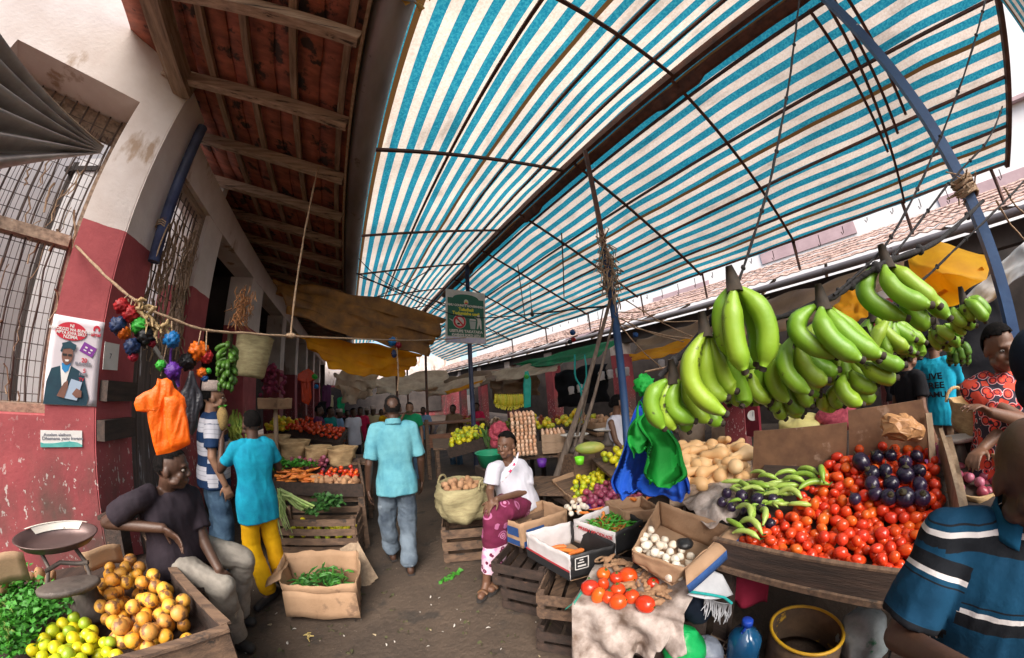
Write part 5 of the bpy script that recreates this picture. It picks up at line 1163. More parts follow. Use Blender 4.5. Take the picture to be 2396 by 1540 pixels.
# egg trays: trays stacked, eggs standing in them
M['pulp'] = mat('pulp_tray', (.40, .28, .19), (.30, .20, .13), 12, .95, .3, 60)
def egg_mesh():
    b = MB(); b.ell((0, 0, 0), (1, 1, 1.0), nu=12, nv=9); b.v = [V(p.x * .0215 * (1 - .14 * p.z), p.y * .0215 * (1 - .14 * p.z), p.z * .028) for p in b.v]; return b.mesh('egg', M['egg'])
me_egg = egg_mesh()
def tray_mesh(rim):
    b = MB(); n = 6
    b.grid(lambda u, v: (-.15 + .30 * u, -.15 + .30 * v, .012 * math.cos(u * 2 * math.pi * n) * math.cos(v * 2 * math.pi * n)), 24, 24, thick=.006); 
    if rim: b.box((0, -.152, .0), (.30, .006, .037)); b.box((0, .152, .0), (.30, .006, .037)); b.box((-.152, 0, .0), (.006, .29, .037)); b.box((.152, 0, .0), (.006, .29, .037))
    return b.mesh('egg_tray', M['pulp'])
me_tray, me_tray2 = tray_mesh(0), tray_mesh(1)
def eggstack(c, rz_, n, step, lab_t, lab_e, grp, all_top=True, sides=True):
    R3 = Matrix.Rotation(rz_, 3, 'Z'); ne = 0
    for k in range(n):
        j = V(rg.uniform(-.006, .006), rg.uniform(-.006, .006), 0)
        mobj('egg_tray', me_tray if sides else me_tray2, Vector(c) + j + V(0, 0, k * step + .02), (0, 0, rz_ + rg.uniform(-.03, .03)), 1, lab_t, 'egg tray', grp + ' trays')
        for a in range(6):
            for e in range(6):
                side = (e == 0 or a == 0); top = k == n - 1
                if not ((top and all_top) or (side and sides)): continue
                p = Vector(c) + j + R3 @ V(-.125 + .05 * a - (.012 if a == 0 else 0), -.125 + .05 * e - (.012 if e == 0 else 0), 0) + V(0, 0, k * step + .046)
                mobj('egg', me_egg, p, (rg.uniform(-.15, .15), rg.uniform(-.15, .15), rg.uniform(0, 6)), rg.uniform(.95, 1.06), lab_e, 'egg', grp)
e1 = at(1228, 1062, d=3.85); e2 = at(1296, 1055, d=4.0)
eggstack((e1.x, e1.y, e1.z), -.5, 11, .047, 'grey pulp tray in the tall stack of brown eggs', 'brown egg in the tall stack behind the woman', 'eggs in the tall stack')
eggstack((e2.x, e2.y, e2.z), -.6, 7, .036, 'grey pulp tray in the lower stack beside the tall egg stack', 'pale egg on top of the lower tray stack', 'eggs on the lower stack', True, False)
q = MB(); q.box((e1.x, e1.y, e1.z / 2 + .40), (.4, .4, max(.02, e1.z - .82))); 
# pink net of onions
M['pink_net'] = mat('pink_net', (.55, .09, .13), (.30, .03, .06), 30, .7, .6, 60, transl=.2)
nb = at(1168, 1012, d=3.75); nn_ = MB()
nn_.ell(nb, (.11, .09, .12)); nn_.ell(nb + V(-.06, .02, -.12), (.06, .06, .08))
for k in range(40): e_ = V(rg.gauss(0, 1), rg.gauss(0, 1), rg.gauss(0, 1)).normalized(); nn_.ell(nb + V(e_.x * .105, e_.y * .085, e_.z * .115), (.034,) * 3, nu=9, nv=6)
nn2 = remesh(nn_, .010, 1); tag(nn2.build('onion_net', M['pink_net']), 'pink net bag of onions hanging beside the tall egg stack', 'onion net')
# pans of two more scales on the far table
M['enamel'] = mat('white_enamel', (.66, .62, .58), (.52, .48, .44), 8, .4, spots=((.25, .2, .17), 14, .63))
for (a, c, d, lab) in ((1345, 1019, 3.7, 'scale with pale oval pan left of the blue post'), (1420, 1006, 4.0, 'scale with white oval pan in front of the woman in white top')):
    p = at(a, c, d=d); s2 = thing('weighing_scale', lab, 'scale', (p.x, p.y, p.z - .2)); R3 = Matrix.Rotation(-.75, 3, 'Z')
    q = MB(); q.lathe([(0, -.015), (.12, -.013), (.172, .010), (.176, .015), (.165, .010), (.12, -.004), (0, -.006)], 30, p, R3, sy=.62); q.build('pan', M['enamel'], s2)
    q = MB(); q.lathe([(.10, -.20), (.095, -.16), (.05, -.12), (.035, -.02)], 16, p); q.build('base', M['iron'], s2)
    q = MB(); q.bar((p.x, p.y, .0), (p.x, p.y, p.z - .205), .34, .30, (0, 1, 0)); tag(q.build('wooden_block', M['crate_wood']), 'wooden block under the ' + lab.replace('scale with ', '') , 'block')
# leaning poles and the bundle on the blue post
for (a, c, d0, a2, c2, d1, r0, lab) in ((1338, 1010, 3.55, 1428, 700, 3.15, .024, 'grey leaning pole left of the blue post, thicker at its foot'), (1368, 1000, 3.45, 1436, 745, 3.2, .016, 'second grey leaning pole tied to the blue post'), (1355, 1000, 3.6, 1412, 720, 3.25, .010, 'thin grey stick leaning left of the blue post')):
    p, p2 = at(a, c, d=d0), at(a2, c2, d=d1); dr = (p - p2); foot = p + dr * ((p.z - .0) / -dr.z) if dr.z < 0 else p
    q = MB(); q.tube([foot, p.lerp(foot, .5), p, p.lerp(p2, .3) + V(.02, .01, 0), p.lerp(p2, .65), p2], [r0 * 2.2, r0 * 1.9, r0 * 1.6, r0 * 1.1, r0 * .9, r0 * .7], 9); tag(q.build('wooden_pole', mat('grey_pole' + str(a), (.25, .20, .165), (.14, .105, .085), 8, .85, .4, 30, (4, 4, .6))), lab, 'pole')
q = MB(); 
for k in range(150):
    a = rg.uniform(0, 6.3); z = rg.gauss(2.98, .20); r = .045 + .02 * rg.random(); p = V(2.5 + r * math.cos(a), 2.05 + r * math.sin(a), z); q.tube([p, p + V(rg.uniform(-.07, .07), rg.uniform(-.07, .07), rg.uniform(-.09, .03)), p + V(rg.uniform(-.1, .1), rg.uniform(-.1, .1), -rg.uniform(.05, .22))], .006, 4)
tag(q.build('rope_bundle', M['rope']), 'tangled bundle of twine bound round the blue post', 'twine', kind='stuff')

# ---------------------------------------------------------------- boxes of the near right stall
table('box_stand', 'low dark board under the lemon box and red onions', [tuple(at(1270, 1150, z=.58)[:2]), tuple(at(1345, 1190, z=.58)[:2]), tuple(at(1640, 1175, z=.58)[:2]), tuple(at(1460, 1075, z=.58)[:2])], .585, 'dark_wood')
M['purple_sheet'] = cloth('purple_sheet', (.20, .06, .50), (.12, .03, .34), .2, bm=.6)
M['plastic_white'] = cloth('white_plastic', (.66, .62, .62), (.50, .44, .43), .25, bm=.6)
lemb = [at(1290, 1122, z=.70), at(1342, 1168, z=.68), at(1452, 1122, z=.68), at(1438, 1066, z=.74)]
cardbox('cardboard_box', 'wide cardboard tray of yellow lemons left of the blue bag', lemb, .10, sag=.01)
PLm = [tuple(at(a, c, z=.64)[:2]) for a, c in ((1334, 1140), (1375, 1112), (1425, 1090), (1446, 1100), (1446, 1124), (1395, 1152), (1348, 1165))]
tp = heap(PLm, 110, .0255, .595, lambda x, y: .735, 5); scatter('lemon', me_lim, tp, 'small yellow lemon in the wide cardboard tray', 'lemon', 'lemons in the cardboard tray', 4, sc=(.95, 1.15))
POn = [tuple(at(a, c, z=.64)[:2]) for a, c in ((1352, 1170), (1400, 1150), (1440, 1132), (1475, 1140), (1500, 1155), (1462, 1178), (1385, 1180))]
tp = heap(POn, 85, .029, .59, .72, 6); scatter('onion', me_oni, tp, 'red onion in the heap in front of the lemon tray', 'onion', 'red onions by the lemon tray', 4, sc=(.95, 1.15))
q = MB(); a0, a1, a2, a3 = at(1335, 1178, z=.605), at(1392, 1196, z=.60), at(1500, 1182, z=.605), at(1430, 1150, z=.60); q.grid(lambda u, v: a0.lerp(a1, v).lerp(a3.lerp(a2, v), u) + V(0, 0, .012 * noise.noise(V(u * 6, v * 5, 2))), 10, 6, thick=.003); tag(q.build('plastic_sheet', M['purple_sheet']), 'purple plastic sheet under the red onions', 'plastic sheet')
me_gar = meshes('garlic', lambda i: scaled(ball(i, (1, 1, .82), .14, -.34), .0225), 3, M['garlic'])
tp = heap([tuple(at(a, c, z=.62)[:2]) for a, c in ((1322, 1190), (1350, 1176), (1376, 1186), (1360, 1202), (1335, 1206))], 14, .026, .60, .655, 8); scatter('garlic', me_gar, tp, 'white garlic bulb between the empty box and the red onions', 'garlic', 'garlic beside the red onions', 3, sc=(1, 1.3))
# box A: empty brown box with blue marks
rA = [at(1158, 1205, z=.66), at(1270, 1170, z=.66), at(1327, 1191, z=.66), at(1219, 1226, z=.66)]
bA = [p + V(0, 0, -.215) + (sum(rA, V(0, 0, 0)) / 4 - p) * .03 for p in rA]; bxA, _ = cardbox('cardboard_box', 'empty brown cardboard box with blue printed squares nearest the woman', rA, .2, bot=bA, sag=.006, seed=2)
M['blue_print'] = mat('blue_print', (.02, .075, .24), (.016, .055, .18), 20, .8)
M['white_print'] = mat('white_print', (.62, .60, .58), rough=.8); M['black_print'] = mat('black_print', (.018, .018, .02), rough=.8); M['red_print_'] = mat('red_ink', (.45, .04, .05), rough=.8)
def patch(par, A, B_, A2, B2, u0, u1, v0, v1, m, name='print', off=.008):
    """a printed rectangle on the box side A-B (rim) / A2-B2 (base)"""
    f = lambda u, v: A2.lerp(B2, u).lerp(A.lerp(B_, u), v)
    nn = (B_ - A).cross(A2 - A).normalized(); c = f(.5, .5)
    if nn.dot(EYE - c) < 0: nn = -nn
    q = MB(); P = [f(u0, v0), f(u1, v0), f(u1, v1), f(u0, v1)]; q.add([p + nn * off for p in P] + [p + nn * (off - .002) for p in P], [(0, 1, 2, 3), (7, 6, 5, 4), (0, 4, 5, 1), (1, 5, 6, 2), (2, 6, 7, 3), (3, 7, 4, 0)]); return q.build(name, M[m], par)
patch(bxA, rA[3], rA[0], bA[3], bA[0], .10, .52, .42, .78, 'blue_print'); patch(bxA, rA[3], rA[0], bA[3], bA[0], .62, .95, .42, .78, 'blue_print'); patch(bxA, rA[3], rA[0], bA[3], bA[0], .08, .95, .04, .26, 'blue_print'); patch(bxA, rA[2], rA[3], bA[2], bA[3], .55, .92, .35, .72, 'blue_print', off=.014); patch(bxA, rA[2], rA[3], bA[2], bA[3], .70, .98, .02, .26, 'blue_print', off=.014)
# box B: white and black box with a red line, carrots inside
rB = [at(1230, 1246, z=.63), at(1335, 1219, z=.63), at(1440, 1272, z=.60), at(1334, 1301, z=.60)]
bB = [p + V(0, 0, -.20) + (sum(rB, V(0, 0, 0)) / 4 - p) * .04 for p in rB]
M['box_white'] = mat('printed_white_board', (.66, .63, .64), (.54, .50, .50), 6, .8, spots=((.30, .24, .21), 9, .64)); M['box_black'] = mat('printed_black_board', (.025, .024, .026), (.012, .012, .013), 6, .55, spots=((.30, .22, .16), 9, .67))
bxB, _ = cardbox('cardboard_box', 'white and black printed box with a red line and three carrots inside', rB, .2, mats=['box_white', 'box_black', 'box_black', 'box_white'], bot=bB, sag=.008, seed=5)
patch(bxB, rB[3], rB[0], bB[3], bB[0], .0, 1, .02, .36, 'black_print', off=.012); patch(bxB, rB[3], rB[0], bB[3], bB[0], .0, 1, .36, .43, 'red_print_', off=.013)
fB = lambda u, v: bB[2].lerp(bB[3], u).lerp(rB[2].lerp(rB[3], u), v)
nB = (rB[3] - rB[2]).cross(bB[2] - rB[2]).normalized(); nB = nB if nB.dot(EYE - rB[2]) > 0 else -nB
for (u0, v0, u1, v1) in ((.62, .42, .92, .45), (.62, .86, .92, .89), (.62, .42, .64, .89), (.90, .42, .92, .89), (.68, .52, .86, .58), (.72, .66, .86, .70), (.74, .76, .82, .80)): patch(bxB, rB[2], rB[3], bB[2], bB[3], u0, u1, v0, v1, 'white_print', off=.013)
q = MB(); cH = fB(.36, .58) + nB * .012; uu = (rB[3] - rB[2]).normalized(); q.grid(lambda u, v: cH + uu * (.045 * math.cos(2 * math.pi * u) * (.4 + .6 * v)) + V(0, 0, .026 * math.sin(2 * math.pi * u) * (.4 + .6 * v)) + nB * .004 * (1 - v), 18, 2, thick=.002); q.build('hand_hole', M['card'], bxB)
for (a, c, r) in ((1322, 1290, .6), (1300, 1283, 1.2), (1345, 1295, 1.5)): p = at(a, c, z=.47); mobj('carrot', me_car[0], p, (0, 0, r), 1.15, 'orange carrot lying in the white and black printed box', 'carrot', 'carrots in the printed box')
# box C: chilies
rC = [at(1342, 1215, z=.67), at(1430, 1181, z=.67), at(1504, 1216, z=.66), at(1440, 1247, z=.65)]
bC = [p + V(0, 0, -.19) for p in rC]
bxC, _ = cardbox('cardboard_box', 'white printed box of green chilies with red lettering', rC, .2, mats=['box_white', 'box_black', 'box_black', 'box_white'], bot=bC, sag=.004, seed=9)
me_chi = meshes('chili', lambda i: (lambda b: b.tube([(.012 * math.sin(k), .07 * (k / 4 - .5), .004 * k) for k in range(5)], [.003, .007, .0075, .006, .002], 7))(MB()), 2, mat('chili_skin', (.05, .28, .02), (.02, .16, .015), 9, .3, rnd=[(.05, .30, .02), (.03, .20, .015), (.12, .36, .03), (.45, .05, .01)]))
PC = [tuple(p[:2]) for p in [V(*q) for q in rC]]; cC = sum(rC, V(0, 0, 0)) / 4
for k in range(150):
    while True:
        x, y = rg.uniform(cC.x - .25, cC.x + .25), rg.uniform(cC.y - .25, cC.y + .25)
        if inpoly(x, y, [tuple(V(*p[:2], 0).lerp(V(cC.x, cC.y, 0), .12)[:2]) for p in PC]): break
    mobj('chili', rg.choice(me_chi), (x, y, .585 + rg.uniform(0, .04)), (rg.uniform(-.3, .3), rg.uniform(-.3, .3), rg.uniform(0, 6.3)), rg.uniform(.8, 1.15), 'small green chili in the white printed box', 'chili', 'chilies in the printed box')
q = MB(); q.add([p.lerp(cC, .04) - V(0, 0, .09) for p in rC], [(0, 1, 2, 3)]); q.add([p.lerp(cC, .04) - V(0, 0, .18) for p in rC], [(3, 2, 1, 0)]); tag(q.build('chilies', me_chi[0].materials[0]), 'lower layer of chilies filling the white printed box', 'chilies', kind='stuff')
for (a, c, r, d) in ((1362, 1198, .4, .63), (1408, 1206, 2.2, .63), (1395, 1190, 1.0, .635)): p = at(a, c, z=d); mobj('carrot', me_car[1], p, (0, 0, r), .9, 'orange carrot lying among the green chilies', 'carrot', 'carrots among the chilies')
fC0, fC1 = rC[0], rC[3]; nC = (fC1 - fC0).cross(V(0, 0, -1)).normalized(); nC = nC if nC.dot(EYE - fC0) > 0 else -nC
q = text_mb('FRESH PRODUCE', .034, frame(fC0.lerp(fC1, .55) + V(0, 0, -.045) + nC * .014, fC1 - fC0, (0, 0, 1)), .001, 1.15); q.build('lettering', M['red_print_'], bxC)
q = text_mb('OF KENYA', .026, frame(fC0.lerp(fC1, .72) + V(0, 0, -.085) + nC * .014, fC1 - fC0, (0, 0, 1)), .001, 1.1); q.build('lettering', M['red_print_'], bxC)
# empty fold-over box behind it
rD = [at(1415, 1172, z=.70), at(1500, 1160, z=.72), at(1545, 1190, z=.71), at(1460, 1195, z=.69)]
cardbox('cardboard_box', 'shallow brown box with carrots and eggplants behind the chili box', rD, .1, sag=.006, seed=13)
for (a, c, r) in ((1470, 1168, .3), (1520, 1165, 1.8), (1545, 1150, .5)): p = at(a, c, z=.70); mobj('carrot', me_car[2], p, (0, 0, r), 1.0, 'pale carrot in the shallow box behind the chilies', 'carrot', 'carrots behind the chili box')
# box G: tilted garlic box
rG = [at(1478, 1286, z=.79), at(1541, 1172, z=.82), at(1708, 1232, z=.80), at(1602, 1330, z=.77)]
cG = sum(rG, V(0, 0, 0)) / 4
bG = [p + V(0, 0, -.17) + (cG - p) * .10 for p in rG]; bG[0] = at(1480, 1312, z=.71); bG[3] = at(1572, 1370, z=.64); 
bG = [bG[0], bG[1], bG[2], bG[3]]
bxG, _ = cardbox('cardboard_box', 'tilted open cardboard box of garlic with a wide folded flap', rG, .17, bot=bG, sag=.004, seed=17)
fl0, fl1 = at(1742, 1246, z=.78), at(1607, 1370, z=.72)
q = MB(); q.grid(lambda u, v: rG[2].lerp(rG[3], u).lerp(fl0.lerp(fl1, u), v) + V(0, 0, .012 * math.sin(math.pi * v)), 8, 5, thick=.007); q.build('flap', M['card'], bxG)
q = MB(); q.grid(lambda u, v: (fl0.lerp(fl1, u)).lerp(fl0.lerp(fl1, u) + V(.02, -.01, -.05), v), 8, 2, thick=.004); q.build('printed_edge', M['blue_print'], bxG)
q = MB(); q.add([fl1 + V(0, 0, -.012), rG[3] + V(0, 0, -.012), bG[3] + V(.01, -.02, 0), fl1 + V(.03, -.02, -.10)], [(0, 1, 2, 3), (3, 2, 1, 0)]); 
gz = lambda x, y: bG[0].z + ((bG[1].z - bG[0].z) * .5)
nG = (bG[1] - bG[0]).cross(bG[3] - bG[0]).normalized(); gz = lambda x, y: bG[0].z - ((x - bG[0].x) * nG.x + (y - bG[0].y) * nG.y) / nG.z + .008
PG = [tuple(p[:2]) for p in (bG[0].lerp(bG[1], .04).lerp(bG[3], .04), bG[0].lerp(bG[1], .55), bG[3].lerp(bG[2], .55), bG[3].lerp(bG[2], .03))]
tp = heap(PG, 46, .026, gz, lambda x, y: gz(x, y) + .075, 4); scatter('garlic', me_gar, tp, 'white garlic bulb in the tilted cardboard box', 'garlic', 'garlic in the tilted box', 3, sc=(1, 1.25))
bgp = at(1602, 1272, z=.72); q = MB(); q.ell(bgp, (.055, .05, .032)); q.v = [p + noise.noise_vector(p * 30) * .006 for p in q.v]; tag(q.build('black_bag', mat('black_plastic', (.010, .010, .011), (.02, .02, .022), 30, .3, .5, 60)), 'small crumpled black plastic bag lying on the garlic', 'plastic bag')
# crates under the boxes
slat_crate('slatted_crate', 'weathered slatted crate directly under the brown box with blue squares', (1.20, 1.98, .22), .52, .40, .22, rz_=.62, nslat=2, m='dark_wood')
slat_crate('slatted_crate', 'dark slatted crate on the floor under the weathered one', (1.24, 1.92, 0), .50, .42, .215, rz_=.60, nslat=2, m='dark_wood')
slat_crate('slatted_crate', 'brown slatted crate under the white and black printed box', (1.28, 1.50, .20), .50, .44, .215, rz_=.70, nslat=2)
slat_crate('slatted_crate', 'bottom slatted crate nearest the lane under the printed box', (1.22, 1.42, 0), .50, .44, .195, rz_=.66, nslat=2, m='dark_wood')
slat_crate('slatted_crate', 'slatted crate hidden under the stained white sack', (1.42, 1.08, 0), .50, .46, .50, rz_=.5, nslat=4, m='dark_wood')
slat_crate('slatted_crate', 'upright slatted crate under the chili box', (1.66, 1.52, 0), .48, .44, .46, rz_=.5, nslat=4, m='dark_wood')
slat_crate('slatted_crate', 'upright slatted crate under the tilted garlic box', (1.66, 1.0, 0), .46, .44, .60, rz_=.4, nslat=4, m='dark_wood')
# stained sack with tomatoes and ginger
M['sack'] = cloth('stained_sack', (.54, .46, .42), (.15, .10, .075), .12, 7, .85, .9)
S0, S1, S2, S3 = at(1392, 1322, z=.54), at(1650, 1345, z=.60), at(1600, 1440, z=.54), at(1338, 1418, z=.545)
dn0, dn1 = at(1330, 1530, z=.12), at(1545, 1620, z=.10)
def sackf(u, v):
    if v < .45: p = S0.lerp(S1, u).lerp(S3.lerp(S2, u), v / .45); return p + V(0, 0, .016 * noise.noise(p * 9) + .006 * noise.noise(p * 25) + .012)
    w = (v - .45) / .55; p = S3.lerp(S2, u); f = .050 * w ** .7 * math.sin(u * 21 + 2.5 * math.sin(4 * w + u * 3)) + .07 * w * noise.noise(V(u * 6, w * 2.2, 4)) + .03 * noise.noise(V(u * 14, w * 6, 9)) * w; hang = .47 * (.75 + .25 * math.sin(u * 5 + 1)) * (1 - .35 * max(0, u - .7) / .3)
    return p + V(-.62, -.68, 0) * (f + .05 * math.sin(w * 1.5)) + V(0, 0, .012 - hang * w - .03 * (w * (1 - w)))
q = MB(); q.grid(sackf, 70, 48, thick=.003); tag(q.build('sack_cloth', M['sack']), 'stained white sack draped over the crates under large tomatoes and ginger', 'sack')
q = MB(); t0, t1 = at(1345, 1408, z=.57), at(1372, 1365, z=.575); q.grid(lambda u, v: t1.lerp(t0, u) + V(-.02 * v, -.02 * v, -.07 * v * u + .004), 8, 3, thick=.003); q.grid(lambda u, v: t0.lerp(at(1320, 1428, z=.50), v) + V(.012 * u, 0, .01 * u), 3, 5, thick=.003); tag(q.build('green_hem', mat('green_hem', (.05, .30, .22), (.03, .2, .15), 20, .8)), 'frayed green hem along the left edge of the stained sack', 'hem')
big = [(1380, 1375, 1.35, 0), (1412, 1343, 1.1, 0), (1412, 1367, 1.0, 1), (1400, 1393, 1.15, 1), (1423, 1397, 1.0, 0), (1446, 1380, 1.1, 2), (1446, 1408, 1.25, 3), (1478, 1396, 1.1, 0), (1510, 1414, 1.35, 3), (1442, 1352, 1.0, 0), (1528, 1364, .9, 2), (1470, 1348, 1.5, 3)]
for i, (a, c, s, k) in enumerate(big):
    p = at(a, c, z=.592); s *= 1.42; M_ = me_tom[k]; o = mobj('large_tomato', M_, p, (rg.uniform(-.5, .5) + (1.2 if k == 3 else 0), rg.uniform(-.4, .4), rg.uniform(0, 6)), s, 'large orange red tomato on the stained white sack', 'tomato', 'large tomatoes on the sack')
    q = MB(); 
    for j in range(5): an = j * 1.257; q.add([V(.003 * math.cos(an + 1.5), .003 * math.sin(an + 1.5), .0245), V(.011 * math.cos(an), .011 * math.sin(an), .0255), V(.003 * math.cos(an - 1.5), .003 * math.sin(an - 1.5), .0245), V(0, 0, .027)], [(0, 1, 3), (1, 2, 3)])
    q.tube([(0, 0, .024), (0, 0, .031)], .002, 5); q.build('calyx', M['calyx'], o, local=True)
def ginger_mb(i):
    b = MB(); r2 = random.Random(i * 3 + 2)
    for k in range(7):
        a = r2.uniform(0, 6.3); c = V(r2.gauss(0, .022), r2.gauss(0, .018), r2.uniform(0, .012)); b.ell(c, (r2.uniform(.012, .020),) * 2 + (.012,), nu=8, nv=6); limb(b, c, c + V(math.cos(a), math.sin(a), .2) * .022, .011, .008, 7)
    return remesh(b, .0045, 1)
me_gin = [ginger_mb(i).mesh('ginger', M['ginger']) for i in range(3)]
for k, (a, c) in enumerate(((1440, 1318), (1462, 1322), (1425, 1325), (1490, 1335), (1505, 1345), (1475, 1330), (1450, 1335), (1485, 1368), (1510, 1378), (1530, 1385), (1545, 1395), (1525, 1400), (1540, 1410), (1500, 1392), (1470, 1372), (1555, 1382), (1428, 1312), (1510, 1358))):
    p = at(a, c, z=.575); mobj('ginger_root', me_gin[k % 3], p, (rg.uniform(-.3, .3), rg.uniform(-.3, .3), k * 1.3), rg.uniform(.9, 1.25), 'knobbly brown ginger root on the stained white sack', 'ginger', 'ginger roots on the sack')
# white sack with teal hem and fringe
W0, W1 = at(1600, 1385, z=.62), at(1655, 1330, z=.66)
M['grey_sack'] = cloth('grey_white_sack', (.56, .57, .60), (.42, .43, .46), .15, 6, .8, .5)
q = MB(); w2_, w3_ = at(1715, 1392, d=1.62), at(1608, 1392, d=1.50); q.grid(lambda u, v: W1.lerp(at(1690, 1345, d=1.68), u).lerp(w3_.lerp(w2_, u), v) + V(-.03, -.02, .0) * math.sin(math.pi * u) * v, 12, 10, thick=.003); ws = tag(q.build('white_sack', M['grey_sack']), 'grey white sack with teal hem hanging below the tilted garlic box', 'sack')
M['teal_hem'] = mat('teal_hem', (.01, .34, .32), (.01, .25, .24), 20, .8)
q = MB(); h0, h1, h2 = at(1612, 1384, d=1.49), at(1665, 1392, d=1.53), at(1712, 1412, d=1.58); q.tube([h0, h1, at(1695, 1398, d=1.56), h2], .008, 6); tag(q.build('teal_hem', M['teal_hem']), 'teal hem along the edge of the grey white sack', 'hem')
q = MB()
for k in range(30):
    u = k / 29; p = h0.lerp(h2, .35 + .65 * u) + V(0, 0, -.015 * math.sin(u * 3)); q.tube([p, p + V(rg.uniform(-.012, .012), rg.uniform(-.012, .012), -.05), p + V(rg.uniform(-.02, .02), rg.uniform(-.02, .02), -rg.uniform(.08, .14))], [.004, .004, .0015], 4)
tag(q.build('frayed_fringe', M['grey_sack']), 'frayed white fringe hanging under the teal hemmed sack', 'fringe', kind='stuff')
# ---------------------------------------------------------------- tomato stall
ts = thing('tomato_stall', 'long dark plank stall with a sloping bed of tomatoes and hardboard back', 'stall', (2.0, .1, 0))
YL, YR, XF, XB = .70, -.95, 1.62, 2.52
sl_ = lambda x: .70 + (x - XF) * .33
q = MB(); q.add([(XF, YR, .68), (XF, YL, .68), (XB, YL, sl_(XB) - .02), (XB, YR, sl_(XB) - .02), (XF, YR, .65), (XF, YL, .65), (XB, YL, sl_(XB) - .05), (XB, YR, sl_(XB) - .05)], [(3, 2, 1, 0), (4, 5, 6, 7), (0, 1, 5, 4), (1, 2, 6, 5), (2, 3, 7, 6), (3, 0, 4, 7)]); q.build('bed', M['dark_wood'], ts)
q = MB(); q.bar((XF - .014, YL + .02, .725), (XF - .014, YR, .725), .025, .145); q.jitter(.003, 7); q.build('front_board', M['dark_wood'], ts)
q = MB(); q.bar((XF - .014, YL + .02, .803), (XF - .014, YR, .803), .032, .012); q.build('front_rail', M['crate_wood'], ts)
q = MB(); q.bar((XF - .02, YL, .645), (XF - .02, YR, .645), .05, .03); q.jitter(.003, 9); q.build('lower_rail', M['crate_wood'], ts)
for (x, y) in ((XF + .05, YL - .05), (XF + .05, YR + .05), (XB, YL), (XB, YR), (XF + .06, -.25)): q = MB(); q.box((x, y, .33), (.08, .08, .66)); q.build('leg', M['dark_wood'], ts)
q = MB(); q.bar((XF, -.425, .80), (XB + .05, -.455, 1.10), .022, .17); q.build('divider', M['pale_wood'], ts)
q = MB(); q.bar((XF + .25, -.46, .85), (XB + .0, -.485, 1.12), .05, .03); q.build('divider_rail', M['pale_wood'], ts)
M['hardboard'] = mat('hardboard', (.24, .125, .065), (.15, .075, .042), 7, .8, .3, 30, spots=((.34, .22, .15), 6, .60))
for (a, c, e, f, nm) in (((1762, 1010), (1982, 990), (1978, 1100), (1760, 1118), 0), ((1984, 962), (2160, 936), (2178, 1060), (1986, 1100), 1)):
    X = 2.5 + .03 * nm; P = [at(*k_, x=X) for k_ in (a, c, e, f)]; P = [p + V(.06 * (p.z - 1), 0, 0) for p in P]
    q = MB(); q.add(P + [p + V(.012, 0, 0) for p in P], [(0, 1, 2, 3), (7, 6, 5, 4), (0, 4, 5, 1), (1, 5, 6, 2), (2, 6, 7, 3), (3, 7, 4, 0)]); q.build('back_board', M['hardboard'], ts)
q = MB(); a_, c_ = at(2172, 968, x=2.50), at(2182, 1090, x=2.40); q.bar(a_, c_, .035, .05); q.build('corner_batten', M['pale_wood'], ts)
P0_, N0_ = V(XF, 0, sl_(XF) + .06), V(-.33, 0, 1).normalized()
def S(a, c, h=0): return atp(a, c, P0_ + V(0, 0, h), N0_)
PT = [tuple(S(a, c)[:2]) for a, c in ((1722, 1262), (1775, 1215), (1850, 1200), (1880, 1150), (1915, 1130), (1925, 1080), (1985, 1052), (2090, 1036), (2182, 1040), (2204, 1180), (2216, 1262), (2190, 1330), (2050, 1312), (1900, 1296))]
eg = [(2015, 1085, 1.2), (2052, 1072, .95), (2084, 1070, .85), (2118, 1088, .95), (2145, 1072, .8), (2040, 1112, 1.05), (2072, 1108, .9), (2040, 1138, 1.0), (2085, 1136, 1.0), (2118, 1116, 1.15), (2048, 1160, .9), (2078, 1168, 1.0), (2116, 1168, 1.2), (2152, 1140, .9), (2156, 1170, 1.0), (2000, 1172, .75), (2150, 1108, .9)]
av = []
for (a, c, s) in eg: p = S(a, c, .03); av.append((p.x, p.y, .030 * s))
tp = heap(PT, 236, .0285, lambda x, y: sl_(x) - .01, lambda x, y: sl_(x) + .088 + .02 * noise.noise(V(x * 4, y * 4, 0)), 12, [(a, c, r * .8) for a, c, r in av])
print('TOMATOES', len(tp))
scatter('tomato', me_tom, tp, 'red tomato in the big heap of the tomato stall', 'tomato', 'tomatoes on the big stall', 4, sc=(.95, 1.32))
q = MB(); rgx = random.Random(3); n_ = 0
while n_ < 420:
    x, y = rgx.uniform(XF + .03, XB - .03), rgx.uniform(-.40, .62)
    if inpoly(x, y, PT): q.ell((x, y, sl_(x) + rgx.uniform(.0, .035)), (.026, .026, .025), nu=8, nv=6); n_ += 1
tag(q.build('tomatoes', M['tomato']), 'lower layer of red tomatoes filling the bed of the tomato stall', 'tomatoes', kind='stuff')
me_eg = meshes('eggplant', lambda i: scaled(ball(i, ((1, 1, .95), (.95, .95, 1.15))[i], .05, .05), .040), 2, M['eggplant'])
def calyx_mb():
    q = MB(); q.lathe([(.016, .036), (.010, .041), (.004, .043), (.0035, .056), (0, .056)], 8); return q
me_cal = calyx_mb().mesh('stalk', M['stalk'])
def eggp(a, c, s, h, lab, grp):
    p = S(a, c, h); o = mobj('eggplant', rg.choice(me_eg), p + V(0, 0, .01), (rg.uniform(-.9, .9), rg.uniform(-.9, .9), rg.uniform(0, 6)), s, lab, 'eggplant', grp); c_ = bpy.data.objects.new('stalk', me_cal); COL.objects.link(c_); c_.parent = o
for (a, c, s) in eg: eggp(a, c, s * 1.14, .05, 'round dark purple eggplant on top of the tomato heap', 'eggplants on the tomato heap')
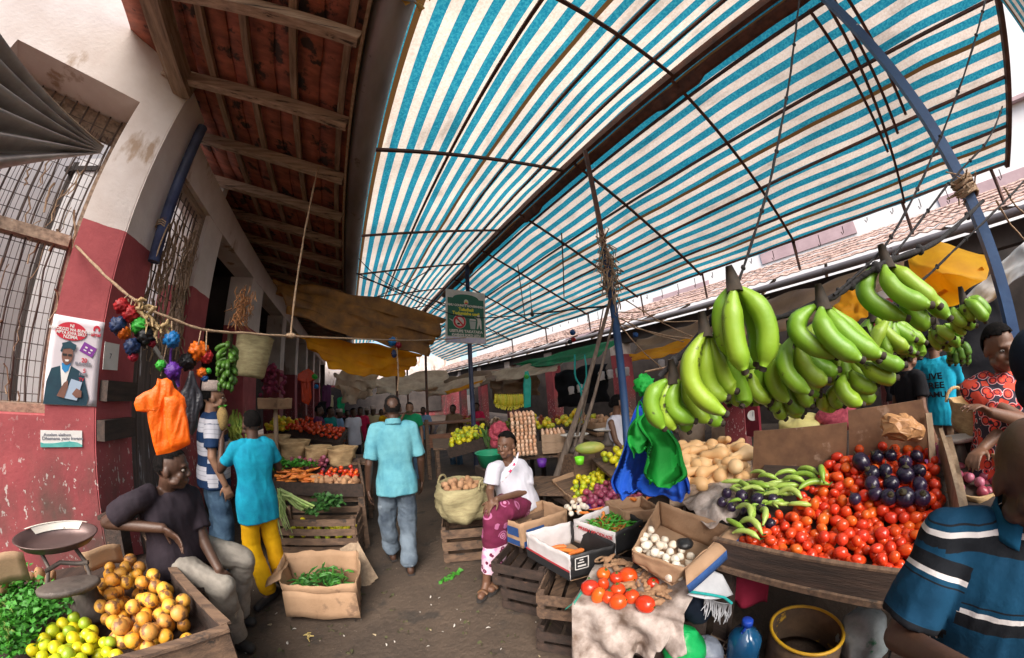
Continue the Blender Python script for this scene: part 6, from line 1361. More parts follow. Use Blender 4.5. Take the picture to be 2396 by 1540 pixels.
for (a, c, s) in ((1735, 1165, 1.05), (1772, 1172, 1.1), (1800, 1230, .85), (1756, 1225, .8), (1700, 1158, .9), (1782, 1196, .9), (1712, 1190, .8), (1808, 1172, .9), (1745, 1200, .85), (1690, 1178, .85)): eggp(a, c, s, .01, 'dark eggplant among the long green peppers left of the tomatoes', 'eggplants among the peppers')
def pep_mb(i):
    b = MB(); L = .16; cv = (.03, .055, .015)[i]
    b.tube([(0, L * (k / 9 - .5), cv * (1 - (2 * k / 9 - 1) ** 2)) for k in range(10)], [.004, .010] + [.017 - .0005 * k for k in range(6)] + [.010, .003], 10)
    return b
me_pep = meshes('long_pepper', pep_mb, 3, M['pepper'])
me_pst = (lambda b: b.tube([(0, -.078, 0), (0, -.10, .012)], [.005, .003], 6))(MB()).mesh('stalk', M['calyx'])
def pepper(a, c, r, s, h=.02, tl=0):
    p = S(a, c, h); o = mobj('long_pepper', rg.choice(me_pep), p, (tl, rg.uniform(-1.2, 1.2), r), s * .84, 'long pale green pepper left of the tomato heap', 'pepper', 'long green peppers on the stall'); k_ = bpy.data.objects.new('stalk', me_pst); COL.objects.link(k_); k_.parent = o
for (a, c, r, s) in ((1880, 1120, 1.4, 1.3), (1905, 1140, 1.9, 1.35), (1925, 1118, .2, 1.3), (1858, 1130, 1.2, 1.1), (1840, 1140, 1.6, 1.2), (1890, 1105, 1.0, 1.1), (1820, 1128, 2.0, 1.1), (1800, 1140, 1.3, 1.2), (1822, 1158, 1.7, 1.2), (1845, 1168, 1.5, 1.2), (1780, 1135, 1.0, 1.1), (1760, 1150, 1.9, 1.1), (1870, 1182, 1.5, 1.0), (1798, 1120, 1.2, 1.0), (1840, 1112, 1.8, 1.1), (1775, 1112, 1.3, 1.0), (1745, 1135, .9, 1.0), (1735, 1205, .6, 1.3), (1755, 1240, 1.2, 1.2), (1765, 1200, .2, 1.2), (1720, 1225, .9, 1.1), (1745, 1255, 1.4, 1.1), (1780, 1215, .4, 1.2), (1725, 1150, 1.0, 1.1), (1715, 1128, 1.6, 1.1)): pepper(a, c, r - 1.45 + rg.uniform(-.25, .25), s * 1.08, .03)
for k in range(16): pepper(rg.uniform(1720, 1850), rg.uniform(1125, 1195), rg.uniform(-.7, .7), rg.uniform(.8, 1.0), .0)
# side plank and butternut pile
sq = table('side_table', 'grey plank table under the butternut squashes', [(2.05, 1.25), (2.42, .74), (3.5, 1.15), (3.1, 2.1)], .80, 'old_wood')
def sq_mb(i):
    b = MB(); L = .22; b.lathe([(0, -.11), (.03, -.108), (.052, -.085), (.060, -.055), (.052, -.02), (.038, .01), (.034, .05), (.036, .085), (.026, .105), (0, .11)], 16, rot=Matrix.Rotation(math.pi / 2, 3, 'X')); b.v = [p + V(.012 * math.sin(p.y * 14 + i), 0, .01 * math.cos(p.y * 10 + i)) for p in b.v]; return b
me_sq = meshes('butternut', sq_mb, 2, M['squash'])
tp = heap([(2.15, 1.25), (2.42, .84), (3.0, 1.05), (2.75, 1.75)], 62, .056, .80, lambda x, y: .92 + .16 * max(0, (x - 2.1)), 5, k=.8)
for p in tp: o = mobj('butternut_squash', rg.choice(me_sq), p, (rg.uniform(-.4, .4), rg.uniform(-.4, .4), rg.uniform(0, 6.3)), rg.uniform(.85, 1.15), 'tan butternut squash in the pile left of the hardboard', 'squash', 'butternut squashes in the pile')
q = MB(); q.bar((2.04, 1.28, .80), (2.43, .735, .80), .03, .16); tag(q.build('grey_plank', M['old_wood']), 'grey plank edge holding the butternut pile', 'plank')
tp = heap([(2.2, 1.9), (2.7, 1.7), (3.0, 2.2), (2.5, 2.4)], 40, .036, .82, 1.0, 5); scatter('lime', me_lim, tp, 'yellow lime behind the butternut squashes', 'lime', 'limes behind the squashes', 4, sc=(1.2, 1.5))
table('low_table', 'low table of limes behind the butternut squashes', [(2.1, 1.9), (2.7, 1.6), (3.1, 2.3), (2.5, 2.6)], .82)
# paper bag on the divider
q = MB(); pb = at(2112, 1004, x=2.38); q.ell(pb, (.075, .13, .07), Matrix.Rotation(.35, 3, 'X'), nu=17, nv=11); q.v = [p + noise.noise_vector(p * 14) * .03 + noise.noise_vector(p * 45) * .022 for p in q.v]; q.s = [False] * len(q.f); tag(q.build('paper_bag', mat('brown_paper', (.46, .24, .10), (.30, .14, .06), 8, .5, .5, 40, spots=((.62, .55, .52), 10, .58))), 'crumpled brown and white paper bag by the hardboard', 'paper bag')
# right of the divider: onion baskets, purple net, pan, palm bag
o1 = at(2286, 1150, d=2.50)
basket('onion_basket', 'wide palm basket of red onions right of the tomato divider', (o1.x, o1.y, .74), .22, .15, 'basket', belly=.03)
tp = heap([(o1.x + .18 * math.cos(a * .7), o1.y + .18 * math.sin(a * .7)) for a in range(9)], 52, .027, .80, .96, 5); scatter('onion', me_oni, tp, 'red onion in the wide palm basket', 'onion', 'onions in the palm basket', 4, sc=(.95, 1.15))
o2 = at(2278, 1085, d=2.95)
basket('palm_basket', 'palm basket with a maroon net spilling over its rim', (o2.x, o2.y, .74), .24, .24, 'basket', belly=.03)
q = MB(); q.grid(lambda u, v: (o2.x - .25 + .42 * u + .02 * math.sin(9 * v), o2.y + .30 - .60 * v, .96 + .06 * math.sin(math.pi * u) * math.sin(math.pi * v) + .045 * noise.noise(V(u * 4, v * 5, 3)) - .16 * max(0, .35 - u)), 18, 18, thick=.004); tag(q.build('maroon_net', mat('maroon_net', (.26, .018, .075), (.14, .01, .04), 24, .8, .6, 60)), 'maroon net heaped over the palm basket behind the onions', 'net')
table('side_bench', 'low bench under the baskets right of the tomatoes', [(2.0, -.50), (2.0, -1.3), (3.3, -1.5), (3.3, -.55)], .735, 'old_wood')
pn = at(2243, 1028, d=2.62); s3 = thing('weighing_scale', 'scale with long shallow white pan behind the maroon net', 'scale', (pn.x, pn.y, pn.z - .2)); R3 = Matrix.Rotation(-1.4, 3, 'Z')
q = MB(); q.lathe([(0, -.014), (.10, -.012), (.125, .014), (.12, .016), (.095, -.002), (0, -.004)], 26, pn, R3, sy=.55); q.build('pan', M['enamel'], s3)
q = MB(); q.lathe([(.08, -.20), (.06, -.12), (.03, -.015)], 14, pn); q.build('base', M['iron'], s3)
q = MB(); q.bar((pn.x, pn.y, .74), (pn.x, pn.y, pn.z - .205), .12, .12, (0, 1, 0)); tag(q.build('wooden_block', M['crate_wood']), 'wooden block under the long shallow white pan', 'block')
pbg = at(2270, 1008, d=2.85); basket('palm_bag', 'palm shopping bag with two loop handles in front of the red printed dress', (pbg.x, pbg.y, pbg.z), .20, .19, 'basket', belly=.08, handles=2, sq=.55, az_=.4, cat='bag')
q = MB(); q.bar((pbg.x, pbg.y, .74), (pbg.x, pbg.y, pbg.z - .004), .2, .16, (0, 1, 0)); tag(q.build('wooden_block', M['dark_wood']), 'dark block under the palm shopping bag', 'block')
o3 = at(2392, 1052, d=2.6); basket('palm_basket', 'palm basket of ginger beside the woman in the printed dress', (o3.x, o3.y, o3.z - .16), .20, .17, 'basket', belly=.03)
tp = heap([(o3.x + .16 * math.cos(a * .7), o3.y + .16 * math.sin(a * .7)) for a in range(9)], 24, .03, o3.z - .06, o3.z + .06, 5)
for p in tp: mobj('ginger_root', rg.choice(me_gin), p, (rg.uniform(-1, 1), rg.uniform(-1, 1), rg.uniform(0, 6)), 1.3, 'pale ginger root in the palm basket', 'ginger', 'ginger in the palm basket')
# under the stall: drum, jug, red cloth, bags
bk = at(1888, 1470, z=.27); dm = thing('bucket', 'rusty brown bucket with a bright yellow rim under the tomato stall', 'bucket', (bk.x, bk.y, 0))
M['drum'] = mat('rusty_drum', (.15, .09, .05), (.06, .04, .028), 7, .8, .3, 30, spots=((.52, .30, .02), 7, .60))
M['yellow_rim'] = mat('yellow_rim', (.72, .42, .02), (.55, .3, .02), 9, .5, spots=((.25, .14, .05), 12, .64))
q = MB(); q.lathe([(0, .004), (.175, .004), (.195, .06), (.200, .16), (.192, .262), (.184, .262), (.190, .16), (.184, .06), (.165, .03), (0, .03)], 34, (bk.x, bk.y, 0), jit=.02); q.build('body', M['drum'], dm)
q = MB(); q.tube([(bk.x + .192 * math.cos(a), bk.y + .192 * math.sin(a), .266) for a in [k * math.pi / 18 for k in range(36)]], .0095, 8, closed=True); q.build('rim', M['yellow_rim'], dm)
q = MB(); q.lathe([(.17, 0), (.1, .012), (0, .015)], 20, (bk.x, bk.y, .06)); q.build('rubbish', M['ground'], dm)
q = MB(); q.ell((bk.x - .08, bk.y - .02, .10), (.022, .022, .014)); tag(q.build('white_cup', M['white']), 'small white cup lying inside the yellow rimmed bucket', 'cup')
jp = at(1742, 1500, z=.24); jg = thing('water_jug', 'blue plastic water bottle with a blue cap under the tomato stall', 'bottle', (jp.x, jp.y, 0))
M['blue_plastic'] = mat('blue_plastic', (.01, .085, .20), (.008, .055, .14), 4, .12, spec=.7)
q = MB(); q.lathe([(0, .003), (.085, .003), (.09, .02), (.088, .20), (.09, .22), (.088, .27), (.06, .31), (.026, .335), (.026, .36), (0, .36)], 24, (jp.x, jp.y, 0)); q.build('body', M['blue_plastic'], jg)
q = MB(); q.lathe([(.03, .352), (.03, .385), (.026, .39), (0, .39)], 14, (jp.x, jp.y, 0)); q.tube([(jp.x - .06, jp.y, .345), (jp.x + .06, jp.y, .348)], .008, 6); q.build('cap', mat('cap_blue', (.015, .06, .42), rough=.3), jg)
q = MB(); rc0, rc1 = at(1700, 1345, d=1.80), at(1800, 1362, d=1.86); q.grid(lambda u, v: rc0.lerp(rc1, u) + V(.03 * math.sin(u * 9), .0, .0) * v + V(0, 0, -.20 * v * (1 - .4 * abs(u - .35))), 14, 8, thick=.004); tag(q.build('red_cloth', fabric('wine_cloth', (.30, .02, .05), (.18, .012, .03))), 'wine red cloth hanging under the front rail of the tomato stall', 'cloth')
def bagmb(c, r, seed, f=9, a=.35):
    q = MB(); q.ell(c, r, nu=22, nv=15); cc = Vector(c); rr2 = max(r); q.v = [p + noise.noise_vector((p - cc) / rr2 * 2.2 + V(seed, 0, 0)) * rr2 * a * .5 + (p - cc).normalized() * rr2 * .12 * abs(noise.noise((p - cc) / rr2 * 5 + V(seed, 3, 0))) for p in q.v]; return q
M['clear_bag'] = mat('clear_plastic', (.50, .56, .60), (.30, .36, .38), 9, .15, .6, 30, spots=((.04, .25, .12), 6, .6), transl=.2)
p = at(2022, 1490, z=.20); tag(bagmb(p, (.14, .13, .17), 2).build('plastic_bag', M['clear_bag']), 'crumpled clear plastic bag on the floor right of the bucket', 'plastic bag')
M['green_bag'] = cloth('green_bag', (.02, .58, .16), (.012, .42, .10), .35, 4, .35, .5)
p = at(1598, 1528, z=.22); tag(bagmb(p, (.11, .10, .16), 4).build('plastic_bag', M['green_bag']), 'bright green plastic bag on the floor beside the stained sack', 'plastic bag')
p = at(1648, 1528, z=.14); tag(bagmb(p, (.10, .10, .10), 7).build('plastic_bag', mat('grey_bag', (.22, .25, .31), (.15, .17, .22), 6, .4, .5, 30)), 'grey plastic bag between the green bag and the wire tray', 'plastic bag')
p = at(1630, 1420, d=1.62); tag(bagmb(p, (.07, .08, .10), 9).build('plastic_bag', M['navy_hood']), 'dark bag hanging in the shade behind the stained sack', 'plastic bag')
wt = at(1690, 1515, z=.12); q = MB()
for k in range(5): q.tube([(wt.x - .10 + .05 * k, wt.y - .10, wt.z), (wt.x - .10 + .05 * k, wt.y + .10, wt.z)], .006, 5)
for k in range(5): q.tube([(wt.x - .10, wt.y - .10 + .05 * k, wt.z), (wt.x + .10, wt.y - .10 + .05 * k, wt.z)], .006, 5)
tag(q.build('wire_tray', M['old_wood']), 'pale wire tray on the floor behind the grey bag', 'tray')
# white crumpled cloth between boxes and stall
q = MB(); k0, k1, k2, k3 = at(1592, 1172, z=.80), at(1700, 1120, z=.88), at(1745, 1195, z=.84), at(1660, 1238, z=.78)
q.grid(lambda u, v: k0.lerp(k1, u).lerp(k3.lerp(k2, u), v) + V(0, 0, .05 * noise.noise(V(u * 5, v * 5, 1)) + .05 * math.sin(math.pi * u) * math.sin(math.pi * v)), 18, 16, thick=.004); tag(q.build('crumpled_cloth', M['sack']), 'crumpled dirty white cloth between the garlic box and the eggplants', 'cloth')
# ================================================================== things that hang
rg = random.Random(51)
def ropeobj(name, label, pts, r, m='rope', n=7, cat='rope', twist=0, knots=0):
    P = [Vector(p) for p in pts]; out = catm([list(p) for p in P], 8) if len(P) > 2 else [list(P[0].lerp(P[1], k / 12)) for k in range(13)]
    q = MB(); q.tube([V(*p) + noise.noise_vector(V(*p) * 9) * r * .6 for p in out], [r * (1 + .18 * math.sin(k * 2.1)) for k in range(len(out))], n)
    for k in range(knots): c = V(*out[int((k + .5) / knots * (len(out) - 1))]); q.ell(c, (r * 1.7,) * 2 + (r * 2.2,), nu=7, nv=5)
    return tag(q.build(name, M[m]), label, cat)
K = V(-.55, 2.85, 0); K.z = at(680, 786, d=math.hypot(K.x, K.y)).z
R0 = W_(-.30, 2.66, .03); RA = at(300, 692, d=2.55); RB = at(480, 772, d=2.55)
RE = V(2.44, 6.12, at(1100, 790, d=6.6).z)
ropeobj('clothes_rope', 'brown sisal rope strung from the barred window across the lane to the sign post', [R0, RA, at(390, 742, d=2.5), RB, at(580, 780, d=2.7), K, K.lerp(RE, .5) + V(0, 0, -.05), RE], .010)
ropeobj('cord', 'reddish cord dropping from the eaves to the knot of the sisal rope', [V(K.x, K.y, 4.05), V(K.x + .01, K.y, 3.2), K], .009)
q = MB(); q.ell(K, (.05, .03, .024)); q.v = [p + noise.noise_vector(p * 60) * .008 for p in q.v]; tag(q.build('rope_knot', M['rope']), 'frayed knot where the cord meets the sisal rope', 'knot')
# knotted bag bundles: crumpled balls of plastic
def bagmat(n, c): return mat('bag_' + n, c, tuple(x * .6 for x in c), 30, .5, .5, 40, transl=.2)
BC = dict(red=(.50, .015, .02), blue=(.01, .09, .32), navy=(.012, .035, .12), orange=(.80, .16, .005), green=(.05, .50, .05), black=(.006, .006, .008), purple=(.12, .02, .32), sky=(.01, .20, .55), crimson=(.34, .005, .03), straw=(.55, .38, .18), tan=(.45, .27, .14))
for k, c in BC.items(): M['bag_' + k] = bagmat(k, c)
def wad(px_, py_, d, r, col, label, sq=1.0):
    p = at(px_, py_, d=d); q = MB(); q.ell((0, 0, 0), (1, 1, sq), nu=30, nv=20); sd_ = rg.uniform(0, 50)
    q.v = [p + v * r * (.80 + .34 * abs(noise.noise(v * 2.6 + V(sd_, 0, 0))) + .22 * noise.noise(v * 5 + V(0, sd_, 0)) - .25 * abs(noise.noise(v * 1.6 + V(0, 0, sd_)))) for v in q.v]
    return tag(q.build('bag_bundle', M['bag_' + col]), label, 'bag bundle')
for (a, c, r, col, lab) in ((284, 716, .040, 'red', 'dark red knotted bag highest on the left of the rope'), (304, 735, .045, 'red', 'red knotted bag above the blue and orange ones'), (277, 762, .045, 'navy', 'navy blue knotted bag left of the orange wad'), (289, 778, .036, 'orange', 'small orange wad in front of the navy one'), (326, 762, .046, 'green', 'bright green knotted bag in the middle of the cluster'), (340, 788, .050, 'black', 'black knotted bag under the bright green one'), (309, 812, .044, 'navy', 'dark blue knotted bag over the small white paper'), (312, 835, .025, 'crimson', 'crimson tail of bag under the dark blue one'), (356, 803, .022, 'crimson', 'tiny crimson wad right of the black knotted bag'), (402, 795, .046, 'sky', 'bright blue knotted bag under the end of the white lath'), (376, 855, .028, 'green', 'small dark green wad above the orange shirt bag'), (405, 868, .046, 'purple', 'purple knotted bag trailing a long tail'), (464, 822, .058, 'orange', 'orange knotted bag at the top right of the cluster'), (438, 846, .050, 'black', 'black ball shaped knot above the long black bag'), (482, 834, .042, 'red', 'red rosette shaped bag right of the orange one'), (473, 872, .030, 'orange', 'dangling orange tail below the red rosette'), (479, 885, .022, 'blue', 'small blue wad under the red rosette'), (488, 868, .018, 'green', 'tiny green wad beside the red rosette')):
    wad(a, c, 2.12 if a < 420 else 2.2, r * 1.16, col, lab)
q = MB()
for (a, c) in ((330, 722), (345, 735), (352, 762), (368, 770), (320, 705), (340, 745), (385, 762)):
    p = at(a, c, d=2.1)
    for k in range(7): d = V(rg.uniform(-.05, .05), rg.uniform(-.05, .05), rg.uniform(-.09, .05)); q.tube([p, p + d * .5 + V(.008, 0, .008), p + d], [.006, .012, .004], 5, flat=.3)
tag(q.build('dry_husks', M['bag_straw']), 'tuft of dry straw coloured husks above the green knotted bag', 'husks', kind='stuff')
q = MB()
for (a, c, a2, c2) in ((284, 705, 300, 690), (304, 720, 310, 698), (326, 745, 345, 718), (402, 778, 402, 752), (309, 800, 300, 700), (376, 880, 392, 800), (464, 805, 470, 775), (482, 820, 484, 775)):
    q = MB(); q.tube([at(a, c, d=2.14), at(a2, c2, d=2.3)], .004, 5); tag(q.build('string', M['rope']), 'thin string tying a knotted bag to the sisal rope', 'string', 'strings of the bag cluster')
q = MB(); q.tube([at(398, 850, d=2.16), at(400, 820, d=2.2), at(418, 785, d=2.3)], [.016, .014, .010], 8, flat=.5); q.tube([at(412, 880, d=2.14), at(418, 905, d=2.14)], [.02, .008], 8, flat=.5); tag(q.build('bag_tail', M['bag_purple']), 'long twisted purple bag above the orange shirt bag', 'bag tail')
# shirt bags: double sheets with handles, knotted at the top
def shirtbag(label, top, out, m, d0, thick=.022, name='carrier_bag'):
    """outline in the photograph at distance d0, given a real thickness and folds"""
    P = [at(a, c, d=d0) for a, c in out]; n = len(P); ce = sum(P, V(0, 0, 0)) / n; vw = (ce - EYE).normalized()
    q = MB(); N = 10; vs = []; fs = []
    for s in (1, -1):
        for i in range(N + 1):
            f = i / N
            for j, p in enumerate(P):
                w = ce.lerp(p, f); hh = thick * math.sqrt(max(0, 1 - f ** 4)) * s; fo = thick * (.9 * noise.noise(V(w.x * 9 + w.y * 9, w.z * 3.0, s)) + 1.0 * abs(noise.noise(V(w.x * 24 + w.y * 24, w.z * 7, s)))) * min(1, (1 - f) * 3)
                vs.append(w + vw * (hh + fo))
    R_n = (N + 1) * n
    for s in (0, 1):
        for i in range(N):
            for j in range(n):
                a = s * R_n + i * n + j; b_ = s * R_n + i * n + (j + 1) % n; f_ = (a, b_, b_ + n, a + n); fs.append(f_ if s else f_[::-1])
    q.add(vs, fs, 0, True); return tag(q.build(name, m if not isinstance(m, str) else M[m]), label, 'bag')
def dense(o, k=4):
    r = []
    for i in range(len(o)):
        a, b_ = o[i], o[(i + 1) % len(o)]
        for j in range(k): r.append((a[0] + (b_[0] - a[0]) * j / k, a[1] + (b_[1] - a[1]) * j / k))
    return r
M['bag_vivid'] = mat('vivid_orange_bag', (.92, .17, .004), (.80, .125, .004), 5, .45, .5, 20, transl=.25, bdist=.02)
shirtbag('bright orange shirt bag hanging above the man in charcoal tee', None, dense([(368, 885), (378, 888), (390, 884), (402, 892), (408, 908), (420, 918), (432, 930), (436, 950), (434, 968), (428, 960), (440, 1010), (445, 1040), (420, 1052), (398, 1060), (366, 1066), (358, 1040), (346, 985), (342, 955), (338, 965), (318, 962), (313, 945), (318, 930), (336, 918), (356, 910), (365, 900)]), 'bag_vivid', 1.98)
shirtbag('second orange fold of the bright shirt bag', None, dense([(384, 930), (410, 925), (428, 938), (440, 985), (446, 1036), (425, 1046), (398, 1050), (388, 1000)]), 'bag_vivid', 1.94, .02)
shirtbag('long black plastic bag hanging in front of the striped tee', None, dense([(444, 868), (452, 868), (462, 900), (474, 925), (476, 950), (466, 965), (462, 1000), (450, 1020), (432, 1005), (432, 965), (422, 950), (416, 928), (430, 905)]), mat('black_bag', (.012, .012, .018), (.03, .03, .038), 9, .35, .6, 20, bdist=.02), 2.16)
# things behind: banana stems, basket, dried bunch, onion nets, red shirt bag
M['banana'] = mat('green_banana_skin', (.15, .33, .018), (.28, .42, .03), 10, .42, .12, 40, rnd=[(.14, .32, .018), (.22, .39, .025), (.11, .28, .016), (.28, .42, .03)], spots=((.03, .022, .012), 18, .645))
M['banana_y'] = mat('yellow_banana_skin', (.62, .50, .03), (.48, .48, .03), 9, .4, rnd=[(.66, .52, .03), (.50, .50, .03), (.58, .44, .04)])
M['banana_d'] = mat('dark_green_banana', (.05, .14, .015), (.08, .20, .02), 9, .45, rnd=[(.05, .14, .015), (.09, .22, .025), (.04, .10, .012)])
M['btip'] = mat('banana_tip', (.02, .015, .01), (.045, .03, .018), 30, .8)
FAT = 1.46
def banana(S_, Mid, T, r, par, m='banana', nseg=16):
    q = MB(); pts = []; rs = []
    for k in range(nseg + 1):
        t = k / nseg; pts.append(S_ * (1 - t) ** 2 + (Mid * 2 - (S_ + T) * .5) * 2 * t * (1 - t) + T * t * t)
        rs.append(r * (min(1, .30 + 2.6 * t) if t < .27 else 1) * (1 if t < .80 else max(.30, 1 - ((t - .80) / .2) ** 1.8 * .74)))
    q.tube(pts, [x * FAT for x in rs], 6, smooth=True)
    for i in range(len(q.v)): q.v[i] = q.v[i] + noise.noise_vector(q.v[i] * 30) * r * .03
    o = q.build('finger', M[m], par)
    e = (pts[-1] - pts[-2]).normalized(); q = MB(); q.tube([pts[-1] - e * r * .12, pts[-1] + e * r * .35, pts[-1] + e * r * .55], [r * .52, r * .56, r * .34], 7); q.build('tip', M['btip'], o)
    return o
def hand_of(label, stem, d, fing, r, cat='bananas', m='banana', crown=True, grp='hands of green bananas on the rope'):
    s = at(*stem, d=d); root = thing('banana_hand', label, cat, s, grp); vw = ray(*stem); up = V(0, 0, 1)
    if crown:
        q = MB(); q.tube([s + V(0, 0, .06), s + V(.005, 0, .02), s + V(0, 0, -.02)], [r * .5, r * .85, r * 1.2], 9); q.jitter(.003, 40); q.build('crown', M['btip'] if m != 'banana_d' else M['stalk'], root)
    for i, (a, b_, c, k) in enumerate(fing):
        dd = d * (1 + k * .01)
        S_ = at(*a, d=dd * .5 + d * .5); banana(S_, at(*b_, d=dd), at(*c, d=dd), r * (1 + .08 * math.sin(i * 3.3)), root, m)
    return root
def zc(x, y): return (1797 + x * .3335, 513.6 + y * .3335)
def zb(x, y): return (1198 + x * .3335, 513.6 + y * .3335)
hand_of('nearest hand of fat green bananas, hanging highest in front of the blue bag', (1716, 668), .93, [((1711, 672), (1686, 750), (1716, 838), 6), ((1717, 674), (1716, 775), (1742, 868), -2), ((1726, 674), (1790, 750), (1785, 860), 2), ((1722, 672), (1768, 765), (1770, 850), 9)], .021)
hand_of('hand of green bananas hanging lowest at the left end of the rope', (1648, 775), .97, [((1650, 778), (1616, 885), (1697, 968), -2), ((1655, 782), (1655, 890), (1702, 930), 4), ((1660, 784), (1690, 880), (1722, 915), 8), ((1666, 780), (1730, 900), (1738, 948), 12), ((1640, 778), (1640, 860), (1668, 900), 10)], .020)
hand_of('yellowing hand of bananas hiding behind the green bag', (1575, 885), 1.02, [((1560, 890), (1524, 940), (1553, 1002), -3), ((1572, 890), (1552, 950), (1580, 1005), 0), ((1590, 888), (1572, 950), (1625, 985), -1), ((1600, 886), (1622, 950), (1660, 985), 3), ((1612, 890), (1650, 960), (1690, 990), 8), ((1595, 900), (1600, 970), (1612, 1010), 6)], .019)
hand_of('middle hand of four long green bananas above the tomato boards', (1925, 712), 1.06, [((1908, 716), (1866, 775), (1957, 834), -2), ((1922, 720), (1938, 785), (2016, 842), -5), ((1934, 720), (1985, 788), (2064, 832), 0), ((1944, 722), (2010, 790), (2056, 842), 8)], .020)
hand_of('lower hand of green bananas under the middle one', (1855, 792), 1.14, [((1853, 792), (1838, 862), (1895, 918), -4), ((1866, 800), (1890, 868), (1938, 890), 0), ((1872, 802), (1912, 855), (1962, 866), 4), ((1832, 808), (1806, 880), (1846, 940), 2), ((1822, 812), (1775, 890), (1800, 945), 6), ((1846, 808), (1870, 900), (1900, 950), 8)], .020)
hand_of('short hand of bananas pointing right over the hardboard', (2030, 810), 1.22, [((2034, 806), (2068, 842), (2117, 854), -2), ((2012, 848), (2056, 876), (2098, 884), 0), ((1990, 868), (2018, 900), (2052, 900), 2), ((1975, 878), (1975, 918), (2018, 946), -3), ((1990, 885), (2010, 925), (2050, 920), 5), ((1960, 900), (1950, 930), (1975, 950), 9), ((1925, 925), (1930, 945), (1958, 952), 12)], .0185)
hand_of('upper right hand of green bananas near the yellow tarp', (2075, 616), 1.22, [((2060, 620), (2028, 690), (2122, 745), -2), ((2070, 622), (2098, 682), (2178, 714), -4), ((2088, 622), (2130, 662), (2198, 716), 2), ((2100, 640), (2160, 690), (2222, 744), 6), ((2110, 660), (2140, 735), (2180, 752), 4)], .021)
hand_of('hand of slim green bananas under the upper right one', (2045, 742), 1.50, [((2040, 745), (2038, 790), (2098, 815), 0), ((2052, 745), (2082, 788), (2128, 816), -2), ((2064, 746), (2105, 776), (2142, 795), 2), ((2034, 748), (2020, 790), (2040, 825), 4), ((2120, 790), (2132, 810), (2130, 838), 6), ((2136, 788), (2148, 812), (2154, 836), 7), ((2110, 800), (2108, 825), (2118, 842), 8)], .020)
hand_of('small far hand of green bananas right of the yellow tarp', (2255, 702), 2.0, [((2248, 704), (2264, 728), (2280, 750), 0), ((2258, 703), (2288, 725), (2306, 752), -2), ((2265, 700), (2294, 712), (2310, 740), 2), ((2230, 718), (2238, 744), (2264, 758), 0), ((2240, 722), (2258, 750), (2284, 762), 2), ((2226, 745), (2244, 768), (2260, 770), 3)], .020)
hand_of('far hand of yellowish green bananas above the person in cyan tee', (2190, 762), 2.1, [((2180, 766), (2200, 786), (2214, 800), 0), ((2192, 764), (2214, 780), (2232, 790), -2), ((2200, 770), (2228, 795), (2250, 800), 2), ((2176, 772), (2190, 800), (2206, 812), 3), ((2186, 776), (2210, 806), (2224, 808), 4), ((2210, 760), (2236, 775), (2250, 790), 3)], .020)
hand_of('dark green banana cluster hanging behind the person in cyan tee', (2236, 800), 3.2, [((2232 + 5 * (k % 4), 800 + 9 * (k // 4)), (2226 + 12 * (k % 4), 815 + 10 * (k // 4)), (2222 + 14 * (k % 4), 832 + 11 * (k // 4)), k % 3) for k in range(12)], .020, m='banana_d')
for (a, c, d, lab) in ((1795, 838, 1.24, 'crowded hand of green bananas behind the nearest one'), (1890, 868, 1.30, 'crowded hand of green bananas behind the middle one'), (1985, 850, 1.36, 'crowded hand of green bananas behind the short hand pointing right'), (1700, 850, 1.16, 'crowded hand of green bananas behind the lowest left one'), (1625, 925, 1.14, 'crowded hand of green bananas above the garlic and squashes'), (2085, 790, 1.50, 'crowded hand of green bananas left of the yellow tarp'), (1930, 790, 1.25, 'crowded hand of green bananas under the middle stem'), (1755, 905, 1.22, 'crowded hand of green bananas hanging lowest in the middle'), (1850, 925, 1.30, 'crowded hand of dark green bananas above the hardboard')):
    fg = []
    for k in range(7):
        an = R_(25 + 17 * k + rg.uniform(-7, 7)); L = rg.uniform(70, 88); sx = a + 14 * math.cos(an); fg.append(((sx, c - 42), (a + L * .50 * math.cos(an) - 20 * math.sin(an), c - 42 + L * .62 * math.sin(an) + 6), (a + L * math.cos(an), c - 42 + L * (.35 + .75 * math.sin(an))), rg.uniform(-5, 7)))
    hand_of(lab, (a, c - 46), d, fg, .0185)
# the rope and chains carrying them
ropeobj('banana_rope', 'knotted dark rope carrying the hands of green bananas', [at(1545, 880, d=1.05), at(1650, 770, d=1.0), at(1716, 705, d=1.02), at(1800, 745, d=1.1), at(1925, 705, d=1.08), at(2000, 660, d=1.16), at(2075, 612, d=1.22), at(2200, 560, d=1.6), at(2300, 470, d=2.4)], .009, 'black_rope', knots=9)
ropeobj('chain', 'dark knotted cord from the canopy down to the nearest banana hand', [at(1722, 672, d=.93), at(1800, 430, d=.98), at(1840, 230, d=1.1), at(1870, 0, d=1.3), at(1885, -120, d=1.5)], .0042, 'black_rope', knots=7)
ropeobj('chain', 'dark knotted cord slanting from the upper right banana hand to the canopy', [at(1950, 690, d=1.08), at(2085, 555, d=1.3), at(2200, 320, d=1.6), at(2290, 60, d=1.9), at(2310, -20, d=2.1)], .0042, 'black_rope', knots=9)
ropeobj('chain', 'second dark cord slanting up past the blue post', [at(2075, 616, d=1.22), at(2220, 430, d=1.7), at(2310, 330, d=2.0), at(2345, 250, d=2.3)], .0042, 'black_rope', knots=7)
ropeobj('chain', 'dark cord behind the bananas crossing the yellow tarp', [at(2030, 745, d=1.5), at(2130, 680, d=1.8), at(2260, 560, d=2.3), at(2400, 420, d=3.0)], .006, 'black_rope', knots=5)
ropeobj('black_wire', 'sagging black wire from the left eaves past the green sign to the blue post', [V(.0, 5.6, 3.95), at(1000, 715, d=6.0), at(1090, 742, d=6.2), at(1190, 740, d=5.5), at(1430, 715, d=3.3)], .011, 'black_rope')
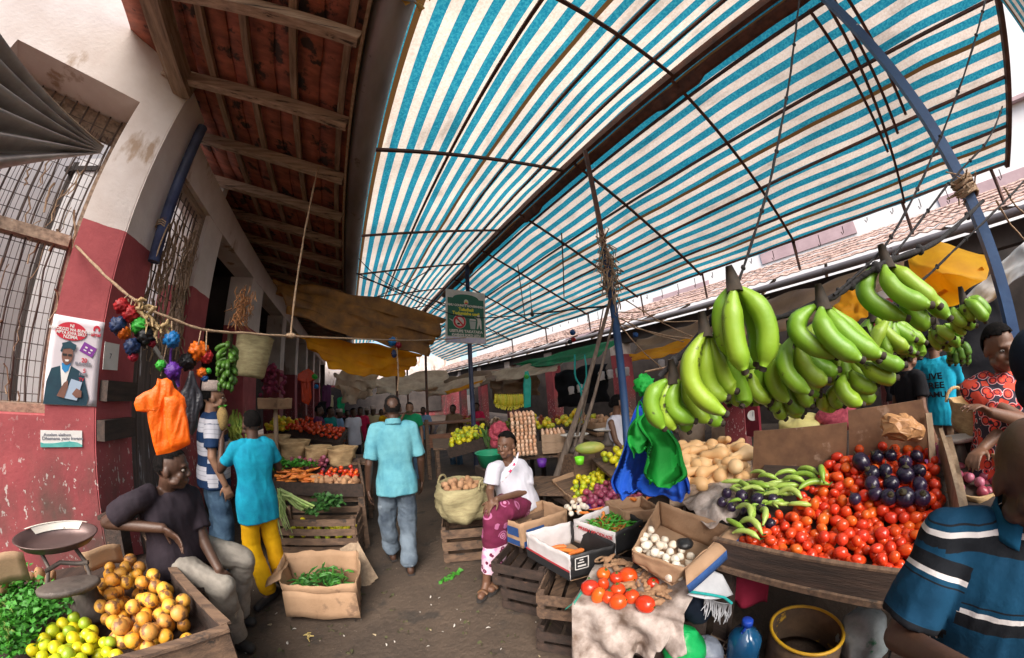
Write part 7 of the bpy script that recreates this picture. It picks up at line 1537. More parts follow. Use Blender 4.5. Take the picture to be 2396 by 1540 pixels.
ropeobj('thin_wire', 'thin wire from the left eaves to the far canopy', [V(.0, 5.0, 4.0), at(900, 660, d=5.6), at(1010, 712, d=6.4), at(1190, 795, d=8.5)], .008, 'black_rope')
lb_p = at(1245, 732, d=5.0); q = MB(); q.tube([lb_p + V(0, 0, .5), lb_p + V(0, 0, .06)], .006, 5); q.lathe([(0, -.075), (.03, -.055), (.034, -.02), (.016, .03), (.018, .06), (0, .065)], 14, lb_p); tag(q.build('light_bulb', M['grille']), 'dusty bulb hanging under the canopy right of the green sign', 'bulb')
# rope tie on the near blue post
q = MB()
for k in range(16): z = at(2268, 430, d=2.65).z + rg.uniform(-.06, .06); q.tube([V(2.5 + .062 * math.cos(a) , -.91 + .062 * math.sin(a), z + .01 * math.sin(a * 2)) for a in [j * .6 + k for j in range(8)]], .008, 5)
for k in range(14): z = at(2268, 430, d=2.65).z; p = V(2.5, -.91, z) + V(rg.uniform(-.06, .06), rg.uniform(-.06, .06), rg.uniform(-.05, .05)); q.tube([p, p + V(rg.uniform(-.1, .1), rg.uniform(-.1, .1), rg.uniform(-.12, .04))], .006, 4)
tag(q.build('rope_tie', M['rope']), 'twine lashed round the near blue post under the canopy eave', 'twine', kind='stuff')
# blue bag, green bag, small green wad
M['bag_royal'] = mat('royal_blue_bag', (.010, .12, .70), (.008, .08, .52), 4, .7, .4, 14, transl=.2, bdist=.02); M['bag_grass'] = mat('grass_green_bag', (.008, .42, .05), (.006, .32, .035), 4, .7, .4, 14, transl=.2, bdist=.02)
def drape(label, ring_px, d, m, n=90, depth=.05, fold=9, seed=0, handles=True):
    """a thin hanging carrier bag, open below: its wall follows pleats that deepen downwards"""
    rows = []
    for (y, xl, xr) in ring_px:
        L, Rr = at(xl, y, d=d), at(xr, y, d=d); c = (L + Rr) / 2; rows.append((c, (Rr - L) / 2))
    rr = catm([list(c) + list(a) for c, a in rows], 6); m_ = len(rr); vw = V(rr[0][0], rr[0][1], 0).normalized()
    def fn(u, v):
        e = rr[min(m_ - 1, int(v * (m_ - 1) + .5))]; c, a = V(*e[:3]), V(*e[3:6]); t = 2 * math.pi * u
        pl = (.25 + .75 * v) * (math.sin(t * fold + seed) * .55 + .45 * math.sin(t * fold * 1.7 + 2 + seed)) + .5 * noise.noise(V(t * 1.5, v * 3, seed))
        sx = math.copysign(abs(math.cos(t)) ** .75, math.cos(t)); sy = math.copysign(abs(math.sin(t)) ** .75, math.sin(t))
        zj = .018 * math.sin(t * fold * .5 + seed) * (v > .97) + .03 * noise.noise(V(t, 3, seed)) * v
        return c + a * sx * (1 + .03 * pl) + vw * (sy * depth + depth * .55 * pl * (.4 + .6 * v)) + V(0, 0, zj)
    q = MB(); q.grid(fn, n, m_ * 2, thick=.0025, flip=True)
    if handles:
        c, a = V(*rr[0][:3]), V(*rr[0][3:6])
        for sg in (-1, 1): q.tube([c + a * sg * .9 + V(0, 0, -.03), c + a * sg * .7 + V(0, 0, .04), c + a * sg * .1 + V(0, 0, .075)], [.022, .014, .008], 8, flat=.4)
    o = q.build('carrier_bag', M[m] if isinstance(m, str) else m); return tag(o, label, 'bag')
drape('big royal blue plastic bag hanging like a skirt above the red onions', [(928, 1505, 1540), (950, 1490, 1552), (985, 1476, 1562), (1040, 1462, 1582), (1090, 1445, 1598), (1128, 1430, 1612), (1150, 1440, 1614)], 1.62, 'bag_royal', depth=.07, fold=9)
drape('grass green plastic bag knotted in front of the blue one', [(960, 1515, 1540), (985, 1492, 1562), (1010, 1500, 1570), (1040, 1520, 1590), (1080, 1512, 1600), (1110, 1506, 1608), (1128, 1520, 1585)], 1.46, 'bag_grass', depth=.035, fold=6, seed=2)
drape('left lobe of the grass green plastic bag', [(975, 1490, 1510), (1000, 1472, 1525), (1030, 1468, 1522), (1055, 1482, 1515)], 1.50, 'bag_grass', depth=.035, fold=4, seed=4)
M['bag_green2'] = M['bag_grass']; wad(1508, 902, 1.62, .062, 'green2', 'crumpled green bag ball above the royal blue bag', 1.1)
q = MB(); q.tube([at(1510, 870, d=1.62), at(1560, 860, d=1.3), at(1620, 800, d=1.1)], .005, 5); tag(q.build('string', M['rope']), 'string from the green bag ball up to the banana rope', 'string')
# ---- tarps on the left
def tarp4(name, label, c, m, sagv=.15, n=(26, 14), wob=.05, f=5, cat='tarp', seed=0, fold=0):
    A, B_, C_, D_ = [Vector(p) for p in c]
    def fn(u, v):
        p = A.lerp(B_, u).lerp(D_.lerp(C_, u), v); p.z -= sagv * math.sin(math.pi * u) * (.35 + .65 * math.sin(math.pi * v)); nn = noise.noise_vector(V(u * f + seed, v * f, seed)) * wob
        return p + nn + V(0, 0, fold * math.sin(v * 22 + u * 3))
    q = MB(); q.grid(fn, n[0], n[1], thick=.004); return tag(q.build(name, M[m]), label, cat)
tarp4('ochre_tarp', 'ochre brown tarp slung from the left eaves across the lane', [at(640, 648, d=5.0), at(1040, 742, d=5.2), at(1000, 834, d=5.0), at(672, 726, d=4.6)], 'ochre_tarp', .03, wob=.10, fold=.03, n=(40, 26))
tarp4('yellow_tarp', 'bright amber tarp sagging under the ochre one', [at(690, 775, d=5.3), at(985, 826, d=5.6), at(942, 882, d=5.4), at(770, 856, d=5.0)], 'yellow_tarp', .10, wob=.09, fold=.02, n=(40, 26))
tarp4('beige_tarp', 'bundled pale tarp hanging beyond the amber one', [at(785, 868, d=8.0), at(880, 875, d=8.5), at(870, 925, d=8.2), at(800, 935, d=7.8)], 'beige_cloth', .10, wob=.16, fold=.06, n=(30, 22))
ps = at(928, 880, d=7.0); q = MB(); q.tube([(ps.x, ps.y, -.3), (ps.x, ps.y, 3.6)], .028, 8); tag(q.build('thin_post', M['rust']), 'thin rusty post behind the walking man', 'post')
ropeobj('cord', 'pale cord with torn bags hanging in front of the amber tarp', [at(928, 790, d=4.4), at(930, 830, d=4.4), at(932, 880, d=4.4), at(930, 915, d=4.4)], .012)
wad(918, 800, 4.4, .07, 'sky', 'turquoise crumpled bag on the cord before the amber tarp'); wad(932, 808, 4.4, .055, 'crimson', 'crimson crumpled bag beside the turquoise one'); wad(922, 828, 4.4, .045, 'navy', 'navy crumpled bag under the turquoise one', 1.5)
# ---- left shops: hanging goods
bs = thing('banana_bunch', 'tall stem of dark green bananas hanging behind the man in the woven cap', 'bananas', at(535, 790, d=3.3), 'banana stems of the left shop')
q = MB(); q.tube([at(540, 780, d=3.3), at(532, 900, d=3.3)], [.03, .022], 8); q.build('stalk', M['stalk'], bs)
for k in range(54):
    y = 800 + 95 * (k / 54); a = rg.uniform(0, 6.3); x = 530 + 26 * math.cos(a) * (1 - .3 * k / 54); p = at(535, y, d=3.3); t = at(x, y + rg.uniform(15, 26), d=3.3 + .12 * math.sin(a)); banana(p, p.lerp(t, .5) + (t - p).normalized() * .0 + V(0, 0, -.0) + (V(t.x - p.x, t.y - p.y, 0)) * .4, t, .016, bs, 'banana_d', 8)
hb_ = at(592, 830, d=3.9); rot = Matrix.Rotation(R_(6), 3, 'Y')
q = MB(); q.lathe([(.14, -.25), (.16, -.22), (.20, .05), (.21, .20), (.22, .21), (.20, .20), (.19, .04), (.14, -.2), (0, -.21)], 30, hb_, rot); q.v = [p + noise.noise_vector(p * 5) * .02 for p in q.v]; tag(q.build('hanging_basket', M['basket2']), 'pale woven basket hanging on the white pillar of the left shop', 'basket')
q = MB(); dp_ = at(567, 722, d=3.5)
for k in range(90): p = dp_ + V(rg.gauss(0, .045), rg.gauss(0, .05), rg.uniform(-.14, .26) ); q.tube([p, p + V(rg.uniform(-.03, .03), rg.uniform(-.03, .03), -.05), p + V(rg.uniform(-.05, .05), rg.uniform(-.05, .05), -.10)], [.004, .007, .003], 4)
tag(q.build('dried_bunch', mat('dried_orange', (.42, .19, .07), (.25, .10, .04), 20, .8)), 'dried orange brown bunch hanging above the pale woven basket', 'dried bunch', kind='stuff')
M['crimson_net'] = mat('crimson_net', (.20, .012, .05), (.10, .008, .03), 30, .7, .7, 70)
for (a, c, d, lab) in ((628, 872, 4.8, 'upper crimson net of onions on the left pillar'), (640, 905, 4.8, 'lower crimson net of onions above the carton on the left pillar')):
    p = at(a, c, d=d); q = MB()
    for k in range(34): q.ell(p + V(rg.gauss(0, .075), rg.gauss(0, .06), rg.gauss(0, .06)), (.034,) * 3, nu=9, nv=6)
    q2 = remesh(q, .011, 1); tag(q2.build('onion_net', M['crimson_net']), lab, 'onion net')
cp = at(640, 940, d=4.7); cr = [cp + V(-.2, -.1, .05), cp + V(.12, -.22, .05), cp + V(.25, .05, .05), cp + V(-.05, .15, .05)]; cardbox('cardboard_box', 'small carton under the crimson onion nets', cr, .14, seed=31)
q = MB(); q.bar((cp.x + .03, cp.y, 0), (cp.x + .03, cp.y, cp.z - .10), .05, .05, (0, 1, 0)); tag(q.build('wooden_post', M['pale_wood']), 'thin wooden post holding the small carton', 'post')
shirtbag('orange red shirt bag hanging at the third pillar of the left shops', None, dense([(708, 868), (722, 862), (735, 872), (738, 890), (726, 888), (730, 930), (722, 948), (706, 940), (704, 890), (696, 890), (697, 876)]), mat('orange_red_bag', (.72, .07, .01), (.5, .04, .008), 6, .5, transl=.25), 6.0)
wad(736, 882, 6.0, .06, 'green', 'small green bag beside the orange red shirt bag'); wad(740, 905, 6.0, .05, 'sky', 'small teal bag under the green one')
for (a, c, d, col, lab) in ((520, 980, 3.0, 'basketp', 'tall pineapple shaped brown fruit bunch by the cap wearing man'),):
    p = at(a, c, d=d + .35); q = MB(); q.ell(p, (.055, .055, .11), nu=18, nv=14); q.v = [v + (v - p).normalized() * .006 * math.sin(v.z * 160) * math.sin(math.atan2(v.y - p.y, v.x - p.x) * 9) for v in q.v]; leafy(q, p + V(0, 0, .09), 12, .035, rg, (.012, .012, .01), 1.6, 1); tag(q.build('pineapple', [mat('pineapple', (.36, .24, .08), (.20, .13, .05), 60, .8), M['green_leaf']]), 'brown pineapple hanging beside the man in the woven cap', 'pineapple')
q = MB()
for k in range(60): p = at(545 + rg.gauss(0, 12), 985 + rg.gauss(0, 20), d=3.7); q.tube([p, p + V(rg.uniform(-.03, .03), rg.uniform(-.03, .03), -.06), p + V(rg.uniform(-.05, .05), 0, -.14)], [.008, .016, .004], 5, flat=.5)
tag(q.build('corn_leaves', mat('corn_leaf', (.38, .40, .06), (.10, .22, .03), 8, .6)), 'yellow green corn husks hanging between the boy and the cap wearing man', 'husks', kind='stuff')
p = at(540, 1045, d=3.5); mobj('cabbage', bagmb((0, 0, 0), (.06, .06, .055), 5).mesh('cabbage', mat('cabbage', (.60, .58, .30), (.45, .46, .2), 12, .6)), p, label='pale cabbage held by the boy in cyan tee', cat='cabbage')
p = at(520, 1020, d=3.6); q = MB(); q.ell(p, (.035, .035, .11))
for k in range(22): q.ell(p + V(rg.gauss(0, .03), rg.gauss(0, .03), rg.gauss(0, .07)), (.02,) * 3, nu=7, nv=5)
tag(remesh(q, .008, 1).build('onion_net', M['crimson_net']), 'narrow crimson net beside the striped tee', 'onion net')
# clutter in the shade of the left shops
for k, (a, c, d, w_, h_, col) in enumerate(((755, 900, 9, .5, .8, 'purple_cloth'), (765, 925, 9.5, .4, .6, 'cream_cloth'), (745, 940, 8, .4, .5, 'black_cloth'), (790, 930, 10, .5, .5, 'green_tee'))):
    p = at(a, c, d=d); tarp4('hanging_cloth', ('purple', 'cream', 'black', 'green')[k] + ' cloth hanging in the shade of the far left shops', [p, p + V(w_ * .4, w_ * .8, 0), p + V(w_ * .4, w_ * .8, -h_), p + V(0, 0, -h_)], col, .02, (8, 8), .05, cat='cloth')
# ---- right side awnings
def awn(label, c, m, **k): return tarp4('awning', label, c, m, cat='awning', **k)
awn('brown sagging awning between the blue post and the bananas', [at(1500, 790, d=5.2), at(1800, 690, d=4.6), at(1740, 790, d=4.0), at(1480, 830, d=4.6)], 'brown_cloth', sagv=.10, wob=.06)
awn('orange edged awning right of the blue post', [at(1475, 828, d=4.6), at(1660, 778, d=4.3), at(1640, 815, d=3.9), at(1478, 842, d=4.3)], 'yellow_tarp', sagv=.05, wob=.04)
awn('green awning behind the leaning poles', [at(1200, 850, d=8.5), at(1450, 790, d=5.6), at(1400, 835, d=5.2), at(1230, 860, d=8)], 'green_tarp', sagv=.08, wob=.05)
awn('taupe sagging awning over the far egg table', [at(1150, 868, d=9), at(1325, 832, d=7), at(1300, 868, d=6.2), at(1160, 890, d=8)], 'beige_cloth', sagv=.10, wob=.06)
awn('ragged beige awning with a yellow edge beyond the sign post', [at(985, 905, d=12), at(1140, 875, d=9.5), at(1120, 905, d=8.5), at(1000, 925, d=11)], 'beige_cloth', sagv=.12, wob=.1)
awn('yellow strip along the ragged beige awning', [at(1040, 915, d=9.6), at(1130, 888, d=9), at(1128, 896, d=8.8), at(1045, 922, d=9.4)], 'yellow_tarp', sagv=.08, wob=.03)
awn('brown awning stretched above the green bananas', [at(1780, 700, d=5.0), at(2130, 600, d=4.8), at(2060, 680, d=4.0), at(1760, 790, d=4.2)], 'brown_cloth', sagv=.08, wob=.06)
awn('orange awning corner behind the middle banana hand', [at(1935, 735, d=3.8), at(2000, 655, d=4.0), at(2060, 735, d=3.6), at(1950, 760, d=3.6)], 'yellow_tarp', sagv=.03, wob=.04)
def ytarp():
    A = [(2130, 600), (2200, 570), (2308, 602), (2315, 640), (2250, 690), (2205, 722), (2160, 705), (2125, 660)]; P = [at(a, c, d=3.1 + .25 * math.sin(k * 1.3)) for k, (a, c) in enumerate(A)]; ce = at(2205, 640, d=2.75); q = MB(); n = len(P); k_ = 6; pts = []
    for i in range(n):
        for j in range(k_): pts.append(P[i].lerp(P[(i + 1) % n], j / k_))
    m_ = len(pts); vs = []; N = 10
    for i in range(N + 1):
        for p in pts: w = ce.lerp(p, i / N); vs.append(w + noise.noise_vector(w * 4) * .07 * (i / N) ** .5 * 1.0)
    fs = [(i * m_ + j, i * m_ + (j + 1) % m_, (i + 1) * m_ + (j + 1) % m_, (i + 1) * m_ + j) for i in range(N) for j in range(m_)]; q.add(vs, fs, 0, True); return q
tag(ytarp().build('awning', M['yellow_tarp']), 'bright yellow crumpled awning behind the upper right bananas', 'awning')
ropeobj('awning_pole', 'long stick along the lower edge of the bright yellow awning', [at(2160, 712, d=2.9), at(2300, 628, d=3.0)], .014, 'yellow_tarp', cat='pole')
awn('grey plank awning right of the yellow one', [at(2250, 700, d=3.6), at(2400, 560, d=3.4), at(2400, 640, d=3.0), at(2260, 735, d=3.2)], 'grey_sack', sagv=.03, wob=.03)
for k, (a, c, a2, c2) in enumerate(((1440, 745, 1720, 745), (1440, 740, 1600, 800), (1450, 760, 1560, 870), (1440, 755, 1690, 800), (1435, 730, 1560, 715), (2330, 470, 2396, 560), (2350, 440, 2396, 500), (1460, 700, 1650, 800))):
    ropeobj('guy_rope', 'pale guy rope fanning out from the tangle on the blue post' if a < 2000 else 'pale guy rope right of the near blue post', [at(a, c, d=3.25 if a < 2000 else 2.9), at((a + a2) / 2, (c + c2) / 2 + 8, d=3.6), at(a2, c2, d=4.0)], .007, n=5)['group'] = 'guy ropes'
q = MB(); tl_ = at(1362, 900, d=4.2)
ropeobj('turquoise_rope', 'turquoise rope loop hanging left of the leaning poles', [at(1345, 830, d=4.4), at(1346, 880, d=4.4), at(1360, 915, d=4.4), at(1360, 990, d=4.4)], .014, 'teal_hem'); ropeobj('turquoise_rope', 'second strand of turquoise rope meeting the loop', [at(1368, 830, d=4.4), at(1372, 880, d=4.4), at(1362, 912, d=4.4)], .012, 'teal_hem')
shirtbag('turquoise plastic bag hanging above the tall egg stack', None, dense([(1228, 870), (1236, 868), (1243, 890), (1242, 952), (1226, 955), (1224, 900)]), mat('turquoise_bag', (.01, .45, .36), (.008, .33, .27), 5, .5, transl=.25), 5.2)
wad(1232, 882, 5.2, .05, 'green', 'small green wad on top of the turquoise bag'); wad(1340, 778, 5.5, .06, 'blue', 'blue wad on the wire above the green awning'); wad(1342, 795, 5.5, .05, 'red', 'red wad under the blue one on the wire'); wad(1334, 800, 5.5, .05, 'black', 'black wad left of the red one on the wire'); wad(1487, 784, 4.0, .04, 'blue', 'small blue wad hanging right of the blue post')
yb = thing('banana_bunch', 'bunch of yellow green bananas hanging above the onion net', 'bananas', at(1190, 920, d=6.0), 'hands of yellow bananas in the right arcade')
for k in range(30):
    a = 1158 + 66 * (k % 15) / 14 ; p = at(a, 922 + 7 * (k // 15), d=6.0 + .1 * (k // 15)); t = at(a + rg.uniform(-4, 4), 945 + 8 * (k // 15) + 8 * math.sin(math.pi * (k % 15) / 14), d=6.0); banana(p, p.lerp(t, .5) + V(.02, -.02, 0), t, .024, yb, 'banana_y', 7)
# goods in the arcade behind
for (pl, zt_, lab, mm, rr_, n_) in (([(1270, 985), (1335, 968), (1345, 988), (1280, 1000)], .95, 'yellow fruit on the far table of the arcade', me_yel, .045, 50), ([(1380, 975), (1480, 955), (1480, 985), (1390, 1000)], 1.0, 'brown root on the arcade table behind the scales', me_pot, .05, 50)):
    P = [tuple(at(a, c, d=5.6 if a < 1350 else 5.2)[:2]) for a, c in pl]; z = at(pl[0][0], pl[0][1], d=5.6).z - .1
    cx = sum(p[0] for p in P) / 4; cy_ = sum(p[1] for p in P) / 4; PP = [(cx - .6, cy_ - .2), (cx + .5, cy_ - .5), (cx + .7, cy_ + .2), (cx - .4, cy_ + .5)]
    table('arcade_table', 'dark table of ' + lab.split(' on')[0].replace('brown root', 'brown roots') + ' in the arcade', PP, z, 'dark_wood')
    tp = heap(PP, n_, rr_, z, z + .22, 4); scatter('fruit', mm, tp, lab, 'produce', lab, 4, sc=(1.1, 1.4))
og = at(1415, 995, d=4.9); cr = [og + V(-.3, -.1, .08), og + V(.25, -.35, .08), og + V(.35, .0, .10), og + V(-.2, .25, .10)]; cardbox('cardboard_box', 'carton with orange papers beside the woman in white top', cr, .2, seed=41)
for k, (a, c, lab) in enumerate(((1530, 840, 'first'), (1700, 800, 'second'))): pass
# washing of pale cloths under the arcade beam
for k, (a, c, d) in enumerate(((1400, 870, 6.4), (1420, 866, 6.4), (1440, 862, 6.4), (1458, 860, 6.4), (1540, 842, 6.0), (1330, 905, 7.2), (1350, 900, 7.2), (1100, 910, 9.5))):
    p = at(a, c, d=d); e = V(.12, -.06, 0); tarp4('hanging_packet', 'small pale packet hanging in a row under the arcade beam', [p, p + e, p + e + V(0, 0, -.18), p + V(0, 0, -.18)], 'plastic_white', .0, (4, 4), .02, cat='packet')['group'] = 'packets under the arcade beam'
gd = at(1355, 1080, d=3.0)
for (a, c, d, sc_, col, lab) in ((1268, 1083, 2.9, .06, 'purple', 'small purple pot left of the far scales'), (1356, 1078, 2.75, .055, 'lime_cup', 'lime green cup beside the lemon tray')):
    if col == 'lime_cup': M['bag_lime_cup'] = mat('lime_cup', (.18, .70, .02), (.15, .6, .02), 4, .35)
    p = at(a, c, d=d); q = MB(); q.lathe([(0, -sc_ * .6), (sc_ * .62, -sc_ * .6), (sc_ * .8, sc_ * .6), (sc_ * .72, sc_ * .6), (sc_ * .55, -sc_ * .45), (0, -sc_ * .45)], 18, p); tag(q.build('cup', M['bag_' + col]), lab, 'cup')
table('low_table', 'low rough table carrying the purple pot and the green cup', [(1.55, 2.6), (2.15, 1.95), (2.55, 2.35), (1.95, 3.0)], .66, 'crate_wood')
pm = at(1380, 1048, d=3.2); q = MB(); q.ell(pm, (.16, .075, .065), Matrix.Rotation(-.6, 3, 'Z')); tag(q.build('papaya', mat('papaya', (.22, .32, .06), (.42, .36, .08), 5, .5)), 'green yellow papaya lying in front of the white scale pan', 'papaya')
hs = at(2805 / 1.6026, 985, d=4.2)
hg = at(1762, 985, d=4.6); dl_ = thing('dial_scale', 'hanging red scale with round white dial behind the hardboard', 'scale', hg)
q = MB(); q.box(hg, (.05, .22, .42), Matrix.Rotation(R_(-20), 3, 'Z')); q.build('body', mat('dial_red', (.30, .03, .05), (.2, .02, .035), 6, .5), dl_)
q = MB(); nn = (EYE - hg).normalized(); nn.z = 0; nn.normalize(); f5 = frame(hg + nn * .03 + V(0, 0, .08), nn.cross(V(0, 0, -1)), V(0, 0, 1)); q.prism([(.07 * math.cos(k * .349), .07 * math.sin(k * .349)) for k in range(18)], .02, f5); q.build('dial', M['white'], dl_)
q = MB(); q.bar(f5 @ V(0, -.01, .024), f5 @ V(.01, .05, .024), .010, .004); q.build('needle', M['black_print'], dl_)
ropeobj('cord', 'cord holding the red dial scale under the arcade', [hg + V(0, 0, .2), hg + V(.3, .05, 1.0), V(5.8, hg.y, 2.9)], .008)
for (a, c, lab, mm_) in ((1875, 995, 'heap of pale yellow cloth bags behind the hardboard', mat('pale_yellow_bag', (.66, .60, .22), (.5, .42, .15), 9, .6)), (1960, 975, 'pink and white net bag behind the hardboard', M['pink_net'])):
    p = at(a, c, d=3.3); tag(bagmb(p, (.17, .2, .10), a).build('cloth_bag', mm_), lab, 'bag')
q = MB(); p = at(1920, 1010, d=3.4); q.bar((p.x, p.y, 0), (p.x, p.y, .98), .8, .5, (0, 1, 0)); tag(q.build('wooden_chest', M['dark_wood']), 'dark wooden chest behind the hardboard back', 'chest')
ropeobj('white_stick', 'pale stick leaning in the dark behind the palm bag', [at(2275, 900, d=3.6), at(2292, 985, d=3.4), at(2296, 1100, d=3.3)], .016, 'white', cat='stick')

# more cloths, goods and shoppers' clutter in the far lane and the arcade
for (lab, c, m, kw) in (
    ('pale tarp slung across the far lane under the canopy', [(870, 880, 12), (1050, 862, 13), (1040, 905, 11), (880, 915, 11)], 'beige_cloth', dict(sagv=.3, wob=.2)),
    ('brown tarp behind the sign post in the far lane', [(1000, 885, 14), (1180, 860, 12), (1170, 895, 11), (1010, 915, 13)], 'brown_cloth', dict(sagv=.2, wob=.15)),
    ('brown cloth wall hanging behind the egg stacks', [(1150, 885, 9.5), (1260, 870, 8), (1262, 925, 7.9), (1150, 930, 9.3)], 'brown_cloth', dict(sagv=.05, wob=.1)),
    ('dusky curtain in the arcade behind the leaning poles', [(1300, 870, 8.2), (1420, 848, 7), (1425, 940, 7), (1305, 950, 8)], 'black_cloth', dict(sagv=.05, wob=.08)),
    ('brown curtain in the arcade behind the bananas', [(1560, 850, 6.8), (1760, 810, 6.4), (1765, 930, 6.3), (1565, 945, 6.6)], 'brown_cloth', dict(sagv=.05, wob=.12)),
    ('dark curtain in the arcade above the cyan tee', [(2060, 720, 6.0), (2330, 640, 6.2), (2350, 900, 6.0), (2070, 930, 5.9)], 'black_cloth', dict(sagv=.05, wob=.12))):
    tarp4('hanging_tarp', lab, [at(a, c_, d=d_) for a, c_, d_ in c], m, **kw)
crc = random.Random(77)
me_sackb = meshes('sack', lambda i: bagmb((0, 0, .22), (.24, .22, .26), i + 3), 3, M['beige_cloth'])
for k in range(34):
    y = crc.uniform(2.5, 16); x = crc.uniform(5.3, 7.0) if k % 3 else crc.uniform(3.6, 4.6)
    if y < 5 and x < 5: continue
    z0 = -.42 * min(1, max(0, (y - 5) / 5)); o = mobj('grain_sack', me_sackb[k % 3], (x, y, z0), (0, 0, crc.uniform(0, 6)), crc.uniform(.8, 1.5), 'pale bulging sack standing in the shade of the right arcade', 'sack', 'sacks in the right arcade')
mcl = [mat('goods%d' % k, c, tuple(v * .5 for v in c), 30, .6) for k, c in enumerate(((.55, .42, .03), (.45, .10, .03), (.30, .38, .05), (.40, .24, .12)))]
me_far = [scaled(ball(k, (1, 1, .95), .05, 0), .055).mesh('fruit', mcl[k]) for k in range(4)]
for k in range(6):
    y = 5.4 + k * 1.55; x = 4.75 + .25 * (k % 2); z = .62 - .42 * min(1, max(0, (y - 5) / 5)) + .12; PP = [(x - .4, y - .55), (x + .45, y - .6), (x + .45, y + .55), (x - .4, y + .55)]
    table('arcade_table', 'low plank table of loose produce, number of rows back along the right arcade' if 0 else ('nearest', 'second', 'third', 'fourth', 'fifth', 'farthest')[k] + ' low produce table along the front of the right arcade', PP, z, 'crate_wood')
    tp = heap(PP, 44, .055, z, z + .22, k + 2); kk = k % 4; scatter(('mango', 'passion_fruit', 'green_mango', 'sapodilla')[kk], [me_far[kk]], tp, ('yellow', 'russet', 'green', 'brown')[kk] + ' fruit heaped on the low tables of the right arcade', 'fruit', ('yellow', 'russet', 'green', 'brown')[kk] + ' fruit on arcade tables', k)
for k in range(5):
    y = 8.6 + k * 1.5; x = -.75; z = .75 - .42 * min(1, max(0, (y - 5) / 5)); PP = [(x - .5, y - .5), (x + .5, y - .55), (x + .5, y + .5), (x - .5, y + .5)]
    table('lane_table', ('nearest', 'second', 'middle', 'fourth', 'farthest')[k] + ' produce table in the far left of the lane', PP, z, 'crate_wood'); tp = heap(PP, 34, .06, z, z + .25, k + 9); kk = (k + 1) % 4; q = MB()
    for p in tp: q.ell(p, (.06, .06, .055), nu=8, nv=6)
    tag(q.build('fruit_heap', mcl[kk]), ('russet heap of fruit on the nearest of the far left tables', 'green heap of fruit on the second far left table', 'brown heap of roots on the middle far left table', 'yellow heap of fruit on the fourth far left table', 'russet heap of fruit on the farthest left table')[k], 'fruit', kind='stuff')
# ================================================================== signs and posters
# --- green sign on the far post
y0 = 6.06
def SG(px_, py_): return at(px_, py_, y=y0)
sa, sb, sc_, sd_ = SG(1041, 676), SG(1133, 686), SG(1139, 806), SG(1045, 800)
sg = thing('sign', 'green and white litter sign with a red no spitting disc on the far blue post', 'sign', (2.5, y0, sd_.z))
cen = (sa + sb + sc_ + sd_) / 4; Wd = ((sb - sa).length + (sc_ - sd_).length) / 2; Hh = ((sa - sd_).length + (sb - sc_).length) / 2
F = frame(cen, (sb - sa) + (sc_ - sd_), (sa - sd_) + (sb - sc_))
M['sign_white'] = mat('sign_white', (.62, .58, .55), (.50, .44, .40), 4, .6, spots=((.30, .22, .18), 7, .64)); M['sign_green'] = mat('sign_green', (.006, .085, .050), (.008, .11, .065), 3, .5); M['sign_yellow'] = mat('sign_yellow', (.62, .55, .03), rough=.5); M['sign_red'] = mat('sign_red', (.50, .02, .03), rough=.5); M['sign_grey'] = mat('sign_grey', (.34, .36, .35), rough=.6); M['sign_lilac'] = mat('sign_lilac', (.42, .38, .62), (.6, .55, .6), 12, .6)
q = MB(); q.box((0, 0, -.012), (Wd, Hh, .018)); q.v = [F @ p for p in q.v]; q.build('board', M['sign_white'], sg)
def flat(polys, m, z, name='marking', t=.004):
    q = MB()
    for p in polys: q.prism(p, t, F @ Matrix.Translation((0, 0, z)))
    return q.build(name, M[m], sg)
w2 = Wd * .455; hb_ = -Hh * .38; ht = Hh * .37
arch = [(-w2, hb_), (w2, hb_), (w2, ht - .03)] + [(w2 * .72 * math.cos(a) * 1.0, ht - .03 + Hh * .085 * math.sin(a)) for a in [math.pi * k / 12 for k in range(13)]] + [(-w2, ht - .03)]
flat([arch], 'sign_green', -.001, 'panel')
flat([[(-Wd * .48, -Hh * .49), (Wd * .48, -Hh * .49), (Wd * .48, -Hh * .40), (-Wd * .48, -Hh * .40)]], 'sign_lilac', -.001, 'footer')
for (tx, s, x, y, m, sx) in (('LAMU COUNTY GOVERNMENT', .068, 0, .245, 'sign_white', 1.0), ('Tafadhali', .10, .0, .155, 'sign_yellow', 1.0), ('Tudumishe usafi', .100, 0, .065, 'sign_yellow', 1.0), ('USITUPE TAKATAKA', .085, 0, -.345, 'sign_white', 1.0), ('KWENYE SOKO LETU', .07, 0, -.43, 'sign_white', 1.0)):
    q = text_mb(tx, s, F @ Matrix.Translation((x, y * 1.0, .006)), .004, sx); q.build('lettering', M[m], sg)
def circ(cx, cy, r, n=26, ry=None): return [(cx + r * math.cos(2 * math.pi * k / n), cy + (ry or r) * math.sin(2 * math.pi * k / n)) for k in range(n)]
dx, dy = -.16, -.13
flat([circ(dx, dy, .155)], 'sign_white', .004); flat([circ(dx, dy, .145)], 'sign_red', .009); flat([circ(dx, dy, .10)], 'sign_white', .014)
a = R_(-45); ca, sa_ = math.cos(a), math.sin(a); flat([[(dx + x * ca - y * sa_, dy + x * sa_ + y * ca) for x, y in ((-.12, -.018), (.12, -.018), (.12, .018), (-.12, .018))]], 'sign_red', .019); flat([circ(dx - .03, dy - .05, .035, 12, .02)], 'black_print', .024); flat([[(dx - .25, dy + .06), (dx - .15, dy + .03), (dx - .15, dy - .02)]], 'sign_grey', .006)
flat([[(.10, -.28), (.21, -.28), (.235, -.10), (.075, -.10)]], 'sign_grey', .005, 'bin'); flat([[(.07, -.085), (.24, -.085), (.22, -.05), (.09, -.05)]], 'sign_white', .006, 'bin_lid')
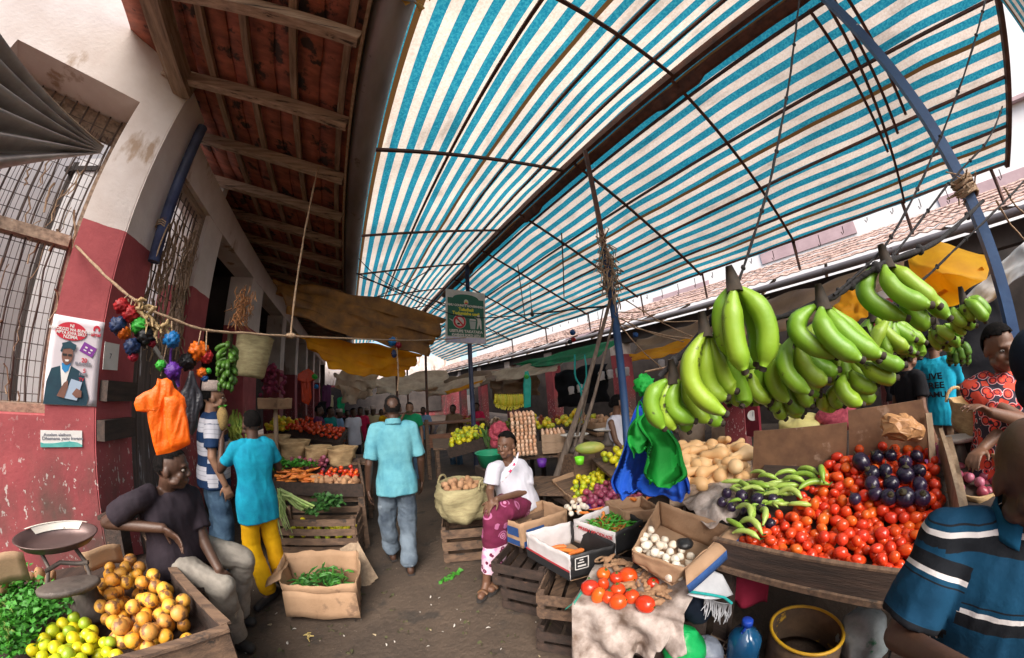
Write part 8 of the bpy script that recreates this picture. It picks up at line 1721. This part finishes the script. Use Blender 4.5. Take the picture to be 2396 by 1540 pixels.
flat([[(.25, -.27), (.285, -.27), (.315, -.15), (.34, -.27), (.375, -.27), (.365, -.08), (.335, -.0), (.20, .01), (.20, -.015), (.27, -.04), (.275, -.12)], circ(.30, .035, .03, 12)], 'sign_white', .005, 'figure')
flat([circ(0, .335, .055, 14, .065)], 'sign_white', .005, 'crest'); flat([circ(0, .33, .036, 14, .03)], 'sign_yellow', .010, 'crest'); flat([[(-.04, .29), (.04, .29), (.03, .325), (-.03, .325)]], 'sign_red', .011, 'crest')
q = MB()
for z in (.02, .16): q.bar(F @ V(-.02, -Hh / 2 + z + .2, -.03), F @ V(.35, -Hh / 2 + z + .2, -.03), .02, .02)
q.build('bracket', M['rust'], sg)
# --- poster of a young man with a tablet, on the chamfered wall
def PW(px_, py_):
    v = ray(px_, py_); k = (CN - EYE).dot(N_) / v.dot(N_); p = EYE + v * k; return (p - CN).dot(E_), p.z
(s0, zt0), (s1, zt1), (s2, zb1), (s3, zb0) = PW(127, 733), PW(246, 757), PW(225, 955), PW(102, 942)
sl0, sr0 = (s0 + s3) / 2, (s1 + s2) / 2; zt_, zb_ = (zt0 + zt1) / 2, (zb0 + zb1) / 2; pw, ph = sr0 - sl0, zt_ - zb_
PF = frame(W_((sl0 + sr0) / 2, (zt_ + zb_) / 2, .004), E_, (0, 0, 1))
po_ = thing('poster', 'white poster of a man in navy blazer holding a tablet', 'poster', W_((sl0 + sr0) / 2, zb_, .004))
M['paper'] = mat('poster_paper', (.66, .60, .64), (.58, .52, .57), 3, .7); M['poster_red'] = mat('poster_red', (.52, .012, .035), rough=.6); M['poster_purple'] = mat('poster_purple', (.20, .035, .28), rough=.6); M['poster_navy'] = mat('poster_navy', (.006, .035, .06), (.008, .05, .075), 9, .7); M['poster_skin'] = mat('poster_skin', (.16, .07, .05), (.24, .11, .08), 6, .7); M['poster_blue'] = mat('poster_blue', (.02, .22, .50), rough=.7); M['poster_tablet'] = mat('poster_tablet', (.36, .45, .58), rough=.6); M['poster_grey'] = mat('poster_grey', (.20, .20, .24), rough=.7)
q = MB(); q.grid(lambda u, v: PF @ V((u - .5) * pw, (v - .5) * ph, .003 + .004 * noise.noise(V(u * 3, v * 4, 0)) + .01 * max(0, v - .9) * u), 8, 12, thick=.0015, flip=False); q.build('sheet', M['paper'], po_)
def pf(polys, m, z, name='print'):
    q = MB()
    for p in polys: q.prism([(x * pw, y * ph) for x, y in p], .0012, PF @ Matrix.Translation((0, 0, z + .006)))
    return q.build(name, M[m], po_)
def rotp(pts, a, cx, cy): c_, s_ = math.cos(a), math.sin(a); ar = ph / pw; return [(cx + x * c_ - y * s_, cy + (x * s_ + y * c_) / ar * 1.0) for x, y in pts]
ell_ = [(-.12 + .30 * math.cos(t) * (1 - .10 * math.sin(t)), .335 + .105 * math.sin(t)) for t in [2 * math.pi * k / 30 for k in range(30)]]
pf([ell_], 'poster_red', .001, 'badge')
for (tx, sz, x, y, m) in (('NI', .030, -.12, .395, 'white'), ('MWOKOZI WA BUNDLES', .027, -.12, .350, 'white'), ('MPYA KWA SIKU', .027, -.12, .31, 'white'), ('NZIMA', .032, -.12, .268, 'white'), ('airtel', .034, .36, .335, 'poster_red'), ('20', .04, .20, .02, 'poster_red'), ('BUNDLES', .026, .18, -.02, 'poster_grey'), ('5', .04, .22, -.10, 'poster_red'), ('FREE', .026, .20, -.14, 'poster_grey'), ('TV', .03, .18, -.20, 'poster_red')):
    q = text_mb(tx, sz, PF @ Matrix.Translation((x * pw, y * ph, .009)), .0008, .95); q.build('lettering', M[m], po_)
lg = [(.36 + .07 * math.cos(t), .40 + .045 * math.sin(t)) for t in [R_(-30 + 250 * k / 14) for k in range(15)]] + [(.36 + .035 * math.cos(t), .395 + .02 * math.sin(t)) for t in [R_(220 - 250 * k / 14) for k in range(15)]]
pf([lg], 'poster_red', .001, 'emblem')
pf([rotp([(-.14, -.10), (.14, -.10), (.14, .10), (-.14, .10)], R_(-22), .25, .15)], 'poster_purple', .001, 'badge')
for (dx_, dy_, w_, h_) in ((-.05, .02, .05, .03), (.06, .02, .05, .03), (-.05, -.04, .06, .02), (.05, -.04, .05, .02)): pf([rotp([(dx_ - w_ / 2, dy_ - h_ / 2), (dx_ + w_ / 2, dy_ - h_ / 2), (dx_ + w_ / 2, dy_ + h_ / 2), (dx_ - w_ / 2, dy_ + h_ / 2)], R_(-22), .25, .15)], 'white', .003, 'print')
pf([[(-.50, -.495), (.30, -.495), (.34, -.40), (.22, -.15), (.12, -.10), (-.02, -.06), (-.22, -.06), (-.40, -.10), (-.47, -.25)]], 'poster_navy', .001, 'blazer')
pf([[(-.24, -.06), (-.04, -.06), (-.12, -.29), (-.18, -.29)]], 'white', .003, 'shirt'); pf([[(-.22, -.03), (-.05, -.03), (-.08, -.11), (-.14, -.14), (-.20, -.10)]], 'poster_blue', .005, 'collar')
pf([[(-.13 + .105 * math.cos(t), .065 + .115 * math.sin(t)) for t in [2 * math.pi * k / 20 for k in range(20)]]], 'poster_skin', .007, 'face')
pf([[(-.27, .10), (-.245, .16), (-.26, .19), (-.18, .205), (-.12, .225), (-.05, .20), (.02, .185), (.01, .14), (-.03, .10), (-.03, .125), (-.10, .14), (-.22, .125), (-.24, .08)]], 'poster_navy', .009, 'hair'); pf([[(-.22, .075), (-.14, .075), (-.14, .05), (-.22, .05)], [(-.115, .075), (-.045, .075), (-.045, .05), (-.115, .05)]], 'black_print', .009, 'glasses'); pf([[(-.17, .01), (-.08, .012), (-.10, -.012), (-.15, -.012)]], 'white', .009, 'smile')
pf([[(-.12, -.42), (.12, -.44), (.20, -.23), (-.01, -.20)]], 'poster_tablet', .007, 'tablet'); pf([[(-.26, -.40), (-.12, -.42), (-.06, -.30), (-.07, -.22), (-.14, -.25), (-.20, -.32)], [(.02, -.37), (.10, -.41), (.20, -.40), (.20, -.33), (.10, -.30)]], 'poster_skin', .009, 'hands')
# --- narrow notice with teal wave
(s0, z0_), (s1, z1_), (s2, z2_) = PW(95, 1003), PW(192, 1010), PW(190, 1046)
nw, nh = s1 - s0, abs(z1_ - z2_) * 1.05; NF = frame(W_((s0 + s1) / 2, (z1_ + z2_) / 2 + .004, .004), E_, (0, 0, 1))
no = thing('notice', 'small white notice with a teal wave on the red wall under the poster', 'notice', W_((s0 + s1) / 2, z2_, .004))
q = MB(); q.box((0, 0, .001), (nw, nh, .002)); q.v = [NF @ p for p in q.v]; q.build('sheet', M['white'], no)
q = MB(); q.prism([(-nw / 2, -nh / 2), (nw / 2, -nh / 2), (nw / 2, -nh * .38), (nw * .38, -nh * .22), (nw * .2, -nh * .15), (0, -nh * .2), (-nw * .2, -nh * .26), (-nw * .42, -nh * .27), (-nw / 2, -nh * .2)], .0015, NF @ Matrix.Translation((0, 0, .0025))); q.build('wave', mat('teal_print', (.06, .36, .34), (.16, .50, .46), 12, .7), no)
for tx, sz, x, y in (('Assalam aleikum', .026, -.10, .24), ('Dhamana yetu kwenu', .030, .03, .02)): q = text_mb(tx, sz, NF @ Matrix.Translation((x * nw, y * nh, .0035)), .0004, 1.0, .0005); q.build('lettering', M['poster_grey'], no)
# --- small paper on the plank door
p = at(330, 838, d=2.9); q = MB(); f6 = frame(V(-1.872, p.y, p.z), (0, 1, .04), (0, -.04, 1)); q.box((0, 0, 0), (.17, .19, .002)); q.v = [f6 @ v for v in q.v]; pp_ = q.build('paper_sheet', M['white']); tag(pp_, 'small white paper pinned on the grey plank door', 'paper')
q = text_mb('7', .05, f6 @ Matrix.Translation((-.01, 0, .003)), .001, 1, .0005); q.build('lettering', M['poster_grey'], pp_)
